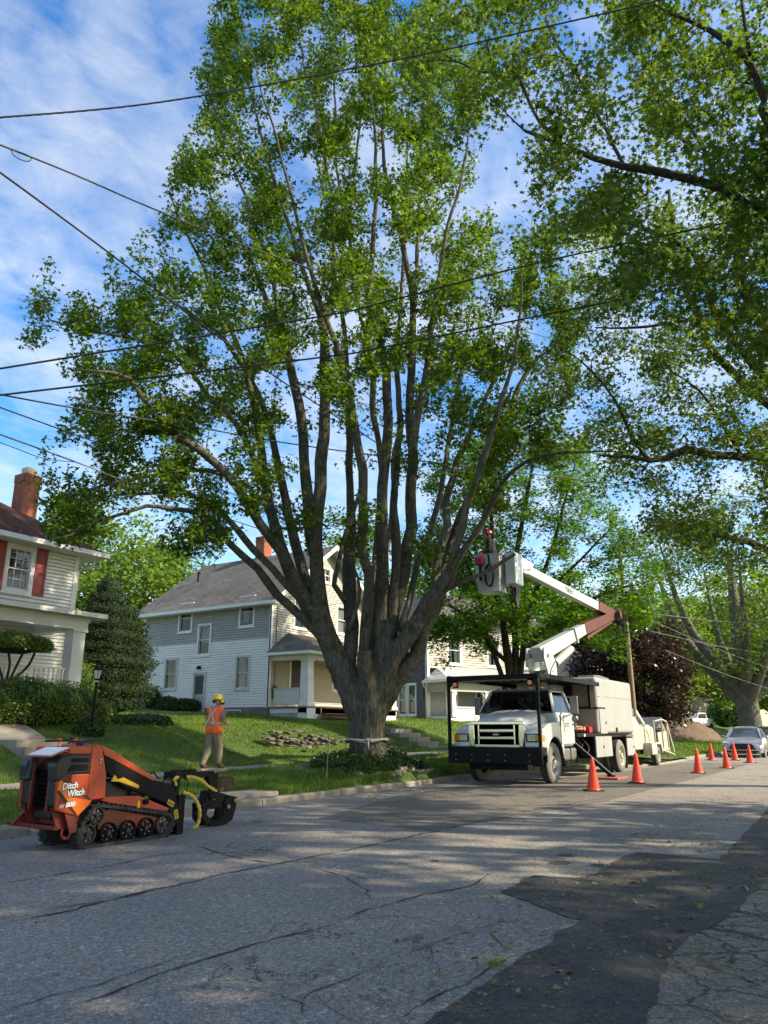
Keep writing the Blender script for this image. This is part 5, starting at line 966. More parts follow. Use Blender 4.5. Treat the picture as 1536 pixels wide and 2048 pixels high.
# ---------------------------------------------------------------- tracked mini loader with log grapple
sk=empty('mini_loader',(6.2,7.98,0),R(-1.5),label='orange-red tracked stand-on mini loader with a black log grapple',cat='mini loader')
sk.scale=(.965,.87,.97)
def hull(pts):
    pts=sorted(set(pts));cr=lambda o,a,b:(a[0]-o[0])*(b[1]-o[1])-(a[1]-o[1])*(b[0]-o[0]);h=[]
    for seq in (pts,pts[::-1]):
        k=[]
        for p in seq:
            while len(k)>1 and cr(k[-2],k[-1],p)<=0:k.pop()
            k.append(p)
        h+=k[:-1]
    return h
def track(y0,y1):
    wh=[(-.01,.155,.155),(.1,.36,.14),(1.16,.16,.155),(.6,.15,.145)];pts=[]
    for x,z,r in wh:
        for a in range(0,360,12): pts.append((round(x+r*math.cos(R(a)),4),round(z+r*math.sin(R(a)),4)))
    h=hull(pts);n=len(h);mb=MB();inn=[]
    cx,cz=.55,.22
    def shrink(p,k): 
        i=h.index(p);a=Vector(h[i-1]);b=Vector(h[(i+1)%n]);t=(b-a).normalized();return (p[0]-t.y*k,p[1]+t.x*k)
    inn=[shrink(p,.035) for p in h];vs=[(x,y0,z) for x,z in h]+[(x,y1,z) for x,z in h]+[(x,y0,z) for x,z in inn]+[(x,y1,z) for x,z in inn]
    fs=[]
    for i in range(n):
        j=(i+1)%n;fs+=[(i,j,n+j,n+i),(2*n+i,3*n+i,3*n+j,2*n+j),(i,2*n+i,2*n+j,j),(n+i,n+j,3*n+j,3*n+i)]
    mb.add(vs,fs);tr=mb.build('track',M['rubber'],sk)
    L_=[0]
    for i in range(n): L_.append(L_[-1]+math.dist(h[i],h[(i+1)%n]))
    N_=46;lug=MB()
    for k in range(N_):
        d=L_[-1]*k/N_;i=max(j for j in range(n) if L_[j]<=d);f=(d-L_[i])/(L_[i+1]-L_[i]);a=Vector(h[i]);b=Vector(h[(i+1)%n]);p=a.lerp(b,f);t=(b-a).normalized();nn=Vector((t.y,-t.x))
        for ya,yb,o in ((y0-.004,(y0+y1)/2+.01,0),((y0+y1)/2-.01,y1+.004,.022)):
            q=p+t*o;A=q-t*.014;B=q+t*.014
            lug.add([(A.x-nn.x*.01,ya,A.y-nn.y*.01),(B.x-nn.x*.01,ya,B.y-nn.y*.01),(B.x+nn.x*.02,ya,B.y+nn.y*.02),(A.x+nn.x*.02,ya,A.y+nn.y*.02),(A.x-nn.x*.01,yb,A.y-nn.y*.01),(B.x-nn.x*.01,yb,B.y-nn.y*.01),(B.x+nn.x*.02,yb,B.y+nn.y*.02),(A.x+nn.x*.02,yb,A.y+nn.y*.02)],[(0,1,2,3),(7,6,5,4),(0,4,5,1),(1,5,6,2),(2,6,7,3),(3,7,4,0)])
        q=p-nn*.035;lug.box(q.x-.012,q.x+.012,(y0+y1)/2-.03,(y0+y1)/2+.03,q.y-.02,q.y+.02)
    lug.build('track_lugs',M['rubber'],tr,kind='stuff',rec=False)
    ys=y0 if y0<.3 else y1;sg=1 if y0<.3 else -1
    for x,z,r,nm,mt in ((-.01,.155,.115,'rear_idler','dark_steel'),(.1,.36,.1,'sprocket','dark_steel'),(.295,.145,.125,'roller','black_paint'),(.585,.145,.125,'roller','black_paint'),(.875,.15,.125,'roller','black_paint'),(1.16,.16,.118,'front_idler','dark_steel')):
        w_=MB();f=ys+sg*.012
        w_.lathe([(0,f+sg*.03),(r*.42,f+sg*.03),(r*.45,f+sg*.045),(r*.8,f+sg*.05),(r*.86,f+sg*.012),(r*.93,f),(r,f+sg*.004),(r,f+sg*.07),(r*.75,f+sg*.09),(r*.75,f+sg*.1),(r,f+sg*.12),(r,f+sg*.17),(0,f+sg*.17)],(x,0,z),'y',26)
        if nm=='sprocket':
            for k in range(11): a=6.283*k/11;w_.box(x+math.cos(a)*.108-.014,x+math.cos(a)*.108+.014,f+sg*.02 if sg>0 else f-.12,f+.12 if sg>0 else f-.02,z+math.sin(a)*.108-.014,z+math.sin(a)*.108+.014)
        W=w_.build(nm,M[mt],tr,smooth=35);b=MB();b.lathe([(0,f-sg*.004),(r*.25,f-sg*.002),(r*.28,f+sg*.03)],(x,0,z),'y',12);b.build('hub_cap',M['black_plastic'],tr)
        b=MB()
        for k in range(6): a=6.283*k/6+.3;b.cyl((x+math.cos(a)*r*.56,f+sg*.045,z+math.sin(a)*r*.56),(x+math.cos(a)*r*.56,f+sg*.02,z+math.sin(a)*r*.56),.011,n=6)
        b.build('wheel_bolts',M['chrome'],tr,kind='stuff')
track(0,.19);track(.68,.87)
part(sk,'track_frame','skid_dark_red',lambda m:(m.prism([(.15,.2),(1.1,.12),(1.15,.24),(.3,.42),(.2,.4)],.06,.15),m.prism([(.15,.2),(1.1,.12),(1.15,.24),(.3,.42),(.2,.4)],.72,.8)))
part(sk,'chassis','skid_dark_red',lambda m:m.prism([(-.3,.28),(1.1,.2),(1.28,.3),(1.22,.38),(.72,.55),(.2,.56),(-.3,.5)],.2,.67),.01)
part(sk,'side_skirt','skid_red',lambda m:m.prism([(.2,.57),(.72,.55),(1.24,.36),(1.2,.3),(.9,.38),(.26,.5),(.15,.53)],.03,.2),.006)
part(sk,'engine','black_plastic',lambda m:(m.box(.1,.62,.15,.7,.5,.78),m.box(.3,.9,.3,.55,.5,.62),m.cyl((.62,.1,.6),(.85,.1,.55),.03)),.01)
def sidep(y0,y1): return lambda m:m.prism([(-.08,.86),(-.4,.86),(-.52,.78),(-.5,.47),(-.19,.38),(-.03,.5),(-.0,.56),(-.08,.56)],y0,y1)
for y0,y1,outy in ((0,.05,0),(.8,.85,1)):
    part(sk,'side_panel','skid_red',sidep(y0,y1),.012)
    part(sk,'tower_plate','skid_red',lambda m:m.prism([(-.08,.55),(.18,.56),(.16,.85),(.1,1.05),(.05,1.17),(-.08,1.17)],y0+.004,y1-.004),.01)
    part(sk,'engine_cover','black_plastic',lambda m:m.prism([(-.08,1.08),(-.36,1.09),(-.5,1.06),(-.56,.98),(-.54,.78),(-.4,.86),(-.08,.86)],y0-.004 if y0<.1 else y0-.14,y1+.14 if y0<.1 else y1+.004),.025,n=3)
part(sk,'cover_vent','black_paint',lambda m:(m.box(-.36,-.12,-.012,-.003,1.0,1.045),m.prism([(-.4,.9),(-.36,.97),(-.12,.97),(-.12,.9)],-.014,-.003)),.006)
part(sk,'rear_shroud','black_plastic',lambda m:(m.box(-.5,-.3,.0,.24,.5,1.02),m.box(-.5,-.3,.62,.86,.5,1.02),m.prism([(-.55,.78),(-.3,.86),(-.3,1.06),(-.52,1.06)],.62,.86),m.box(-.42,-.3,.24,.62,.35,.45)),.03,n=3)
part(sk,'rear_frame','skid_dark_red',lambda m:(m.box(-.5,-.46,.2,.24,.45,1.0),m.box(-.5,-.46,.6,.63,.45,1.0),m.box(-.36,-.3,.24,.62,.4,1.0)),.004)
for i in range(9): part(sk,'louvre','black_paint',lambda m:m.prism([(-.44,.47+i*.055),(-.36,.5+i*.055),(-.36,.51+i*.055),(-.45,.48+i*.055)],.24,.6))
part(sk,'tail_plate','skid_dark_red',lambda m:(m.prism([(-.5,.5),(-.1,.45),(-.1,.22),(-.4,.25)],.1,.13),m.prism([(-.5,.5),(-.1,.45),(-.1,.22),(-.4,.25)],.72,.75),m.prism([(-.58,.27),(-.3,.52),(-.3,.27)],.83,.86)),.005)
part(sk,'tow_bar','skid_dark_red',lambda m:m.bar((-.48,-.03,.275),(-.48,1.05,.275),.045),.006);part(sk,'tow_hook','skid_red',lambda m:m.tube([(-.25+.06*math.cos(R(a)),.12,.2+.07*math.sin(R(a))) for a in range(100,400,25)],.014,8),smooth=True)
part(sk,'rear_leg','skid_dark_red',lambda m:(m.prism([(-.38,.48),(-.2,.4),(-.16,.2),(-.26,.2)],.02,.05),m.prism([(-.38,.48),(-.2,.4),(-.16,.2),(-.26,.2)],.8,.83)))
# control deck
part(sk,'control_frame','skid_red',lambda m:(m.prism([(-.4,1.1),(-.36,1.18),(.07,1.17),(.1,1.06),(-.1,1.09)],.02,.06),m.prism([(-.4,1.1),(-.36,1.18),(.07,1.17),(.1,1.06),(-.1,1.09)],.78,.82),m.box(-.3,.05,.06,.78,1.08,1.12)),.006)
part(sk,'control_plate','skid_red',lambda m:m.prism([(-.62,1.08),(-.36,1.17),(-.36,1.155),(-.62,1.065)],.02,.62),.003)
part(sk,'instruction_plate','print_white',lambda m:m.prism([(-.6,1.092),(-.37,1.173),(-.37,1.168),(-.6,1.086)],.06,.58))
part(sk,'cross_bar','skid_red',lambda m:m.bar((.02,.03,1.15),(.02,.82,1.15),.08,.09),.006)
for x,y,h_ in ((-.28,.12,.17),(-.22,.3,.2),(-.12,.45,.19),(-.2,.62,.17)):
    l=part(sk,'lever','skid_red',lambda m:m.tube([(x,y,1.12),(x+.02,y,1.12+h_*.7)],.009,6),smooth=True);k=MB();k.ball((x+.025,y,1.12+h_*.8),.024,8,(1.6,1.6,.7));k.build('knob',M['skid_red' if h_<.18 else 'black_plastic'],l,smooth=True)
part(sk,'grab_bar','black_plastic',lambda m:m.tube([(-.34,.1,1.24),(-.1,.12,1.25),(.08,.2,1.25),(.1,.45,1.25),(.08,.7,1.25),(-.3,.74,1.24)],.016,8),smooth=True)
part(sk,'rag','blue_bin',lambda m:m.ball((-.02,.4,1.22),.07,8,(1,1.1,.5)),smooth=True)
# loader arms
for y0,y1 in ((.03,.075),(.775,.82)):
    part(sk,'lift_arm','black_paint',lambda m:m.prism([(.12,1.06),(.97,.73),(1.28,.65),(1.36,.5),(1.44,.2),(1.36,.1),(1.26,.3),(1.2,.42),(.8,.56),(.45,.68),(.18,.86)],y0,y1),.012)
    part(sk,'arm_tube','skid_red',lambda m:m.prism([(.06,1.19),(.14,1.17),(1.0,.74),(.93,.72),(.12,1.07)],y0-.008,y1+.02),.008)
    part(sk,'cylinder_guard','yellow_paint',lambda m:m.prism([(.26,.75),(.3,.83),(.36,.77),(.44,.79),(.7,.68),(.69,.64),(.38,.74)],y0-.012,y0+.01),.004)
    part(sk,'pivot','black_paint',lambda m:m.cyl((.82,y0-.05,.47),(.82,y1,.47),.035,n=14),.004)
part(sk,'arm_crossmember','black_paint',lambda m:(m.cyl((1.2,.05,.6),(1.2,.8,.6),.05),m.cyl((1.4,.05,.2),(1.4,.8,.2),.035),m.box(.5,.9,.3,.5,.7,.82)))
part(sk,'tilt_cylinder','steel',lambda m:(m.cyl((1.15,.35,.7),(1.5,.35,.66),.028),m.cyl((1.15,.55,.66),(1.5,.55,.55),.022)))
for (x,z,r_) in ((1.26,.42,-.45),(1.37,.27,-1.3)): 
    def wl(m,x=x,z=z,r_=r_): m.M=Matrix.Translation((x,.024,z))@Matrix.Rotation(-r_,4,'Y');m.box(-.06,.06,0,.004,-.032,.032)
    d=part(sk,'warning_label','yellow_paint',wl);
    def wk(m,x=x,z=z,r_=r_):
        m.M=Matrix.Translation((x,.02,z))@Matrix.Rotation(-r_,4,'Y')
        for i in range(4): m.prism([(-.05+i*.026,-.02),(-.035+i*.026,-.02),(-.03+i*.026,.02),(-.045+i*.026,.012)],0,.004)
    part(sk,'warning_mark','print_black',wk,parent=d)
part(sk,'warning_label','yellow_paint',lambda m:m.box(.7,.74,.022,.03,.4,.49));
for z in (.62,.74,.98,1.02): part(sk,'bolt','chrome',lambda m:m.cyl((.02+(z>.9)*.03,0,z),(.02+(z>.9)*.03,-.012,z),.012,n=8))
for x in (.3,.55,.8): part(sk,'arm_bolt','chrome',lambda m:m.cyl((x,.022,1.06-.39*(x-.16)),(x,.032,1.06-.39*(x-.16)),.009,n=6))
# decal and lettering on the side
FK=wallM((0,0,0),(1,0,0),(0,-1,0))
def poly(m,pts,off):m.M=FK;m.prism(pts,off,off+.0012)
part(sk,'decal','orange_paint',lambda m:poly(m,[(-.49,.79),(-.46,.80),(-.40,.74),(-.3,.6),(-.03,.55),(-.1,.46),(-.19,.39),(-.22,.4),(-.5,.66),(-.5,.72)],.001))
part(sk,'decal_stripe','print_black',lambda m:(poly(m,[(-.51,.69),(-.47,.69),(-.2,.4),(-.235,.4),(-.5,.66)],.0028),poly(m,[(-.44,.80),(-.41,.80),(-.02,.56),(-.05,.55)],.0028)))
dw=text('Ditch',FK,-.445,.695,.105,'print_black',sk,off=.004,shear=.15,bold=.011,thick=.0006,sx=.9,rot=.06);text('Ditch',FK,-.445,.695,.105,'print_white',dw,off=.006,shear=.15,bold=.003,thick=.0006,sx=.9,rot=.06)
dw=text('Witch',FK,-.37,.61,.105,'print_black',sk,off=.004,shear=.15,bold=.011,thick=.0006,sx=.9,rot=.06);text('Witch',FK,-.37,.61,.105,'print_white',dw,off=.006,shear=.15,bold=.003,thick=.0006,sx=.9,rot=.06)
dw=text('800',FK,-.375,.497,.075,'print_black',sk,off=.004,shear=.15,bold=.007,thick=.0006,sx=1.15,rot=.05);text('800',FK,-.375,.497,.075,'print_white',dw,off=.006,shear=.15,bold=.003,thick=.0006,sx=1.15,rot=.05)
text('SK',FK,-.46,.49,.055,'print_white',sk,off=.004,shear=.2,bold=.0005,thick=.0006,sx=1.1,rot=.05)
# attachment: plate and grapple
ap=part(sk,'attachment_plate','black_paint',lambda m:(m.box(1.5,1.54,.08,.78,.04,.5),m.box(1.44,1.56,.08,.13,.0,.5),m.box(1.44,1.56,.73,.78,.0,.5),m.box(1.44,1.52,.13,.73,.44,.5),m.prism([(1.5,.04),(1.56,.04),(1.56,-.0),(1.52,-.0)],.1,.76)),.008)
part(sk,'grapple_frame','black_paint',lambda m:(m.box(1.54,1.62,.3,.6,.1,.8),m.box(1.6,1.68,.36,.54,.6,.82),m.box(1.6,2.36,.39,.5,.7,.78),m.prism([(2.2,.76),(2.46,.74),(2.44,.48),(2.36,.46),(2.28,.6)],.39,.5)),.012)
part(sk,'rotator','black_paint',lambda m:(m.cyl((1.62,.45,.78),(2.02,.45,.77),.045,n=16),m.cyl((2.36,.445,.46),(2.36,.445,.62),.05,n=14)),smooth=35)
part(sk,'grapple_body','black_paint',lambda m:(m.box(2.24,2.44,.33,.57,.38,.5),m.prism([(2.2,.46),(2.5,.46),(2.8,.38),(2.82,.3),(2.5,.24),(2.18,.25)],.36,.54)),.015)
for y0,y1 in ((.33,.36),(.54,.57)):
    part(sk,'grapple_jaw','black_paint',lambda m:m.prism([(2.62,.42),(2.82,.38),(2.8,.22),(2.74,.06),(2.6,-.0+.01),(2.42,.005),(2.28,.012),(2.28,.05),(2.44,.085),(2.54,.13),(2.56,.24),(2.55,.32)],y0,y1),.008)
    part(sk,'grapple_jaw','black_paint',lambda m:m.prism([(2.12,.34),(2.28,.34),(2.22,.18),(2.34,.09),(2.5,.05),(2.5,.012),(2.26,.012),(2.14,.12)],y0+.03,y1+.03),.008)
part(sk,'jaw_pin','steel',lambda m:(m.cyl((2.76,.3,.34),(2.76,.6,.34),.03),m.cyl((2.62,.3,.26),(2.62,.6,.26),.03)),smooth=35)
def hose(pts,r,n=60):
    P,_=catmull(pts,.012);mb=MB();mb.tube(P,[r*(1+.16*math.sin(i*1.15)) for i in range(len(P))],10);return mb
hose([(1.55,.3,.62),(1.5,.28,.71),(1.58,.3,.73)],.022).build('hose_guard',M['hose_yellow'],sk,smooth=True)
hose([(1.78,.36,.72),(1.9,.34,.71),(2.05,.33,.66),(2.2,.34,.57),(2.37,.35,.49),(2.39,.36,.42),(2.32,.36,.38)],.024).build('hose_guard',M['hose_yellow'],sk,smooth=True)
hose([(1.72,.34,.52),(1.86,.3,.46),(1.97,.28,.34),(2.02,.28,.2),(2.0,.3,.06),(1.94,.33,.02)],.026).build('hose_guard',M['hose_yellow'],sk,smooth=True)
part(sk,'hydraulic_hose','wire',lambda m:(m.tube(catmull([(1.2,.3,.62),(1.35,.25,.72),(1.5,.3,.64),(1.45,.4,.5)],.03)[0],.012,6),m.tube(catmull([(1.4,.4,.55),(1.6,.36,.72),(1.85,.4,.66),(1.8,.4,.5),(1.6,.4,.46)],.03)[0],.011,6),m.tube(catmull([(1.2,.5,.7),(1.3,.55,.8),(1.42,.5,.68)],.03)[0],.012,6)),smooth=True)
part(sk,'hydraulic_coupler','helmet_red',lambda m:(m.tube(catmull([(1.42,.3,.66),(1.47,.28,.56),(1.44,.28,.46)],.03)[0],.014,6),m.cyl((1.36,.33,.6),(1.46,.33,.58),.02)),smooth=True)
# ---------------------------------------------------------------- bucket truck (x along the street, y towards the curb)
tk=empty('bucket_truck',(0,7.05,0),label='white bucket truck with a chip box, chrome grille and a tubular black guard frame',cat='truck')
def tire(root,x,y,r,w_,sg,rimr,nm='wheel',rimm='rim',par=None,holes=6):
    """sg -1: outer face looks towards -y"""
    t=MB();f=y
    t.lathe([(rimr,f+sg*.0),(rimr*1.1,f-sg*0.015*-1),(r*.86,f+sg*-.0),(r*.965,f-sg*.03),(r,f-sg*.05),(r,f-sg*(w_-.05)),(r*.965,f-sg*(w_-.03)),(r*.86,f-sg*w_),(rimr,f-sg*w_)],(x,0,r),'y',36)
    W=t.build(nm,M['tyre_wall'],par or root,smooth=40);tr=MB()
    tr.lathe([(r*1.001,f-sg*.05),(r*1.004,f-sg*.055),(r*1.004,f-sg*(w_-.055)),(r*1.001,f-sg*(w_-.05))],(x,0,r),'y',36);tr.build('tread',M['rubber'],W,smooth=40)
    m=MB();d=.09;m.lathe([(rimr,f-sg*.0),(rimr*.97,f-sg*.015),(rimr*.9,f-sg*.04),(rimr*.86,f-sg*d),(rimr*.55,f-sg*(d-.03)),(rimr*.42,f-sg*(d-.05)),(rimr*.3,f-sg*(d-.05)),(rimr*.28,f-sg*(d-.1)),(rimr*.18,f-sg*(d-.11)),(0,f-sg*(d-.11))],(x,0,r),'y',36);m.build('rim',M[rimm],W,smooth=40)
    h=MB()
    for k in range(holes): a=6.283*k/holes+.2;h.lathe([(0,0),(.042*r/.5,0)],(x+math.cos(a)*rimr*.72,f-sg*(d-.03)+sg*.012,r+math.sin(a)*rimr*.72),'y',10)
    if holes: h.build('hand_holes',M['dark_room'],W)
    b=MB()
    for k in range(10): a=6.283*k/10;b.cyl((x+math.cos(a)*rimr*.36,f-sg*(d-.05),r+math.sin(a)*rimr*.36),(x+math.cos(a)*rimr*.36,f-sg*(d-.09),r+math.sin(a)*rimr*.36),.014,n=6)
    b.build('lug_nuts',M['chrome'],W,kind='stuff');return W
tire(tk,19.5,.02,.5,.27,-1,.3);tire(tk,19.5,2.28,.5,.27,1,.3)
tire(tk,25.8,.04,.5,.26,-1,.3,rimm='trailer_cream');tire(tk,25.8,.34,.5,.26,-1,.3);tire(tk,25.8,2.26,.5,.26,1,.3)
part(tk,'frame_rail','black_paint',lambda m:(m.box(18.4,27.2,.75,.83,.62,.88),m.box(18.4,27.2,1.47,1.55,.62,.88),m.box(19.3,19.7,.3,2.0,.42,.58),m.box(25.6,26,.3,2,.42,.6),m.box(20.2,24,.9,1.4,.5,.8)),.01)
# bumper and guard frame
part(tk,'bumper','black_paint',lambda m:(m.box(18.2,18.32,-.1,2.42,.5,.78),m.box(18.2,18.5,-.08,2.4,.76,.9),m.box(18.45,18.9,.35,1.9,.35,.6)),.015)
for y in (.2,.85,1.3,1.75,2.2):
    for z in (.58,.72): part(tk,'bumper_bolt','steel',lambda m:m.cyl((18.2,y,z),(18.185,y,z),.016,n=8))
for y in (-.08,2.4): part(tk,'guard_post','black_paint',lambda m:m.box(18.22,18.3,y-.035,y+.035,.5,2.62),.006)
part(tk,'guard_beam','black_paint',lambda m:(m.box(18.22,18.32,-.12,2.44,2.56,2.68),m.prism([(18.32,2.6),(18.32,2.4),(18.5,2.6)],-.1,-.06),m.prism([(18.32,2.6),(18.32,2.4),(18.5,2.6)],2.38,2.42)),.008)
part(tk,'guard_gusset','black_paint',lambda m:(m.prism([(-.05,2.58),(.2,2.58),(-.05,2.38)],18.24,18.28,'x'),m.prism([(2.37,2.58),(2.1,2.58),(2.37,2.38)],18.24,18.28,'x')))
part(tk,'cab_guard','black_paint',lambda m:(m.box(18.3,23.3,-.14,-.08,2.58,2.7),m.box(18.3,23.3,2.4,2.46,2.58,2.7),m.box(20.2,23.4,-.1,2.42,2.66,2.7),m.box(22.9,23.38,.05,.12,1.95,2.66),m.box(22.9,23.38,2.2,2.3,1.95,2.66)),.005)
for i in range(9): part(tk,'guard_bar','black_paint',lambda m:m.box(18.3,20.2,.12+i*.26,.16+i*.26,2.62,2.67))
for y in (.1,2.2): part(tk,'marker_lamp','amber',lambda m:(m.lathe([(0,-.02),(.05,-.018),(.065,0),(.065,.03)],(18.22,y,2.46),'x',16),),smooth=40);part(tk,'lamp_bracket','black_paint',lambda m:m.box(18.24,18.3,y-.07,y+.07,2.38,2.56))
# hood, fenders, cab
def loft(secs,mb,cap=True):
    n=len(secs[0]);vs=[p for s_ in secs for p in s_];fs=[(i*n+k,i*n+(k+1)%n,(i+1)*n+(k+1)%n,(i+1)*n+k) for i in range(len(secs)-1) for k in range(n)]
    if cap: fs+=[tuple(range(n))[::-1],tuple(range((len(secs)-1)*n,len(secs)*n))]
    mb.add(vs,fs)
YC=1.17
def sec(x,hw,zb,zt,cr,nn=8):
    """cross-section of the hood: half width, bottom, top, crown"""
    return [(x,YC-hw,zb),(x,YC-hw,zt-.16),(x,YC-hw*.93,zt-.05),(x,YC-hw*.78,zt),(x,YC-hw*.4,zt+cr*.8),(x,YC,zt+cr),(x,YC+hw*.4,zt+cr*.8),(x,YC+hw*.78,zt),(x,YC+hw*.93,zt-.05),(x,YC+hw,zt-.16),(x,YC+hw,zb)]
part(tk,'hood','truck_white',lambda m:loft([sec(18.52,.62,.92,1.5,.04),sec(18.62,.66,.9,1.57,.05),sec(19.0,.74,.9,1.66,.05),sec(19.5,.82,.9,1.74,.05),sec(19.95,.88,.9,1.82,.04)],m),.0,smooth=50)
def fender(y0,y1):
    def f(m):
        arc=[(19.5+.62*math.cos(R(a)),.52+.62*math.sin(R(a))) for a in range(0,181,15)]
        m.prism([(18.48,.9),(18.5,1.2),(18.62,1.34),(18.9,1.42),(19.3,1.5),(19.95,1.52),(20.15,1.3),(20.15,.62)]+arc[1:-1]+[(18.88,.88)],y0,y1)
    return f
part(tk,'fender','truck_white',fender(-.02,.42),.05,n=3);part(tk,'fender','truck_white',fender(1.92,2.36),.05,n=3)
part(tk,'wheel_well','black_plastic',lambda m:(m.lathe([(.6,0),(.6,.42)],(19.5,.0,.52),'y',20,0,180),m.lathe([(.6,0),(.6,.42)],(19.5,1.94,.52),'y',20,0,180)))
# grille with chrome surround and maker's oval
part(tk,'grille_surround','chrome',lambda m:(m.prism([(YC-.72,.9),(YC-.62,.9),(YC-.6,1.1),(YC-.62,1.46),(YC-.76,1.46),(YC-.8,1.3)],18.44,18.54,'x'),m.prism([(YC+.72,.9),(YC+.62,.9),(YC+.6,1.1),(YC+.62,1.46),(YC+.76,1.46),(YC+.8,1.3)],18.44,18.54,'x'),m.box(18.43,18.54,YC-.72,YC+.72,1.44,1.53),m.box(18.44,18.54,YC-.62,YC+.62,.88,.96),m.box(18.44,18.53,YC-.52,YC-.47,.95,1.45),m.box(18.44,18.53,YC+.47,YC+.52,.95,1.45)),.018,n=3)
for z in (1.075,1.255): part(tk,'grille_bar','chrome',lambda m:m.box(18.43,18.53,YC-.48,YC+.48,z,z+.085),.02)
part(tk,'grille_mesh','dark_room',lambda m:m.box(18.52,18.55,YC-.7,YC+.7,.9,1.48))
bd=part(tk,'badge','blue_bin',lambda m:m.lathe([(0,-.012),(.1,-.01),(.115,0)],(18.425,YC,1.2),'x',24),smooth=40)
for v in bd.data.vertices: v.co.z=1.2+(v.co.z-1.2)*.42
FF_=wallM((18.41,YC,0),(0,-1,0),(-1,0,0));text('Ford',FF_,0,1.182,.065,'chrome',tk,off=.003,shear=.35,align='CENTER',thick=.001)
for y0,y1,s_ in ((.0,.36,1),(1.98,2.34,-1)):
    hb=part(tk,'headlamp','lamp_clear',lambda m:m.box(18.46,18.56,min(y0,y1)+(.12 if s_>0 else .02),max(y0,y1)-(.02 if s_>0 else .12),1.04,1.2),.012);part(tk,'headlamp_bezel','black_plastic',lambda m:m.box(18.475,18.55,y0-.02,y1+.02,1.015,1.225),.01,parent=hb)
    ya=y0-.035 if s_>0 else y1-.12;part(tk,'turn_signal','amber',lambda m:m.box(18.46,18.72,ya,ya+.155,1.04,1.2),.02,parent=hb)
def cabsec(z,x0,x1,hw): return [(x0,YC-hw,z),(x1,YC-hw,z),(x1,YC+hw,z),(x0,YC+hw,z)]
part(tk,'cab','truck_white',lambda m:loft([cabsec(.88,20.1,21.15,1.1),cabsec(.98,19.95,21.2,1.13),cabsec(1.6,19.85,21.22,1.13),cabsec(1.78,19.8,21.22,1.09)],m),.05,n=3)
# greenhouse: pillars and roof, glass between
def pillar(m,x0,x1,y0,y1,t=.06):
    m.bar((x0,y0,1.76),(x1,y1,2.34),t,t)
part(tk,'cab_pillars','truck_white',lambda m:[pillar(m,19.82,20.18,YC+s_*1.06,YC+s_*.86,.08) or pillar(m,21.18,21.12,YC+s_*1.06,YC+s_*.86,.12) for s_ in (-1,1)],.015)
part(tk,'roof','truck_white',lambda m:loft([cabsec(2.3,20.14,21.16,.9),cabsec(2.36,20.18,21.16,.88),cabsec(2.41,20.3,21.1,.78)],m),.03,n=3)
part(tk,'windscreen','car_glass',lambda m:m.quad((19.8,YC-1.03,1.78),(19.8,YC+1.03,1.78),(20.16,YC+.84,2.33),(20.16,YC-.84,2.33)))
part(tk,'side_window','car_glass',lambda m:m.quad((19.9,YC-1.085,1.74),(21.14,YC-1.085,1.74),(21.1,YC-.89,2.32),(20.22,YC-.89,2.32)));part(tk,'side_window','car_glass',lambda m:m.quad((19.9,YC+1.085,1.74),(21.14,YC+1.085,1.74),(21.1,YC+.89,2.32),(20.22,YC+.89,2.32)))
part(tk,'windscreen_seal','black_plastic',lambda m:(m.bar((19.79,YC-1.04,1.77),(19.79,YC+1.04,1.77),.04),m.bar((20.15,YC-.86,2.34),(20.15,YC+.86,2.34),.04),m.bar((19.79,YC-1.04,1.77),(20.15,YC-.86,2.34),.035),m.bar((19.79,YC+1.04,1.77),(20.15,YC+.86,2.34),.035)))
part(tk,'cab_back','truck_white',lambda m:m.box(21.12,21.2,YC-.86,YC+.86,1.75,2.32));part(tk,'seat','dark_room',lambda m:(m.box(20.75,20.95,.3,.9,1.5,2.15),m.box(20.75,20.95,1.4,2.0,1.5,2.15),m.box(19.85,20.2,.2,2.1,1.6,1.8)),.06)
part(tk,'steering_wheel','black_plastic',lambda m:m.tube([(20.3+.06*math.sin(R(a)),.65+.2*math.cos(R(a)),1.9+.17*math.sin(R(a))) for a in range(0,361,30)],.016,6),smooth=True)
dr=part(tk,'door','truck_white',lambda m:(m.box(20.12,21.16,.022,.04,.95,1.72),),.012);part(tk,'door_handle','black_plastic',lambda m:m.box(21.0,21.12,.0,.03,1.44,1.48),parent=dr)
FT=wallM((0,.022,0),(1,0,0),(0,-1,0));part(dr,'emblem','leaf_dark',lambda m:m.box(20.42,20.48,.016,.022,1.38,1.5)).data.materials[0]=simple('green_print',(.05,.25,.2),.5)
for z,w_,h_ in ((1.46,.28,.035),(1.42,.26,.02),(1.385,.3,.018),(1.33,.24,.01),(1.3,.2,.01)): part(tk,'door_print','slate_siding',lambda m:m.box(20.52 if z>1.36 else 20.46,20.52+w_ if z>1.36 else 20.46+w_,.017,.022,z,z+h_),parent=dr)
text('F750',FT,20.0,1.55,.06,'slate_siding',tk,off=.05,thick=.001,bold=.002)
mr=part(tk,'mirror','steel',lambda m:m.box(20.42,20.5,-.36,-.14,1.72,2.2),.03,n=3);part(tk,'mirror_arm','steel',lambda m:(m.tube([(20.46,-.2,2.15),(20.25,.15,2.2)],.012,6),m.tube([(20.46,-.2,1.75),(20.2,.06,1.62)],.012,6),m.tube([(20.1,.04,1.6),(20.45,-.25,1.72)],.01,6)));part(tk,'round_mirror','steel',lambda m:(m.lathe([(0,-.05),(.07,-.04),(.1,0),(0,.01)],(20.46,-.25,1.6),'x',18),m.bar((20.48,-.25,1.55),(20.48,-.25,1.38),.04)),smooth=40)
part(tk,'mirror','steel',lambda m:m.box(20.42,20.5,2.5,2.7,1.72,2.2),.03)
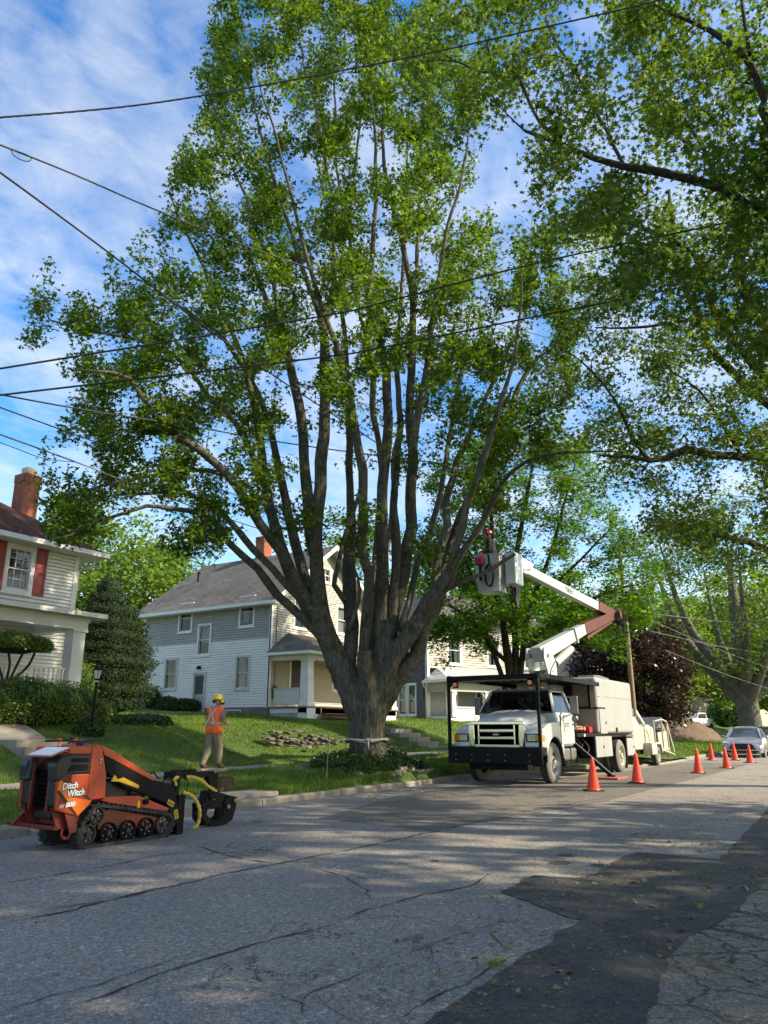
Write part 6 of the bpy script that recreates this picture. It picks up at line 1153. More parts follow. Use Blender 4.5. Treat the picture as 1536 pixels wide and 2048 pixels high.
part(tk,'fuel_tank','steel',lambda m:(m.box(20.35,21.5,.1,.6,.5,.84),),.06,n=3);part(tk,'tank_strap','black_paint',lambda m:(m.box(20.95,21.0,.09,.62,.49,.85),));part(tk,'cab_step','black_paint',lambda m:(m.box(20.2,21.6,-.02,.3,.4,.44),m.box(20.3,20.34,.05,.09,.44,.6),m.box(21.4,21.44,.05,.09,.44,.6)))
part(tk,'cowl','black_plastic',lambda m:m.box(19.68,19.86,YC-.95,YC+.95,1.755,1.79),.01)
for y in (YC-.5,YC+.25): part(tk,'wiper','black_plastic',lambda m:m.bar((19.78,y,1.79),(19.98,y+.5,2.06),.018))
part(tk,'hood_seam','black_plastic',lambda m:(m.box(18.7,19.9,YC-.772,YC-.764,1.44,1.455),m.box(19.94,19.955,-.03,.03,.95,1.5)));part(tk,'door_seam','black_plastic',lambda m:(m.box(20.105,20.12,.012,.03,.92,1.75),m.box(21.16,21.175,.012,.03,.92,1.75)),parent=dr)
for k in range(5): part(tk,'cab_marker','amber',lambda m:m.box(20.2,20.3,YC-.64+k*.32,YC-.56+k*.32,2.405,2.45),.01)
part(tk,'hydraulic_hose','wire',lambda m:(m.tube(catmull([(22.4,.25,1.1),(22.6,.1,.8),(22.3,.15,.6),(21.9,.2,.85)],.06)[0],.018,6),m.tube(catmull([(22.2,1.0,2.7),(22.0,.9,3.0),(22.4,.9,3.3)],.06)[0],.018,6),m.tube(catmull([(21.9,.3,1.15),(22.1,.2,.95),(22.4,.25,.75),(22.7,.3,1.0)],.06)[0],.015,6)),smooth=True)
part(tk,'under_gear','black_paint',lambda m:(m.box(21.7,22.7,.5,1.8,.45,1.1),m.cyl((20.4,1.9,.65),(21.4,1.9,.65),.25,n=16),m.box(22.9,24.5,.7,1.9,.55,1.1)))
for z in (1.6,2.0,2.4): part(tk,'box_handle','steel',lambda m:m.tube([(23.36,2.24,z),(23.3,2.24,z),(23.3,2.08,z),(23.36,2.08,z)],.01,6))
# deck behind the cab, chip box, tool boxes
part(tk,'deck','black_paint',lambda m:(m.box(21.3,24.2,-.0,2.34,1.12,1.22),m.box(21.3,22.8,.4,1.9,.8,1.12),m.box(24.6,27.3,.1,2.24,1.08,1.18),m.box(27.0,27.15,.05,2.3,.5,1.1)),.008)
part(tk,'deck_socket','print_white',lambda m:m.box(21.9,22.0,-.012,0,1.13,1.2));
part(tk,'chip_box','box_white',lambda m:m.box(23.4,27.46,.0,2.34,1.2,2.88),.09,n=4)
part(tk,'box_seam','steel',lambda m:(m.box(24.2,27.4,-.006,.0,2.3,2.31),m.box(23.38,23.42,-.02,2.3,1.92,1.96)))
part(tk,'front_ledge','black_paint',lambda m:(m.box(23.3,24.16,-.012,2.34,1.93,1.98),))
part(tk,'front_opening','dark_room',lambda m:m.box(23.34,23.42,.75,2.2,2.0,2.62));part(tk,'box_lamp','rust_red',lambda m:m.lathe([(0,-.02),(.06,-.015),(.07,.0)],(23.38,.35,2.74),'x',14),smooth=40);part(tk,'box_lamp','black_plastic',lambda m:m.lathe([(0,-.02),(.04,-.015),(.045,.0)],(23.38,.17,2.74),'x',14),smooth=40)
part(tk,'side_cabinet','box_white',lambda m:m.box(23.5,24.2,-.025,.1,1.2,1.93),.01);part(tk,'latch','black_paint',lambda m:m.lathe([(0,-.012),(.035,-.01),(.04,.01)],(24.08,-.03,1.52),'y',12));part(tk,'notice_plate','print_white',lambda m:m.box(23.5,23.62,-.012,-.002,2.1,2.32));part(tk,'notice_print','print_black',lambda m:(m.box(23.51,23.61,-.016,-.012,2.26,2.31),m.box(23.53,23.56,-.016,-.012,2.12,2.22)))
for x0,x1,z0_,z1_,nd in ((22.86,24.6,.5,1.14,1),(26.24,27.3,.46,1.06,0)):
    tb=part(tk,'tool_box','black_paint',lambda m:m.box(x0,x1,.0,.6,z0_,z1_),.01)
    xs=[x0+.04,(x0+x1)/2,x1-.04] if nd else [x0+.03,x1-.03]
    for a,b in zip(xs[:-1],xs[1:]): part(tk,'tool_box_door','box_white',lambda m:m.box(a+.01,b-.01,-.03,.0,z0_+.03,z1_-.02),.008,parent=tb)
    part(tk,'latch','black_paint',lambda m:m.lathe([(0,-.014),(.035,-.012),(.04,.01)],((x0+x1)/2-.1 if nd else x1-.2,-.032,(z0_+z1_)/2),'y',12),parent=tb)
part(tk,'box_hinge','black_paint',lambda m:(m.box(25.2,25.3,-.015,0,1.24,1.38),m.box(25.33,25.38,-.015,0,1.24,1.38)))
part(tk,'rear_lamp_bar','steel',lambda m:(m.box(26.3,27.3,-.02,.1,1.09,1.13),m.box(26.5,27.2,-.03,.0,1.14,1.17)))
part(tk,'mudflap','rubber',lambda m:m.box(26.42,26.44,.05,.6,.1,.9));part(tk,'box_top_gear','steel',lambda m:(m.box(24.3,24.8,.3,.8,2.88,3.0),m.prism([(25.2,2.88),(26.8,2.88),(26.6,3.02),(25.4,3.06)],.5,1.2)),.01)
# outrigger and pad
part(tk,'outrigger','black_paint',lambda m:(m.bar((21.75,.35,1.0),(22.15,-.62,.1),.14,.12),m.box(22.05,22.25,-.72,-.52,.06,.1)),.01);part(tk,'outrigger_rod','black_plastic',lambda m:m.cyl((21.66,.25,1.0),(22.1,-.64,.12),.03),smooth=40)
pad=part(None,'outrigger_pad','rust_red',lambda m:m.box(21.6,22.6,6.1,6.65,.004,.055),.01);pad.data.materials[0]=simple('pad_red',(.36,.07,.055),.7,dirt=(.2,.12,.1),damt=.6);tag(pad,'flat red outrigger pad lying on the asphalt between two cones','outrigger pad')
# cargo on the deck
random.seed(31);cg=MB()
for i in range(7):
    c=Vector((21.75+i*.17,7.35+rnd(-.1,.15),1.3));a0=rnd(0,6);P=[c+Vector((.13*math.cos(a0+a*.7),.1*math.sin(a0+a*.7),.02*math.sin(a*2)+a*.007)) for a in range(16)];cg.tube(catmull(P,.05)[0],.02,6)
cg.ball((21.7,7.4,1.31),.09,8,(1.3,1,.9));o=cg.build('rope_bundle',M['cone_orange'],smooth=True);o.data.materials[0]=simple('rope_mix',(.45,.2,.14),.8,var=.8,scale=9);tag(o,'heap of orange and pale climbing ropes on the deck behind the cab','rope')
o=part(None,'fuel_can','helmet_red',lambda m:(m.box(22.95,23.25,7.2,7.45,1.22,1.4),m.box(23.0,23.1,7.28,7.36,1.4,1.45)),.03);tag(o,'small red can beside the rope heap on the truck deck','can')
# turret, lower and upper boom
def lp(p): return (p.x,p.y-7.05,p.z)
hp=Vector(lp(at(1077,1312,23.7)));tb_=Vector((hp.x+.35,hp.y,1.2))
part(tk,'turret_base','truck_white',lambda m:(m.box(tb_.x-.45,tb_.x+.45,tb_.y-.45,tb_.y+.45,1.2,2.62),m.box(tb_.x-1.0,tb_.x-.5,tb_.y-.3,tb_.y+.5,2.3,2.75)),.03)
part(tk,'turret_drum','steel',lambda m:m.cyl((tb_.x,tb_.y,2.6),(tb_.x,tb_.y,2.75),.38,n=24),smooth=40)
def plate(m,y0,y1):m.prism([(hp.x-.3,hp.z+.22),(hp.x-.32,hp.z-.1),(hp.x-.05,2.95),(tb_.x+.1,2.72),(tb_.x+.4,2.72),(tb_.x+.35,hp.z-.2),(hp.x+.25,hp.z+.25)],y0,y1)
part(tk,'turret_plate','truck_white',lambda m:plate(m,hp.y-.3,hp.y-.25),.01);part(tk,'turret_plate','truck_white',lambda m:plate(m,hp.y+.25,hp.y+.3),.01);part(tk,'turret_pin','steel',lambda m:(m.cyl((hp.x,hp.y-.33,hp.z),(hp.x,hp.y+.33,hp.z),.06),m.cyl((hp.x+.35,hp.y-.31,hp.z-.45),(hp.x+.35,hp.y+.31,hp.z-.45),.04)),smooth=40)
el=Vector(lp(at(1225,1230,27.6)));wl=Vector(lp(at(1165,1258,26)));
def box2(m,p,q,w0,h0,w1,h1):
    p=Vector(p);q=Vector(q);d=(q-p).normalized();x=d.cross(Vector((0,0,1))).normalized();y=x.cross(d);vs=[c+x*a*w_/2+y*b*h_/2 for c,w_,h_ in ((p,w0,h0),(q,w1,h1)) for a,b in ((-1,-1),(1,-1),(1,1),(-1,1))]
    m.add(vs,[(0,1,2,3),(7,6,5,4),(0,4,5,1),(1,5,6,2),(2,6,7,3),(3,7,4,0)])
part(tk,'lower_boom','truck_white',lambda m:box2(m,hp+Vector((-.15,0,.02)),wl,.36,.46,.3,.34),.02)
mid=hp.lerp(wl,.72);part(tk,'boom_collar','truck_white',lambda m:(box2(m,mid,mid+(wl-hp).normalized()*.05,.43,.5,.43,.5),m.prism([(mid.x-.5,mid.z-.1),(mid.x+.05,mid.z-.05),(mid.x+.05,mid.z-.55)],hp.y-.25,hp.y-.2),m.prism([(mid.x-.5,mid.z-.1),(mid.x+.05,mid.z-.05),(mid.x+.05,mid.z-.55)],hp.y+.1,hp.y+.15)),.008)
cb=Vector((tb_.x+.25,hp.y,3.05));ce=mid+Vector((-.1,0,-.42))
part(tk,'lift_cylinder','truck_white',lambda m:(m.cyl(cb.lerp(ce,.35),ce,.13,n=18),m.cyl(cb,cb.lerp(ce,.4),.06,n=12)),smooth=40)
part(tk,'boom_end','rust_red',lambda m:(box2(m,wl-(wl-hp).normalized()*.05,el,.33,.38,.3,.26),box2(m,wl.lerp(el,.1)+Vector((0,0,-.35)),el+Vector((-.1,0,-.22)),.1,.1,.1,.08)),.01)
ub=Vector(lp(at(1192,1213,26.9)));ue=Vector(lp(at(1031,1130,21.9)))
part(tk,'elbow','rust_red',lambda m:(box2(m,el+Vector((.1,0,-.02)),ub,.34,.26,.3,.34),m.cyl(el+Vector((0,-.3,0)),el+Vector((0,.3,0)),.14,n=16)),.01)
part(tk,'upper_boom','truck_white',lambda m:box2(m,ub,ue,.23,.31,.2,.27),.02)
part(tk,'boom_tip','truck_white',lambda m:(box2(m,ue.lerp(ub,.0),ue.lerp(ub,.07),.36,.42,.36,.42),m.prism([(ue.x-.1,ue.z+.2),(ue.x+.9,ue.z+.15),(ue.x+.7,ue.z-.02),(ue.x-.1,ue.z-.2)],ue.y-.25,ue.y-.14)),.02)
pd=(ue-ub).normalized();c_=ub.lerp(ue,.33);X_=Vector((pd.x,pd.y,pd.z));nn=X_.cross(Vector((0,0,1))).normalized();
nn=-nn if nn.y>0 else nn
FB_=Matrix(((-X_.x,nn.x,0,c_.x),(-X_.y,nn.y,0,c_.y),(-X_.z,nn.z,1,c_.z),(0,0,0,1)));X2=-X_;up=X2.cross(nn);up=-up if up.z<0 else up
FB_=Matrix(((X2.x,nn.x,up.x,c_.x),(X2.y,nn.y,up.y,c_.y),(X2.z,nn.z,up.z,c_.z),(0,0,0,1)));text('TEREX',FB_,-.75,-.07,.2,'print_black',tk,off=.112,thick=.001,bold=.004)
# bucket and its worker
bc=Vector(lp(at(985,1150,20.9)));hw=.36
def bk(m,zt,zb):
    a=[(bc.x-hw,bc.y-.36,zt),(bc.x+hw,bc.y-.36,zt),(bc.x+hw,bc.y+.36,zt),(bc.x-hw,bc.y+.36,zt)];return a
BZ0,BZ1=bc.z-.52,bc.z+.52
bkt=part(tk,'bucket','truck_white',lambda m:(m.add([(bc.x+a*(hw-k),bc.y+b*(.38-k),z) for z,k in ((BZ0,.06),(BZ1,0),(BZ1,.03),(BZ0+.04,.09)) for a,b in ((-1,-1),(1,-1),(1,1),(-1,1))],[(0,1,2,3)]+[(i,(i+1)%4,4+(i+1)%4,4+i) for i in range(4)]+[(4+i,4+(i+1)%4,8+(i+1)%4,8+i) for i in range(4)]+[(8+i,8+(i+1)%4,12+(i+1)%4,12+i) for i in range(4)]+[(12,13,14,15)]),),.03,n=3)
part(tk,'bucket_rim','truck_white',lambda m:(m.box(bc.x-hw-.02,bc.x+hw+.02,bc.y-.41,bc.y-.35,BZ1-.02,BZ1+.02),m.box(bc.x-hw-.02,bc.x+hw+.02,bc.y+.35,bc.y+.41,BZ1-.02,BZ1+.02),m.box(bc.x-hw-.02,bc.x-hw+.03,bc.y-.35,bc.y+.35,BZ1-.02,BZ1+.02)),.01,parent=bkt)
part(tk,'control_box','truck_white',lambda m:m.box(bc.x+hw-.45,bc.x+hw+.12,bc.y-.72,bc.y-.42,BZ0+.2,BZ1+.06),.025,parent=bkt);part(tk,'bucket_bracket','steel',lambda m:m.bar((bc.x+hw,bc.y-.1,bc.z+.2),tuple(ue),.16,.3),.02)
part(tk,'red_marking','rust_red',lambda m:m.box(bc.x+hw-.33,bc.x+hw-.22,bc.y-.425,bc.y-.38,BZ0+.0,BZ0+.16),parent=bkt)
rg=MB();
for i in range(5): rg.tube([(bc.x-hw-.05-.02*i,bc.y+.0-.1+.12*math.cos(R(a)),BZ0+.42+.3*math.sin(R(a))) for a in range(0,361,20)],.014,6)
rg.tube([(bc.x-hw-.06,bc.y-.1,BZ0+.7),(bc.x-hw-.0,bc.y-.05,BZ1+.04)],.02,6);o=rg.build('climbing_rope',M['black_paint'],smooth=True,loc=(0,7.05,0));tag(o,'dark coil of rope hanging over the side of the raised bucket','rope')
o=part(None,'chainsaw','helmet_red',lambda m:(m.box(bc.x-hw-.2,bc.x-hw-.04,7.05+bc.y+.06,7.05+bc.y+.26,BZ1-.3,BZ1-.1),m.tube([(bc.x-hw-.2,7.05+bc.y+.1,BZ1-.1),(bc.x-hw-.12,7.05+bc.y+.12,BZ1+.03),(bc.x-hw+.02,7.05+bc.y+.14,BZ1-.06)],.015,6)),.02);b=MB();b.box(bc.x-hw-.14,bc.x-hw-.12,7.05+bc.y+.1,7.05+bc.y+.18,BZ1-.75,BZ1-.3);b.build('guide_bar',M['black_plastic'],o);tag(o,'red chainsaw hung on the outside of the raised bucket','chainsaw')
cl=MB();q=ue+Vector((.2,.1,-.25))
for i in range(7): cl.tube(catmull([(q.x-.1+i*.05,q.y,q.z),(q.x-.16+i*.06+rnd(-.03,.03),q.y+rnd(-.05,.05),q.z-.4),(q.x-.1+i*.035,q.y,q.z-.75),(q.x-.02+i*.01,q.y,q.z-1.0)],.12)[0],[.02]+[.045]*3+[.05]*3+[.01]*6 if False else .04,5)
o=cl.build('black_cloth_bag',M['dark_cloth'],smooth=True,loc=(0,7.05,0));tag(o,'black cloth bag hanging below the tip of the upper boom','bag')
# ---------------------------------------------------------------- chipper
cp_=empty('wood_chipper',(0,7.1,0),label='cream wood chipper on wheels hitched behind the white truck',cat='wood chipper')
tire(cp_,30.9,.0,.36,.22,-1,.19,rimm='trailer_cream',holes=0);tire(cp_,30.9,1.9,.36,.22,1,.19,rimm='trailer_cream',holes=0)
part(cp_,'frame','black_paint',lambda m:(m.box(27.4,32.6,.35,.45,.45,.58),m.box(27.4,32.6,1.4,1.5,.45,.58),m.box(27.4,28.6,.85,1.0,.45,.6)),.01)
part(cp_,'fender','trailer_cream',lambda m:(m.prism([(29.75,.42),(30.45,.42),(30.5,.84),(29.7,.84)],-.06,.28),m.prism([(30.45,.84),(31.4,.84),(31.55,.45),(31.45,.45),(31.3,.76),(30.45,.78)],-.04,.26)),.02)
part(cp_,'engine_housing','trailer_cream',lambda m:(m.prism([(28.3,.6),(28.3,1.7),(28.9,1.78),(29.5,1.45),(30.0,1.4),(30.0,.6)],.25,1.6),),.05,n=3)
part(cp_,'drum_housing','trailer_cream',lambda m:(m.prism([(30.0,.5),(30.0,1.35),(30.5,1.5),(31.2,1.4),(31.5,1.1),(31.6,.5)],.2,1.65),),.04)
part(cp_,'feed_chute','trailer_cream',lambda m:(m.prism([(31.5,1.2),(33.0,1.25),(33.2,.5),(31.6,.55)],.1,.14),m.prism([(31.5,1.2),(33.0,1.25),(33.2,.5),(31.6,.55)],1.7,1.74),m.prism([(31.6,.55),(33.9,.3),(33.9,.34),(31.6,.6)],.02,1.8)),.008)
part(cp_,'discharge_chute','trailer_cream',lambda m:(m.prism([(30.2,1.4),(30.5,1.4),(30.35,2.0),(29.5,2.2),(29.4,2.05),(30.1,1.85)],.75,1.1),),.02)
for x,z1_ in ((30.9,1.65),(32.2,1.75),(33.1,1.6)): part(cp_,'guard_post','trailer_cream',lambda m:m.bar((x,.08,.6),(x-.05,.08,z1_),.06,.05))
part(cp_,'control_bar','trailer_cream',lambda m:(m.tube([(31.0,.06,1.62),(32.2,.06,1.7),(33.0,.06,1.62)],.03,8),m.bar((33.1,.08,1.55),(33.65,.0,.42),.05),m.bar((32.8,.2,1.55),(33.3,.1,.42),.05),m.bar((29.2,.3,2.0),(30.3,.3,1.5),.05,.12)))
part(cp_,'hopper_guard','steel',lambda m:(m.prism([(31.9,1.35),(32.9,1.4),(32.8,1.8),(32.4,1.55)],.2,1.6),m.bar((28.6,.4,1.8),(28.6,.4,2.05),.3)),.01);part(cp_,'tail_lamp','rust_red',lambda m:m.box(28.35,28.42,.2,.25,.6,.68));part(cp_,'cable','wire',lambda m:m.tube(catmull([(30.1,.18,1.3),(30.3,.16,1.0),(30.2,.17,.7),(30.0,.18,.5)],.1)[0],.012,5))
# ---------------------------------------------------------------- cones
def cone():
    r=empty('traffic_cone',(0,0,0),cat='traffic cone',group='orange cones along the work zone')
    b=MB();b.add([(x*.2,y*.2,z) for z in (.004,.03) for x,y in ((-1,-1),(1,-1),(1,1),(-1,1))],[(0,3,2,1),(4,5,6,7),(0,1,5,4),(1,2,6,5),(2,3,7,6),(3,0,4,7)]);b.build('base',M['black_plastic'],r,bevel=.008)
    m=MB();m.lathe([(.165,.025),(.158,.04),(.15,.055),(.135,.06),(.085,.38),(.04,.69),(.03,.725),(.018,.735),(.014,.72)],n=28);m.build('cone_body',M['cone_orange'],r,smooth=50);return r
c0=cone();CN=[(17.56,5.51,'nearest orange cone, level with the front wheel of the white truck'),(20.67,5.33,'orange cone just past the red outrigger pad, below the rear tool box'),(26.21,4.85,'orange cone alone in the road, to the right of the wood chipper'),(37.02,6.25,'orange cone nearest the curb, left of the silver car'),(29.98,4.58,'orange cone in front of the silver car, nearer than its neighbours'),(37.57,5.37,'orange cone close before the grille of the silver car'),(35.2,4.48,'rightmost orange cone, beside the front wheel of the silver car')]
for i,(x,y,lb_) in enumerate(CN):
    c=c0 if i==0 else copy_tree(c0);c.location=(x+.12,y+.05,0);c.rotation_euler=(R(rnd(-1.6,1.6)),R(rnd(-1.6,1.6)),rnd(0,1.5));c.scale=(1,1,rnd(.97,1.02));c['label']=lb_
# ---------------------------------------------------------------- cars
def car(x,y,rz,body,label,z=0,L_=4.75):
    r=empty('parked_car',(x,y,z),rz,label=label,cat='car')
    prof=[(-.0,.28,.6),(0.02,.42,.78),(.12,.68,.86),(.5,.82,.9),(1.15,.93,.91),(1.45,.97,.92),(2.6,.97,.92),(3.7,1.0,.91),(4.4,.98,.88),(4.7,.85,.82),(4.75,.5,.75)]
    def secs(m):
        S_=[]
        for x_,zt,hw in prof: S_.append([(x_,-hw*.96,.24),(x_,-hw,.45),(x_,-hw*.99,zt-.22 if zt>.6 else zt-.1),(x_,-hw*.93,zt-.04),(x_,-hw*.6,zt),(x_,0,zt+.03),(x_,hw*.6,zt),(x_,hw*.93,zt-.04),(x_,hw*.99,zt-.22 if zt>.6 else zt-.1),(x_,hw,.45),(x_,hw*.96,.24)])
        loft(S_,m)
    part(r,'body',body,secs,smooth=55)
    def gh_(m,e=0):
        S_=[]
        for x_,z_,hw in ((1.25,.93,.76),(2.05,1.4,.6),(2.5,1.45,.6),(3.1,1.42,.6),(4.2,1.02,.66)): S_.append([(x_,-hw-.08*(z_>1.2),.92),(x_,-hw,z_-.02),(x_,-hw*.7,z_+.01),(x_,0,z_+.02),(x_,hw*.7,z_+.01),(x_,hw,z_-.02),(x_,hw+.08*(z_>1.2),.92)])
        loft(S_,m)
    part(r,'greenhouse','car_glass',gh_,smooth=30).data.materials[0]=GL
    part(r,'roof',body,lambda m:loft([[(x_,-hw,z_-.03),(x_,-hw*.6,z_+.035),(x_,0,z_+.045),(x_,hw*.6,z_+.035),(x_,hw,z_-.03)] for x_,z_,hw in ((1.98,1.37,.6),(2.2,1.43,.62),(2.6,1.45,.62),(3.2,1.41,.61),(3.5,1.32,.6))],m),smooth=50)
    for s_ in (-1,1):
        part(r,'pillar',body,lambda m:(m.bar((1.2,s_*.78,.93),(2.05,s_*.6,1.41),.07,.05),m.bar((2.75,s_*.82,.93),(2.7,s_*.62,1.42),.07,.04),m.bar((4.25,s_*.72,1.0),(3.4,s_*.6,1.37),.1,.05)))
        part(r,'mirror',body,lambda m:m.ball((1.55,s_*1.0,.98),.1,8,(.8,1.1,.65)),smooth=True)
        part(r,'headlamp','lamp_clear',lambda m:m.prism([(.1,.6),(.14,.7),(.6,.8),(.55,.7)],s_*.88 if s_>0 else -.88,s_*.6),.01)
        for wx in (.95,3.8): tire(r,wx,s_*.93,.33,.2,s_,.23,holes=0)
    part(r,'grille','dark_room',lambda m:m.prism([(-.55,.52),(-.45,.42),(.45,.42),(.55,.52),(.42,.66),(-.42,.66)],-.015,.1,'x'));part(r,'lower_grille','dark_room',lambda m:m.box(-.01,.1,-.7,.7,.26,.34));part(r,'chrome_strip','chrome',lambda m:(m.box(-.02,.05,-.75,.75,.355,.385),m.tube([(0,-.55,.53),(.02,-.42,.67),(.02,.42,.67),(0,.55,.53)],.012,6)))
    part(r,'door_line','black_plastic',lambda m:[m.box(xx,xx+.012,s_*.925-.004,s_*.925+.004,.35,.9) for xx in (1.5,2.7,3.6) for s_ in (-1,1)]);return r
GL=simple('tinted_glass',(.03,.035,.04),.05,var=.1,coat=1)
car(41.2,5.55,R(2),'car_silver','silver sedan parked facing the viewer behind the far cones',-.02);car(48.0,5.35,R(2),'car_dark','dark car parked behind the silver sedan at the frame edge',-.02)
# ---------------------------------------------------------------- shrubs and ground plants
def shrub(name,base,blobs,n,size,leafm,label=None,cat=None,seed=1,tmpl=LEAF1,shell=.12,core=True,kind=None,group=None,stems=None,tilt=.7):
    rs=np.random.RandomState(seed);r=empty(name,base,label=label,cat=cat,group=group);P=[];Nn=[];vol=[b[3]*b[4]+b[4]*b[5]+b[3]*b[5] for b in blobs]
    for b,v_ in zip(blobs,vol):
        k=int(n*v_/sum(vol));d=rs.normal(0,1,(k,3));d/=np.linalg.norm(d,axis=1)[:,None];d=d[d[:,2]>-.55]
        lump=np.array([1+.16*mnoise.noise((q[0]*3+b[0]*2,q[1]*3+b[1],q[2]*3+seed))+.06*mnoise.noise((q[0]*9,q[1]*9,q[2]*9+seed)) for q in d]);rr=lump*(1-shell*rs.rand(len(d))**1.5+.03*rs.normal(0,1,len(d)))
        P.append(np.array(b[:3])+d*np.array(b[3:6])*rr[:,None]);Nn.append(d)
    P=np.concatenate(P);Nn=np.concatenate(Nn);V=[];F=[]
    nm=Nn*.9+rs.normal(0,tilt,(len(P),3))+np.array((0,0,.35));nm/=np.linalg.norm(nm,axis=1)[:,None];a=rs.normal(0,1,P.shape);a-=nm*(a*nm).sum(1)[:,None];a/=np.linalg.norm(a,axis=1)[:,None];b_=np.cross(nm,a)
    sz=size*rs.uniform(.6,1.4,len(P));x,y=tmpl[0][:,0]-.4,tmpl[0][:,1];V=P[:,None]+sz[:,None,None]*(x[None,:,None]*a[:,None]+y[None,:,None]*b_[:,None]);k=len(x)
    F=(tmpl[1][None]+(np.arange(len(P))*k)[:,None,None]).reshape(-1,3);npmesh('foliage',V.reshape(-1,3),F,leafm,r,'stuff')
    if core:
        for b in blobs: m=MB();m.ball(b[:3],1,14,(b[3]*.84,b[4]*.84,b[5]*.84));m.build('inner_growth',M['leaf_dark'],r,smooth=True)  # solid dark core added so nothing shows through between the leaves
    if stems:
        for s_ in stems: m=MB();m.tube(catmull(s_[0],.1)[0],s_[1],6);m.build('stem',M['bark_dark'],r,smooth=True)
    return r
hz=H(13.5,18.9)
shrub('conifer',(19.5,25.3,H(19.5,25.3)-.1),[(.05*math.sin(i*2),.05*math.cos(i*3),.5+i*.49,r_*(1+.1*math.sin(i*2.3)),r_,.55) for i,r_ in enumerate((1.75,1.95,2.0,1.95,1.85,1.7,1.5,1.2,.85,.5))],62000,.06,M['leaf_dark'],'dark dense cone-shaped evergreen between the two white houses','evergreen tree',23,tilt=.9,shell=.2)
shrub('hedge',(13.3,18.9,hz),[(-2.1,.2,.35,1.1,.9,.78),(-1.0,.15,.38,1.2,.9,.8),(.1,.1,.34,1.15,.85,.72),(.95,.1,.2,.8,.7,.5),(1.4,0,.08,.5,.5,.38)],26000,.05,M['leaf_hedge'],'long rounded green hedge in front of the porch with the white balusters','hedge',2)
ty=H(12.4,19.9)
shrub('topiary_yew',(12.35,20.0,ty),[(0,0,1.95,1.12,.85,.32)],9000,.05,M['leaf_hedge'],'flat-topped umbrella-shaped yew on bare twisted stems before the porch','clipped yew',3,stems=[([(.05*i-.1,0,.1),(.1*i-.2,.05,.9),(.28*(i-2),.1*(i%2),1.4),(.4*(i-2),.1*(i%3),1.85)],.035) for i in range(5)])
shrub('leafy_shrub',(13.35,17.55,H(13.35,17.55)-.05),[(0,0,.2,.36,.3,.36),(.22,.1,.12,.26,.2,.24),(-.25,.05,.12,.26,.2,.22)],1900,.07,M['leaf_ivy'],'loose green shrub round the foot of the lamp post','shrub',4,core=False)
shrub('grey_green_shrub',(4.9,9.95,0.1),[(0,0,.35,.6,.4,.55)],3000,.05,M['leaf_ivy'],'grey-green shrub at the frame edge behind the tracked loader','shrub',5)
shrub('wall_vine',(25.85,28.9,H(25.85,28.9)-.05),[(0,-1.6,.2,.3,.9,.35),(0,-.3,.25,.3,.9,.42),(0,.9,.4,.3,.8,.65)],6500,.09,M['leaf_ivy'],'dark vine sprawling along the foundation of the two-tone house','vine',6)
shrub('ground_plants',(17.2,17.6,H(15.9,18.6)),[(-1.3,1.0,.05,1.1,.5,.22)],2600,.08,M['leaf_ivy'],'low leafy plants at the right end of the long hedge','shrub',7)
shrub('pale_shrub',(17.2,24.0,H(17.2,24)),[(0,0,.8,.9,.9,1.1)],3500,.08,M['leaf_light'],'pale green bush in the gap between hedge and dark evergreen','shrub',8)
shrub('street_bush',(*PX(1478,1442,95),1.6),[(0,0,1.0,1.6,1.6,1.5)],1400,.3,M['leaf_light'],'round yellow-green bush left of the forked maple far down the street','bush',9)
x,y=PX(1452,1440,98);shrub('street_bush',(x,y,1.6),[(0,0,1.2,2.6,2,1.6)],1400,.3,M['leaf_norway'],'dark green bush beside the brown shingled cottage','bush',10)
# ivy on the mound round the trunk
rs=np.random.RandomState(77);n=9500;a=rs.uniform(0,6.283,n);q=np.sqrt(rs.uniform(.06,1,n));s_=17.1+np.cos(a)*q*2.15;t_=11.05+np.sin(a)*q*1.25;ok=(t_>10.15)
s_,t_,q=s_[ok],t_[ok],q[ok];h_=np.abs(rs.normal(0,.11,len(s_)))*(1.2-q*.7)*np.array([1+1.2*mnoise.noise((u*1.2,v*1.2,2)) for u,v in zip(s_,t_)]);P=np.stack([s_,t_,hgt(s_,t_)+.03+np.clip(h_,0,.5)],1)
V,F=leaves(P,.085,LEAF3,rs,.5);o=npmesh('ivy',V,F,M['leaf_ivy'],kind='stuff')
random.seed(5)
def rock(name,x,y,z,sx,sy,sz,par=None,mat='stone',rz=None,sd=0):
    bm=bmesh.new();bmesh.ops.create_icosphere(bm,subdivisions=2,radius=1)
    for v in bm.verts:
        d=v.co.copy();f=1+.35*mnoise.noise(d*1.3+Vector((x*3+sd,y*5,sd)));v.co=Vector((max(-.8,min(.8,d.x*1.1)),max(-.8,min(.8,d.y*1.1)),max(-.7,min(.7,d.z*1.2))))*f
    rot=Matrix.Rotation(rnd(0,3) if rz is None else rz,4,'Z');bmesh.ops.transform(bm,matrix=rot@Matrix.Diagonal((sx,sy,sz,1)),verts=bm.verts)
    me=bpy.data.meshes.new(name);bm.to_mesh(me);bm.free();me.materials.append(M[mat]);o=bpy.data.objects.new(name,me);COL.objects.link(o);o.location=(x,y,z)
    if par:o.parent=par
    return o
rk=empty('rock_edging',(16.3,10.1,.3),label='rough pale rocks edging the ivy bank below the big maple',cat='rocks')
for i in range(15):
    x=15.3+i*.21+rnd(-.08,.08);y=10.05+.12*math.sin(i*.9)+rnd(-.05,.05)+(.25 if x<15.7 else 0);rock('rock',x-16.3,y-10.1,H(x,y)-.3+.02,rnd(.09,.18),rnd(.06,.1),rnd(.04,.08),rk,'pale_stone',sd=i)
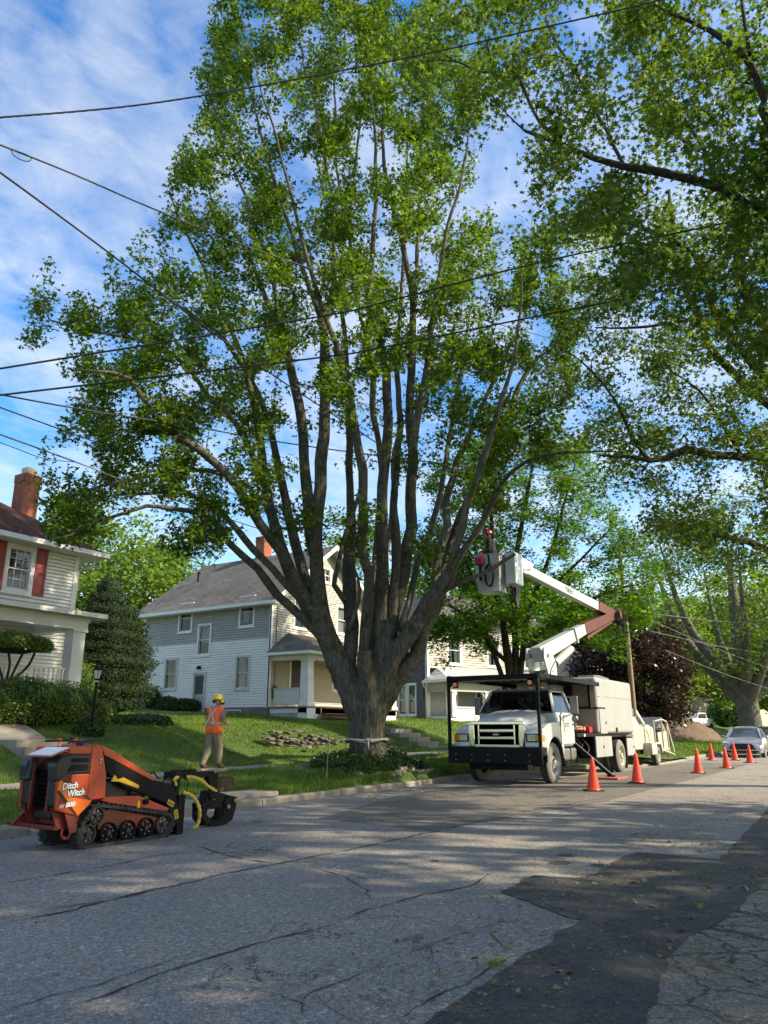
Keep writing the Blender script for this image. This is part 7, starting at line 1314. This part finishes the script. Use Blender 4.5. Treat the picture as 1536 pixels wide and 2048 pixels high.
sw_=empty('stone_wall',(21,15.9,.7),label='tumbled dry-stone retaining wall of flat dark stones in the bank left of the big trunk',cat='stone wall')
for i in range(150):
    x=rnd(18.7,23.2);top=lerp(1.42,.92,(x-18.7)/4.5)+.05*math.sin(x*5);z=.62+(top-.62)*rnd(0,1);rock('stone',x-21,rnd(-.12,.1)+(z-.62)*.35,z-.7,rnd(.1,.24),rnd(.09,.14),rnd(.025,.055),sw_,rz=rnd(-.35,.35),sd=i*.7)
sw2=empty('stone_wall',(26,15.0,.5),label='low dry-stone retaining wall between the big trunk and the concrete steps',cat='stone wall')
for i in range(90):
    x=rnd(22.8,26.7);z=.38+rnd(0,1)*(.42-.05*(x-22.8));rock('stone',x-26,rnd(-.08,.1),z-.5,rnd(.1,.24),rnd(.09,.14),rnd(.025,.05),sw2,rz=rnd(-.35,.35),sd=i*.9)
o=rock('white_stone',19.9,15.35,.78,.2,.1,.05);tag(o,'pale flat stone lying in front of the dry-stone wall','stone');o.data.materials[0]=M['concrete']
for i in range(8):
    pass
# tree stump, stake, litter bag
st=empty('tree_stump',(11.35,10.85,.12),label='short mossy square-cut stump by the curb, beyond the grapple',cat='stump')
mb=MB();mb.tube([(0,0,-.05),(0,0,.06),(0,0,.3),(0,0,.325)],[.3,.27,.25,.235],18);
for i,v in enumerate(mb.v): q=1+.12*mnoise.noise((v[0]*6,v[1]*6,v[2]*3));mb.v[i]=(v[0]*q,v[1]*q*.9,v[2])
mb.build('stump_body',barkmat('bark_mossy',(.02,.016,.012),(.08,.06,.04),(.05,.07,.012),.9),st,smooth=45)
o=part(None,'marker_stake','concrete',lambda m:m.bar((14.35,10.55,H(14.35,10.55)-.05),(14.42,10.55,1.22),.016));tag(o,'thin pale marker stake standing in the grass left of the big trunk','stake')
mb=MB();mb.ball((0,0,0),.16,10,(1.4,.8,.25));o=mb.build('plastic_litter',M['print_white'],loc=(20.4,11.5,H(20.4,11.5)+.02),smooth=True);tag(o,'crumpled white plastic lying on the grass behind the truck guard post','litter')
# rope round the trunk
c=at(735,1479,TD);pts=[]
for a in range(0,361,15): pts.append((c.x+.575*math.cos(R(a)),c.y+.54*math.sin(R(a)),c.z+.015*math.sin(R(a*3))))
mb=MB();mb.tube(pts,.026,8);mb.tube([(p[0]*.999+c.x*.001,p[1],p[2]-.03-.02*math.sin(i)) for i,p in enumerate(pts)],.02,8)
kx=c.x-.52;ky=c.y-.34
for i in range(3): mb.ball((kx+.03*i,ky-.04*i,c.z-.01*i),.05,8)
mb.tube([(kx,ky-.03,c.z),(kx-.02,ky-.04,c.z-.12),(kx+.01,ky-.03,c.z-.26)],.022,6);o=mb.build('trunk_rope',M['rope'],smooth=True);tag(o,'grey rope knotted round the foot of the big maple trunk','rope')
# ---------------------------------------------------------------- lamp post, bin, utility pole
lx,ly=13.2,17.35;lz=H(lx,ly);lm=empty('lamp_post',(lx,ly,lz),label='black garden lamp post with a clear lantern beside the front walk',cat='lamp post')
part(lm,'post','black_paint',lambda m:m.tube([(0,0,-.1),(0,0,.15),(0,0,.16),(.02,0,1.46)],[.05,.05,.036,.034],14),smooth=40)
zl=1.46
part(lm,'lantern_frame','black_paint',lambda m:(m.lathe([(.04,0),(.07,.02),(.075,.05)],(.02,0,zl),n=6),[m.bar((.02+.075*math.cos(R(a)),.075*math.sin(R(a)),zl+.05),(.02+.135*math.cos(R(a)),.135*math.sin(R(a)),zl+.27),.012) for a in range(0,360,60)],m.lathe([(.15,.27),(.16,.275),(.1,.33),(.04,.36),(.02,.38),(.015,.42),(0,.43)],(.02,0,zl),n=6)))
part(lm,'lantern_glass','lamp_clear',lambda m:m.lathe([(.07,.05),(.128,.27)],(.02,0,zl),n=6)).data.materials[0]=simple('frosted_glass',(.5,.52,.52),.3,var=.1)
part(lm,'lamp_collar','white_trim',lambda m:m.lathe([(.045,-.03),(.05,0)],(.02,0,zl),n=12))
bx,by=22.9,27.2;bn=empty('recycling_bin',(bx,by,H(bx,by)-.02),label='blue wheeled bin standing between the dark evergreen and the two-tone house',cat='bin')
part(bn,'bin_body','blue_bin',lambda m:m.add([(a*k,b*k,z) for z,k in ((0,.22),(.85,.28)) for a,b in ((-1,-1),(1,-1),(1,1),(-1,1))],[(0,3,2,1),(4,5,6,7),(0,1,5,4),(1,2,6,5),(2,3,7,6),(3,0,4,7)]),.03);part(bn,'lid','blue_bin',lambda m:m.prism([(-.3,.86),(.3,.86),(.28,.92),(-.26,.95)],-.3,.3),.02);part(bn,'bin_handle','black_plastic',lambda m:m.bar((-.3,-.2,.88),(-.3,.2,.88),.03))
up_=empty('utility_pole',(40.8,10.4,.2),label='brown wooden utility pole rising in front of the purple maple',cat='utility pole')
part(up_,'pole','pole_wood',lambda m:m.tube([(0,0,-.3),(0,0,5),(0,0,11)],[.13,.12,.1],14),smooth=40);part(up_,'crossarm','pole_wood',lambda m:m.box(-.05,.05,-1.2,1.2,10.1,10.22));part(up_,'insulator','tan_cap',lambda m:[m.cyl((0,y,10.22),(0,y,10.36),.04,n=8) for y in (-1.1,-.5,.5,1.1)])
# ---------------------------------------------------------------- overhead wires
def wire(pts,w_,label,mat='wire',twist=0,sag=None,name='overhead_wire'):
    P,_=catmull([at(*p) for p in pts],.35 if not twist else .06);mb=MB()
    if twist:
        for ph in (0,2.1,4.2):
            Q=[]
            for i,p in enumerate(P):
                a=i*.06*14+ph;Q.append(p+Vector((0,math.cos(a),math.sin(a)))*w_*.55)
            mb.tube(Q,w_*.55,5)
    else: mb.tube(P,w_,5)
    o=mb.build(name,M[mat],smooth=True,rec=False);tag(o,label,'wire');return o
wire([(-120,240,9.4),(0,235,9.2),(330,203,9),(768,125,8.8),(1100,52,8.6),(1330,-2,8.4),(1600,-75,8.2)],.014,'thick twisted black cable crossing the top of the picture',twist=1)
wire([(-80,262,11),(0,290,11.5),(150,350,12.5),(300,415,13.5),(500,495,15.5),(768,585,19),(900,622,21.5),(1150,690,27)],.017,'wire with a small splice loop near its upper end, sloping down through the big maple',name='overhead_wire')
mb=MB();P1=[at(x,y,11.7) for x,y in ((22,300),(30,302),(50,308),(63,318),(55,323),(38,318),(25,308),(22,300))];mb.tube(catmull(P1,.04)[0],.008,5);o=mb.build('splice_loop',M['wire'],smooth=True);tag(o,'small loop of wire where the upper sloping wire is spliced','wire loop')
wire([(-80,290,10.5),(0,345,11),(130,440,12),(250,530,13),(342,602,14),(433,671,15),(571,767,17.5),(640,812,19),(845,945,25),(920,990,29),(1010,1045,35)],.018,'steep black wire sloping from the upper sky down towards the bucket')
wire([(-100,753,13),(0,737,13),(640,633,13.5),(768,604,13.6),(1100,520,13.8),(1536,428,14),(1700,392,14)],.019,'upper one of two parallel wires running across the middle of the big maple')
wire([(-100,802,13),(0,790,13),(640,715,13.5),(768,694,13.6),(1100,627,13.8),(1536,540,14),(1700,505,14)],.019,'lower one of two parallel wires running across the middle of the big maple')
wire([(-90,770,15),(0,789,15.5),(154,817,16.5),(400,856,18),(640,896,20),(997,940,25),(1335,979,31),(1560,1000,36)],.018,'thin wire sagging gently across the crown just above the arching low bough')
wire([(-80,785,14),(0,815,15),(200,888,18),(362,950,21),(500,1000,25),(640,1046,29),(715,1070,32),(900,1135,45)],.015,'heavy service cable sloping down past the left end of the crown',mat='wire')
wire([(-80,840,13),(0,869,14),(175,933,17),(312,987,20),(500,1052,24),(640,1096,29),(715,1122,32),(865,1163,40),(900,1172,43)],.016,'pale grey service cable reaching the dark grey sided house',mat='wire_bare')
wire([(-60,870,13),(0,885,13.5),(40,900,14),(90,918,14.8),(150,924,16)],.008,'short slack wire hanging under the pale service cable')
wire([(960,1022,28),(1147,1046,32),(1335,1066,38),(1560,1085,46)],.014,'thin wire above the bucket worker, crossing the sky gap')
for i,(a,b) in enumerate([((1290,1235),(1560,1345)),((1300,1262),(1560,1312)),((1330,1300),(1560,1385)),((1290,1225),(1560,1250))]):
    wire([(*a,45),((a[0]+b[0])/2,(a[1]+b[1])/2+4,52),(*b,60)],.018,['steepest of the far street wires, right of the utility pole','far street wire just below the steepest one','lowest far street wire, before the forked maple','nearly level far street wire beside the utility pole'][i],mat='wire_bare')
# ---------------------------------------------------------------- dirt heap, white pickup, litter
def heap(cx,cy,a,b,h,rot,label):
    n=46;V=[];z0=H(cx,cy)
    for i in range(n):
        for j in range(n):
            u,v=i/(n-1)*2-1,j/(n-1)*2-1;r=math.hypot(u,v);x=cx+(u*a*math.cos(rot)-v*b*math.sin(rot));y=cy+(u*a*math.sin(rot)+v*b*math.cos(rot))
            z=H(x,y)-.05+h*max(0,1-r**1.6)*(1+.5*mnoise.noise((x*.5,y*.5,0)))+.16*mnoise.noise((x*2.2,y*2.2,3))*(r<1)+.1*mnoise.noise((x*6,y*6,5))*(r<1);V.append((x,y,z if r<1.02 else H(x,y)-.3))
    k=np.array([[i*n+j,(i+1)*n+j,(i+1)*n+j+1,i*n+j+1] for i in range(n-1) for j in range(n-1)]);o=npmesh('dirt_heap',np.array(V),k,M['soil'],smooth=False);tag(o,label,'dirt heap')
heap(74,14.9,11,3.6,1.9,R(8),'long heap of brown soil on the grass bank beyond the wood chipper')
x,y=PX(1378,1440,92)
pk=empty('pickup_truck',(x,y,H(x,y)-.1),R(-20),label='white pickup half hidden behind the dirt heap',cat='pickup')
part(pk,'body','print_white',lambda m:m.prism([(0,.5),(0,1.15),(1.6,1.25),(2.2,1.9),(3.6,1.9),(3.8,1.3),(5.6,1.3),(5.6,.5)],0,1.9),.06);part(pk,'window','dark_room',lambda m:m.prism([(1.8,1.3),(2.25,1.8),(3.5,1.8),(3.6,1.3)],-.02,1.92))
for xx in (1,4.5): part(pk,'wheel','rubber',lambda m:m.cyl((xx,-.03,.4),(xx,1.93,.4),.4,n=20))
rs=np.random.RandomState(8)
def scatter(n,s0,s1,t0,t1,size,zf=.012):
    s=rs.uniform(s0,s1,n);t=rs.uniform(t0,t1,n);k=np.array([mnoise.noise((a*.8,b*.8,4)) for a,b in zip(s,t)])>-.15;s,t=s[k],t[k];return leaves(np.stack([s,t,np.full(len(s),zf)+.006],1),size,LEAF3,rs,.25,var=.6)
parts=[scatter(5200,2.5,18,.2,3.0,.02),scatter(900,3,12,.2,2.9,.045),scatter(1500,4,20,2.5,9,.014),scatter(500,5,30,8.6,9.65,.035),scatter(260,3,22,3,9,.03),scatter(500,18,45,.6,7,.04),scatter(60,3,12,.5,3,.07)]
V=np.concatenate([p[0] for p in parts]);off=0;Fs=[]
for p in parts: Fs.append(p[1]+off);off+=len(p[0])
npmesh('leaf_litter',V,np.concatenate(Fs),M['fallen_leaf'],kind='stuff')
V=[];Fq=[]
for i in range(420):
    x,y=(rnd(3,16),rnd(.2,2.9)) if i%3 else (rnd(8,26),rnd(8.8,9.6));a=rnd(0,3.14);l=rnd(.02,.09);w_=rnd(.0015,.004);d=Vector((math.cos(a),math.sin(a),0));q=Vector((-d.y,d.x,0));k=len(V);p=Vector((x,y,.016));m_=p+d*l*.5+q*rnd(-.01,.01)
    V+=[tuple(p+q*w_),tuple(p-q*w_),tuple(m_+q*w_+Vector((0,0,.006))),tuple(m_-q*w_+Vector((0,0,.006))),tuple(p+d*l)];Fq+=[(k,k+1,k+3),(k,k+3,k+2),(k+2,k+3,k+4)]
npmesh('twigs',np.array(V),np.array(Fq),M['bark_limb'],kind='stuff')
V=[]
for cx,cy,n,r in ((4.62,2.12,90,.12),(6.3,2.9,20,.05),(9.2,8.0,50,.15)):
    for i in range(n): a=rnd(0,6.28);q=rnd(0,r);x=cx+q*math.cos(a);y=cy+q*math.sin(a)*.6;V+= [(x-.004,y,0),(x+.004,y,0),(x+rnd(-.04,.04),y+rnd(-.04,.04),rnd(.02,.06))]
npmesh('crack_grass',np.array(V),np.arange(len(V)).reshape(-1,3),M['grass_blade'],kind='stuff')
# ---------------------------------------------------------------- people
def figure(root,J,E,skin='skin',levels=2):
    names=list(J);me=bpy.data.meshes.new('body');me.from_pydata([J[k][0] for k in names],[(names.index(a),names.index(b)) for a,b in E],[]);o=bpy.data.objects.new('tmp',me);COL.objects.link(o)
    o.modifiers.new('skin','SKIN')
    for i,k in enumerate(names): r=J[k][1];me.skin_vertices[0].data[i].radius=(r if isinstance(r,tuple) else (r,r))
    me.skin_vertices[0].data[names.index('pelvis')].use_root=True
    s=o.modifiers.new('sub','SUBSURF');s.levels=levels;s.render_levels=levels;bpy.context.view_layer.update()
    m2=bpy.data.meshes.new_from_object(o.evaluated_get(bpy.context.evaluated_depsgraph_get()));bpy.data.objects.remove(o);m2.materials.clear();m2.materials.append(M[skin]);m2.polygons.foreach_set('use_smooth',[True]*len(m2.polygons))
    b=bpy.data.objects.new('body',m2);COL.objects.link(b);b.parent=root;return b
def clothe(root,body,name,mat,pred,off,fold=0,flare=None):
    bm=bmesh.new();bm.from_mesh(body.data);bm.normal_update();kill=[f for f in bm.faces if not pred(f.calc_center_median())];bmesh.ops.delete(bm,geom=kill,context='FACES')
    for v in bm.verts: v.co+=v.normal*(off+fold*mnoise.noise((v.co.x*14,v.co.y*14,v.co.z*22)))
    if flare:
        for v in bm.verts: v.co=flare(v.co)
    me=bpy.data.meshes.new(name);bm.to_mesh(me);bm.free();me.materials.clear();me.materials.append(M[mat]);me.polygons.foreach_set('use_smooth',[True]*len(me.polygons));o=bpy.data.objects.new(name,me);COL.objects.link(o);o.parent=root
    s=o.modifiers.new('thickness','SOLIDIFY');s.thickness=.008;s.offset=0;return o
def hand(root,w_,d,up,sd,mat,curl=.5):
    """palm and five bent fingers; d: pointing direction, up: back of the hand"""
    w_=Vector(w_);d=Vector(d).normalized();up=Vector(up).normalized();s_=d.cross(up).normalized();mb=MB();mb.tube([w_,w_+d*.04,w_+d*.09],[.024,.034,.033],10)
    for i,(o_,l) in enumerate(((-.027,.06),(-.009,.07),(.009,.066),(.026,.052))):
        p=w_+d*.085+s_*o_;q=p+d*l*.45-up*l*.12;r=q+(d*math.cos(curl*2)-up*math.sin(curl*2))*l*.4;t=r+(d*math.cos(curl*3.4)-up*math.sin(curl*3.4))*l*.3;mb.tube([p,q,r,t],[.0105,.0095,.009,.007],7)
    p=w_+d*.03+s_*-.028*sd;mb.tube([p,p+d*.03-s_*.025*sd-up*.01,p+d*.06-s_*.03*sd-up*.025],[.013,.011,.008],7)
    return mb.build('hand',M[mat],root,smooth=True,rec=False)
def headgear(root,c,mat,look,visor=True,r=.125):
    """helmet shell with brim, ear defenders and a mesh visor; look = yaw"""
    Mx=Matrix.Translation(c)@Matrix.Rotation(look,4,'Z');h=MB();h.M=Mx;h.lathe([(0,.115),(.04,.112),(.08,.095),(.108,.06),(.122,.02),(.126,-.005),(.121,-.01)],(0,0,0),n=20)
    for i,v in enumerate(h.v): pass
    h.box(.09,.165,-.075,.075,-.008,.004)
    for k in (-1,1): h.box(-.1,.1,k*.035-.008,k*.035+.008,.085,.118)
    hm=h.build('helmet',M[mat],root,smooth=45)
    b=MB();b.M=Mx
    for k in (-1,1): b.lathe([(0,k*.05),(.03,k*.048),(.042,k*.03),(.045,k*.0)],(0.0,k*.125,-.055),'y',14)
    b.build('ear_defender',M['helmet_yellow' if mat=='helmet_yellow' else 'black_plastic'],hm,smooth=40);a=MB();a.M=Mx
    for k in (-1,1): a.tube([(0,k*.15,-.05),(.01,k*.148,0),(0,k*.13,.03)],.009,6);a.lathe([(.03,k*.1),(.05,k*.128)],(0,0,-.055),'y',14)
    a.box(-.135,-.1,-.06,.06,-.05,-.02);a.build('ear_bracket',M['black_plastic'],hm)
    if visor: v=MB();v.M=Mx;v.lathe([(.15,-.01),(.165,-.06),(.16,-.13)],(0,0,0),n=14,a0=-55,a1=55);v.build('mesh_visor',M['black_plastic'],hm)
    return hm
def face(root,c,look):
    Mx=Matrix.Translation(c)@Matrix.Rotation(look,4,'Z');m=MB();m.M=Mx;m.ball((.0,0,0),.1,16,(1.0,.82,1.2));m.tube([(.09,0,.02),(.118,0,-.025),(.095,0,-.04)],[.01,.016,.012],8)
    for k in (-1,1): m.ball((-.005,k*.083,-.01),.026,8,(.7,.4,1.1))
    m.tube([(.04,0,-.09),(.07,0,-.085),(.085,0,-.065)],[.03,.028,.02],8);f=m.build('head',M['skin'],root,smooth=True,rec=False)
    e=MB();e.M=Mx
    for k in (-1,1): e.ball((.088,k*.033,.012),.011,8)
    e.build('eyes',M['print_white'],f,smooth=True);e=MB();e.M=Mx;e.tube([(.094,-.022,-.062),(.099,0,-.064),(.094,.022,-.062)],.005,5);e.build('mouth',M['red_paint'],f);return f
wp=(14.25,13.98,zside(14.25)+.015);wk_=empty('person',wp,R(8),label='worker in an orange reflective vest and yellow helmet walking on the sidewalk',cat='person')
J={'pelvis':((0,0,.95),(.13,.15)),'waist':((.0,0,1.08),(.115,.145)),'chest':((.03,0,1.28),(.125,.165)),'upper':((.05,0,1.41),(.1,.15)),'neck':((.075,0,1.5),.056),'head0':((.1,0,1.56),.06),
 'sr':((.03,-.185,1.4),.066),'er':((.02,-.265,1.14),.046),'wr':((.22,-.22,1.07),.031),'sl':((.03,.185,1.4),.066),'el':((.06,.26,1.14),.046),'wl':((.27,.16,1.1),.031),
 'hr':((0,-.1,.88),(.1,.1)),'kr':((.13,-.11,.48),.072),'ar':((.12,-.11,.1),.045),'tr':((.3,-.12,.045),.04),'hl':((0,.1,.88),(.1,.1)),'kl':((-.02,.11,.47),.072),'al':((-.26,.11,.11),.045),'tl':((-.09,.12,.045),.04)}
E_=[('pelvis','waist'),('waist','chest'),('chest','upper'),('upper','neck'),('neck','head0'),('upper','sr'),('sr','er'),('er','wr'),('upper','sl'),('sl','el'),('el','wl'),('pelvis','hr'),('hr','kr'),('kr','ar'),('ar','tr'),('pelvis','hl'),('hl','kl'),('kl','al'),('al','tl')]
b=figure(wk_,J,E_)
clothe(wk_,b,'trousers','khaki',lambda c:c.z<1.0 and c.z>.115,.018,.012)
clothe(wk_,b,'shirt','grey_shirt',lambda c:c.z>.96 and c.z<1.5 and not(c.z<1.2 and abs(c.y)>.2) and not (c.x>.13 and c.z<1.2 and abs(c.y)>.13),.01,.008)
clothe(wk_,b,'safety_vest','hi_vis',lambda c:.9<c.z<1.475 and abs(c.y)<.205 and not(c.z<1.22 and abs(c.y)>.195),.032,.01,lambda v:Vector((v.x*1.02-.01*(1.1-min(v.z,1.1))*3,v.y*1.03,v.z-.05 if v.z<.95 else v.z)))
for nm,pr in (('belt_band',lambda c:1.06<c.z<1.115 and abs(c.y)<.2),): clothe(wk_,b,'reflective_band','reflective',pr,.047)
rb=MB()
for k in (-1,1): rb.bar((-.17,k*.12,1.09),(-.135,k*.03,1.28),.045,.008,up=(1,0,0));rb.bar((-.135,k*.03,1.28),(-.08,-k*.1,1.46),.045,.008,up=(1,0,0))
rb.build('reflective_cross',M['reflective'],wk_)
clothe(wk_,b,'boots','boot',lambda c:c.z<.15,.022)
part(wk_,'boot_soles','sole',lambda m:(m.box(.04,.36,-.165,-.065,-.012,.025),m.box(-.32,-.02,.065,.17,-.012,.03)),.012)
face(wk_,(.115,0,1.645),R(-6));headgear(wk_,Vector((.1,0,1.69)),'helmet_yellow',R(-6));hand(wk_,(.22,-.22,1.07),(1,.25,.1),(0,0,1),-1,'glove',.55);hand(wk_,(.27,.16,1.1),(1,-.3,0),(0,0,1),1,'glove',.55)
part(wk_,'lanyard','hose_yellow',lambda m:m.tube([(.12,-.13,1.02),(.16,-.15,.93),(.17,-.14,.84)],.006,5))
# worker up in the bucket
g=bc+Vector((.05,7.05-0,0));fz=BZ0+.06;w2=empty('person',(bc.x+.04,bc.y+7.05,fz),R(100),label='worker in dark clothes and a red helmet standing in the raised bucket',cat='person')
J2={k:(Vector(v[0]),v[1]) for k,v in J.items()}
for k,v in {'kr':(.02,-.1,.48),'ar':(0,-.1,.1),'tr':(.16,-.11,.045),'kl':(.02,.1,.48),'al':(0,.1,.1),'tl':(.16,.11,.045),'er':(.04,-.24,1.13),'wr':(.24,-.12,1.06),'el':(.04,.24,1.13),'wl':(.24,.12,1.06)}.items(): J2[k]=(v,J2[k][1])
J2={k:(tuple(v[0]),v[1]) for k,v in J2.items()};b2=figure(w2,J2,E_)
clothe(w2,b2,'jacket','dark_cloth',lambda c:c.z>.85 and c.z<1.5 and not(c.x>.2 and c.z<1.1),.02,.014);clothe(w2,b2,'trousers','dark_cloth',lambda c:.1<c.z<.9,.014,.008);clothe(w2,b2,'boots','boot',lambda c:c.z<.15,.02)
face(w2,(.11,0,1.63),R(10));headgear(w2,Vector((.095,0,1.68)),'helmet_red',R(10),visor=False);hand(w2,(.24,-.12,1.06),(1,.3,.0),(0,0,1),-1,'glove');hand(w2,(.24,.12,1.06),(1,-.3,.0),(0,0,1),1,'glove')
# ---------------------------------------------------------------- street trees beyond the right edge: their shade lies on the road
for i,(x,y,h_,w__,sd_) in enumerate([(4.5,-8.0,15,13,61),(13.5,-9.5,16,13,62)]):
    fartree('street_maple',x,y,h_,w__,['broad maple beyond the near road edge, its shade on the foreground','second broad maple set back from the near road edge'][i],M['leaf_silver'],300,40,.3,sd_,cb=.22,trunk_r=.35,sig=.45,tmpl=LEAF1,z=.3,grp='maples shading the road',hole=-.12)
# ---------------------------------------------------------------- parts that lie apart become parts of their own
def split_apart(o,gap=.04):
    me=o.data;n=len(me.vertices)
    if n>2500 or n<12: return
    par=list(range(n))
    def fd(a):
        while par[a]!=a: par[a]=par[par[a]];a=par[a]
        return a
    for e in me.edges: a,b=fd(e.vertices[0]),fd(e.vertices[1]);par[a]=b
    isl={}
    for v in range(n): isl.setdefault(fd(v),[]).append(v)
    if len(isl)<2 or len(isl)>60: return
    bx=[]
    for k,vs in isl.items():
        P=np.array([me.vertices[v].co for v in vs]);bx.append((P.min(0)-gap/2,P.max(0)+gap/2,set(vs)))
    m=len(bx);g=list(range(m))
    def fg(a):
        while g[a]!=a:a=g[a]
        return a
    for i in range(m):
        for j in range(i): 
            if (bx[i][0]<=bx[j][1]).all() and (bx[j][0]<=bx[i][1]).all(): g[fg(i)]=fg(j)
    cl={}
    for i in range(m): cl.setdefault(fg(i),set()).update(bx[i][2])
    if len(cl)<2 or len(cl)>24: return
    sets=sorted(cl.values(),key=len,reverse=True);src=me.copy()
    for q,S in enumerate(sets):
        bm=bmesh.new();bm.from_mesh(src);bm.verts.ensure_lookup_table();bmesh.ops.delete(bm,geom=[v for v in bm.verts if v.index not in S],context='VERTS')
        if q==0: bm.to_mesh(me)
        else: m2=src.copy();bm.to_mesh(m2);c=o.copy();c.data=m2;COL.objects.link(c)
        bm.free()
SKIP={'branches','crown','foliage','curtain','body','hand','head','trunk','limb','siding','roof','tread','letters','lettering','wheel'}
bpy.context.view_layer.update()
for o in list(scene.objects):
    if o.type=='MESH' and o.parent and not o.get('kind') and o.data.users==1 and o.name.split('.')[0] not in SKIP: split_apart(o)
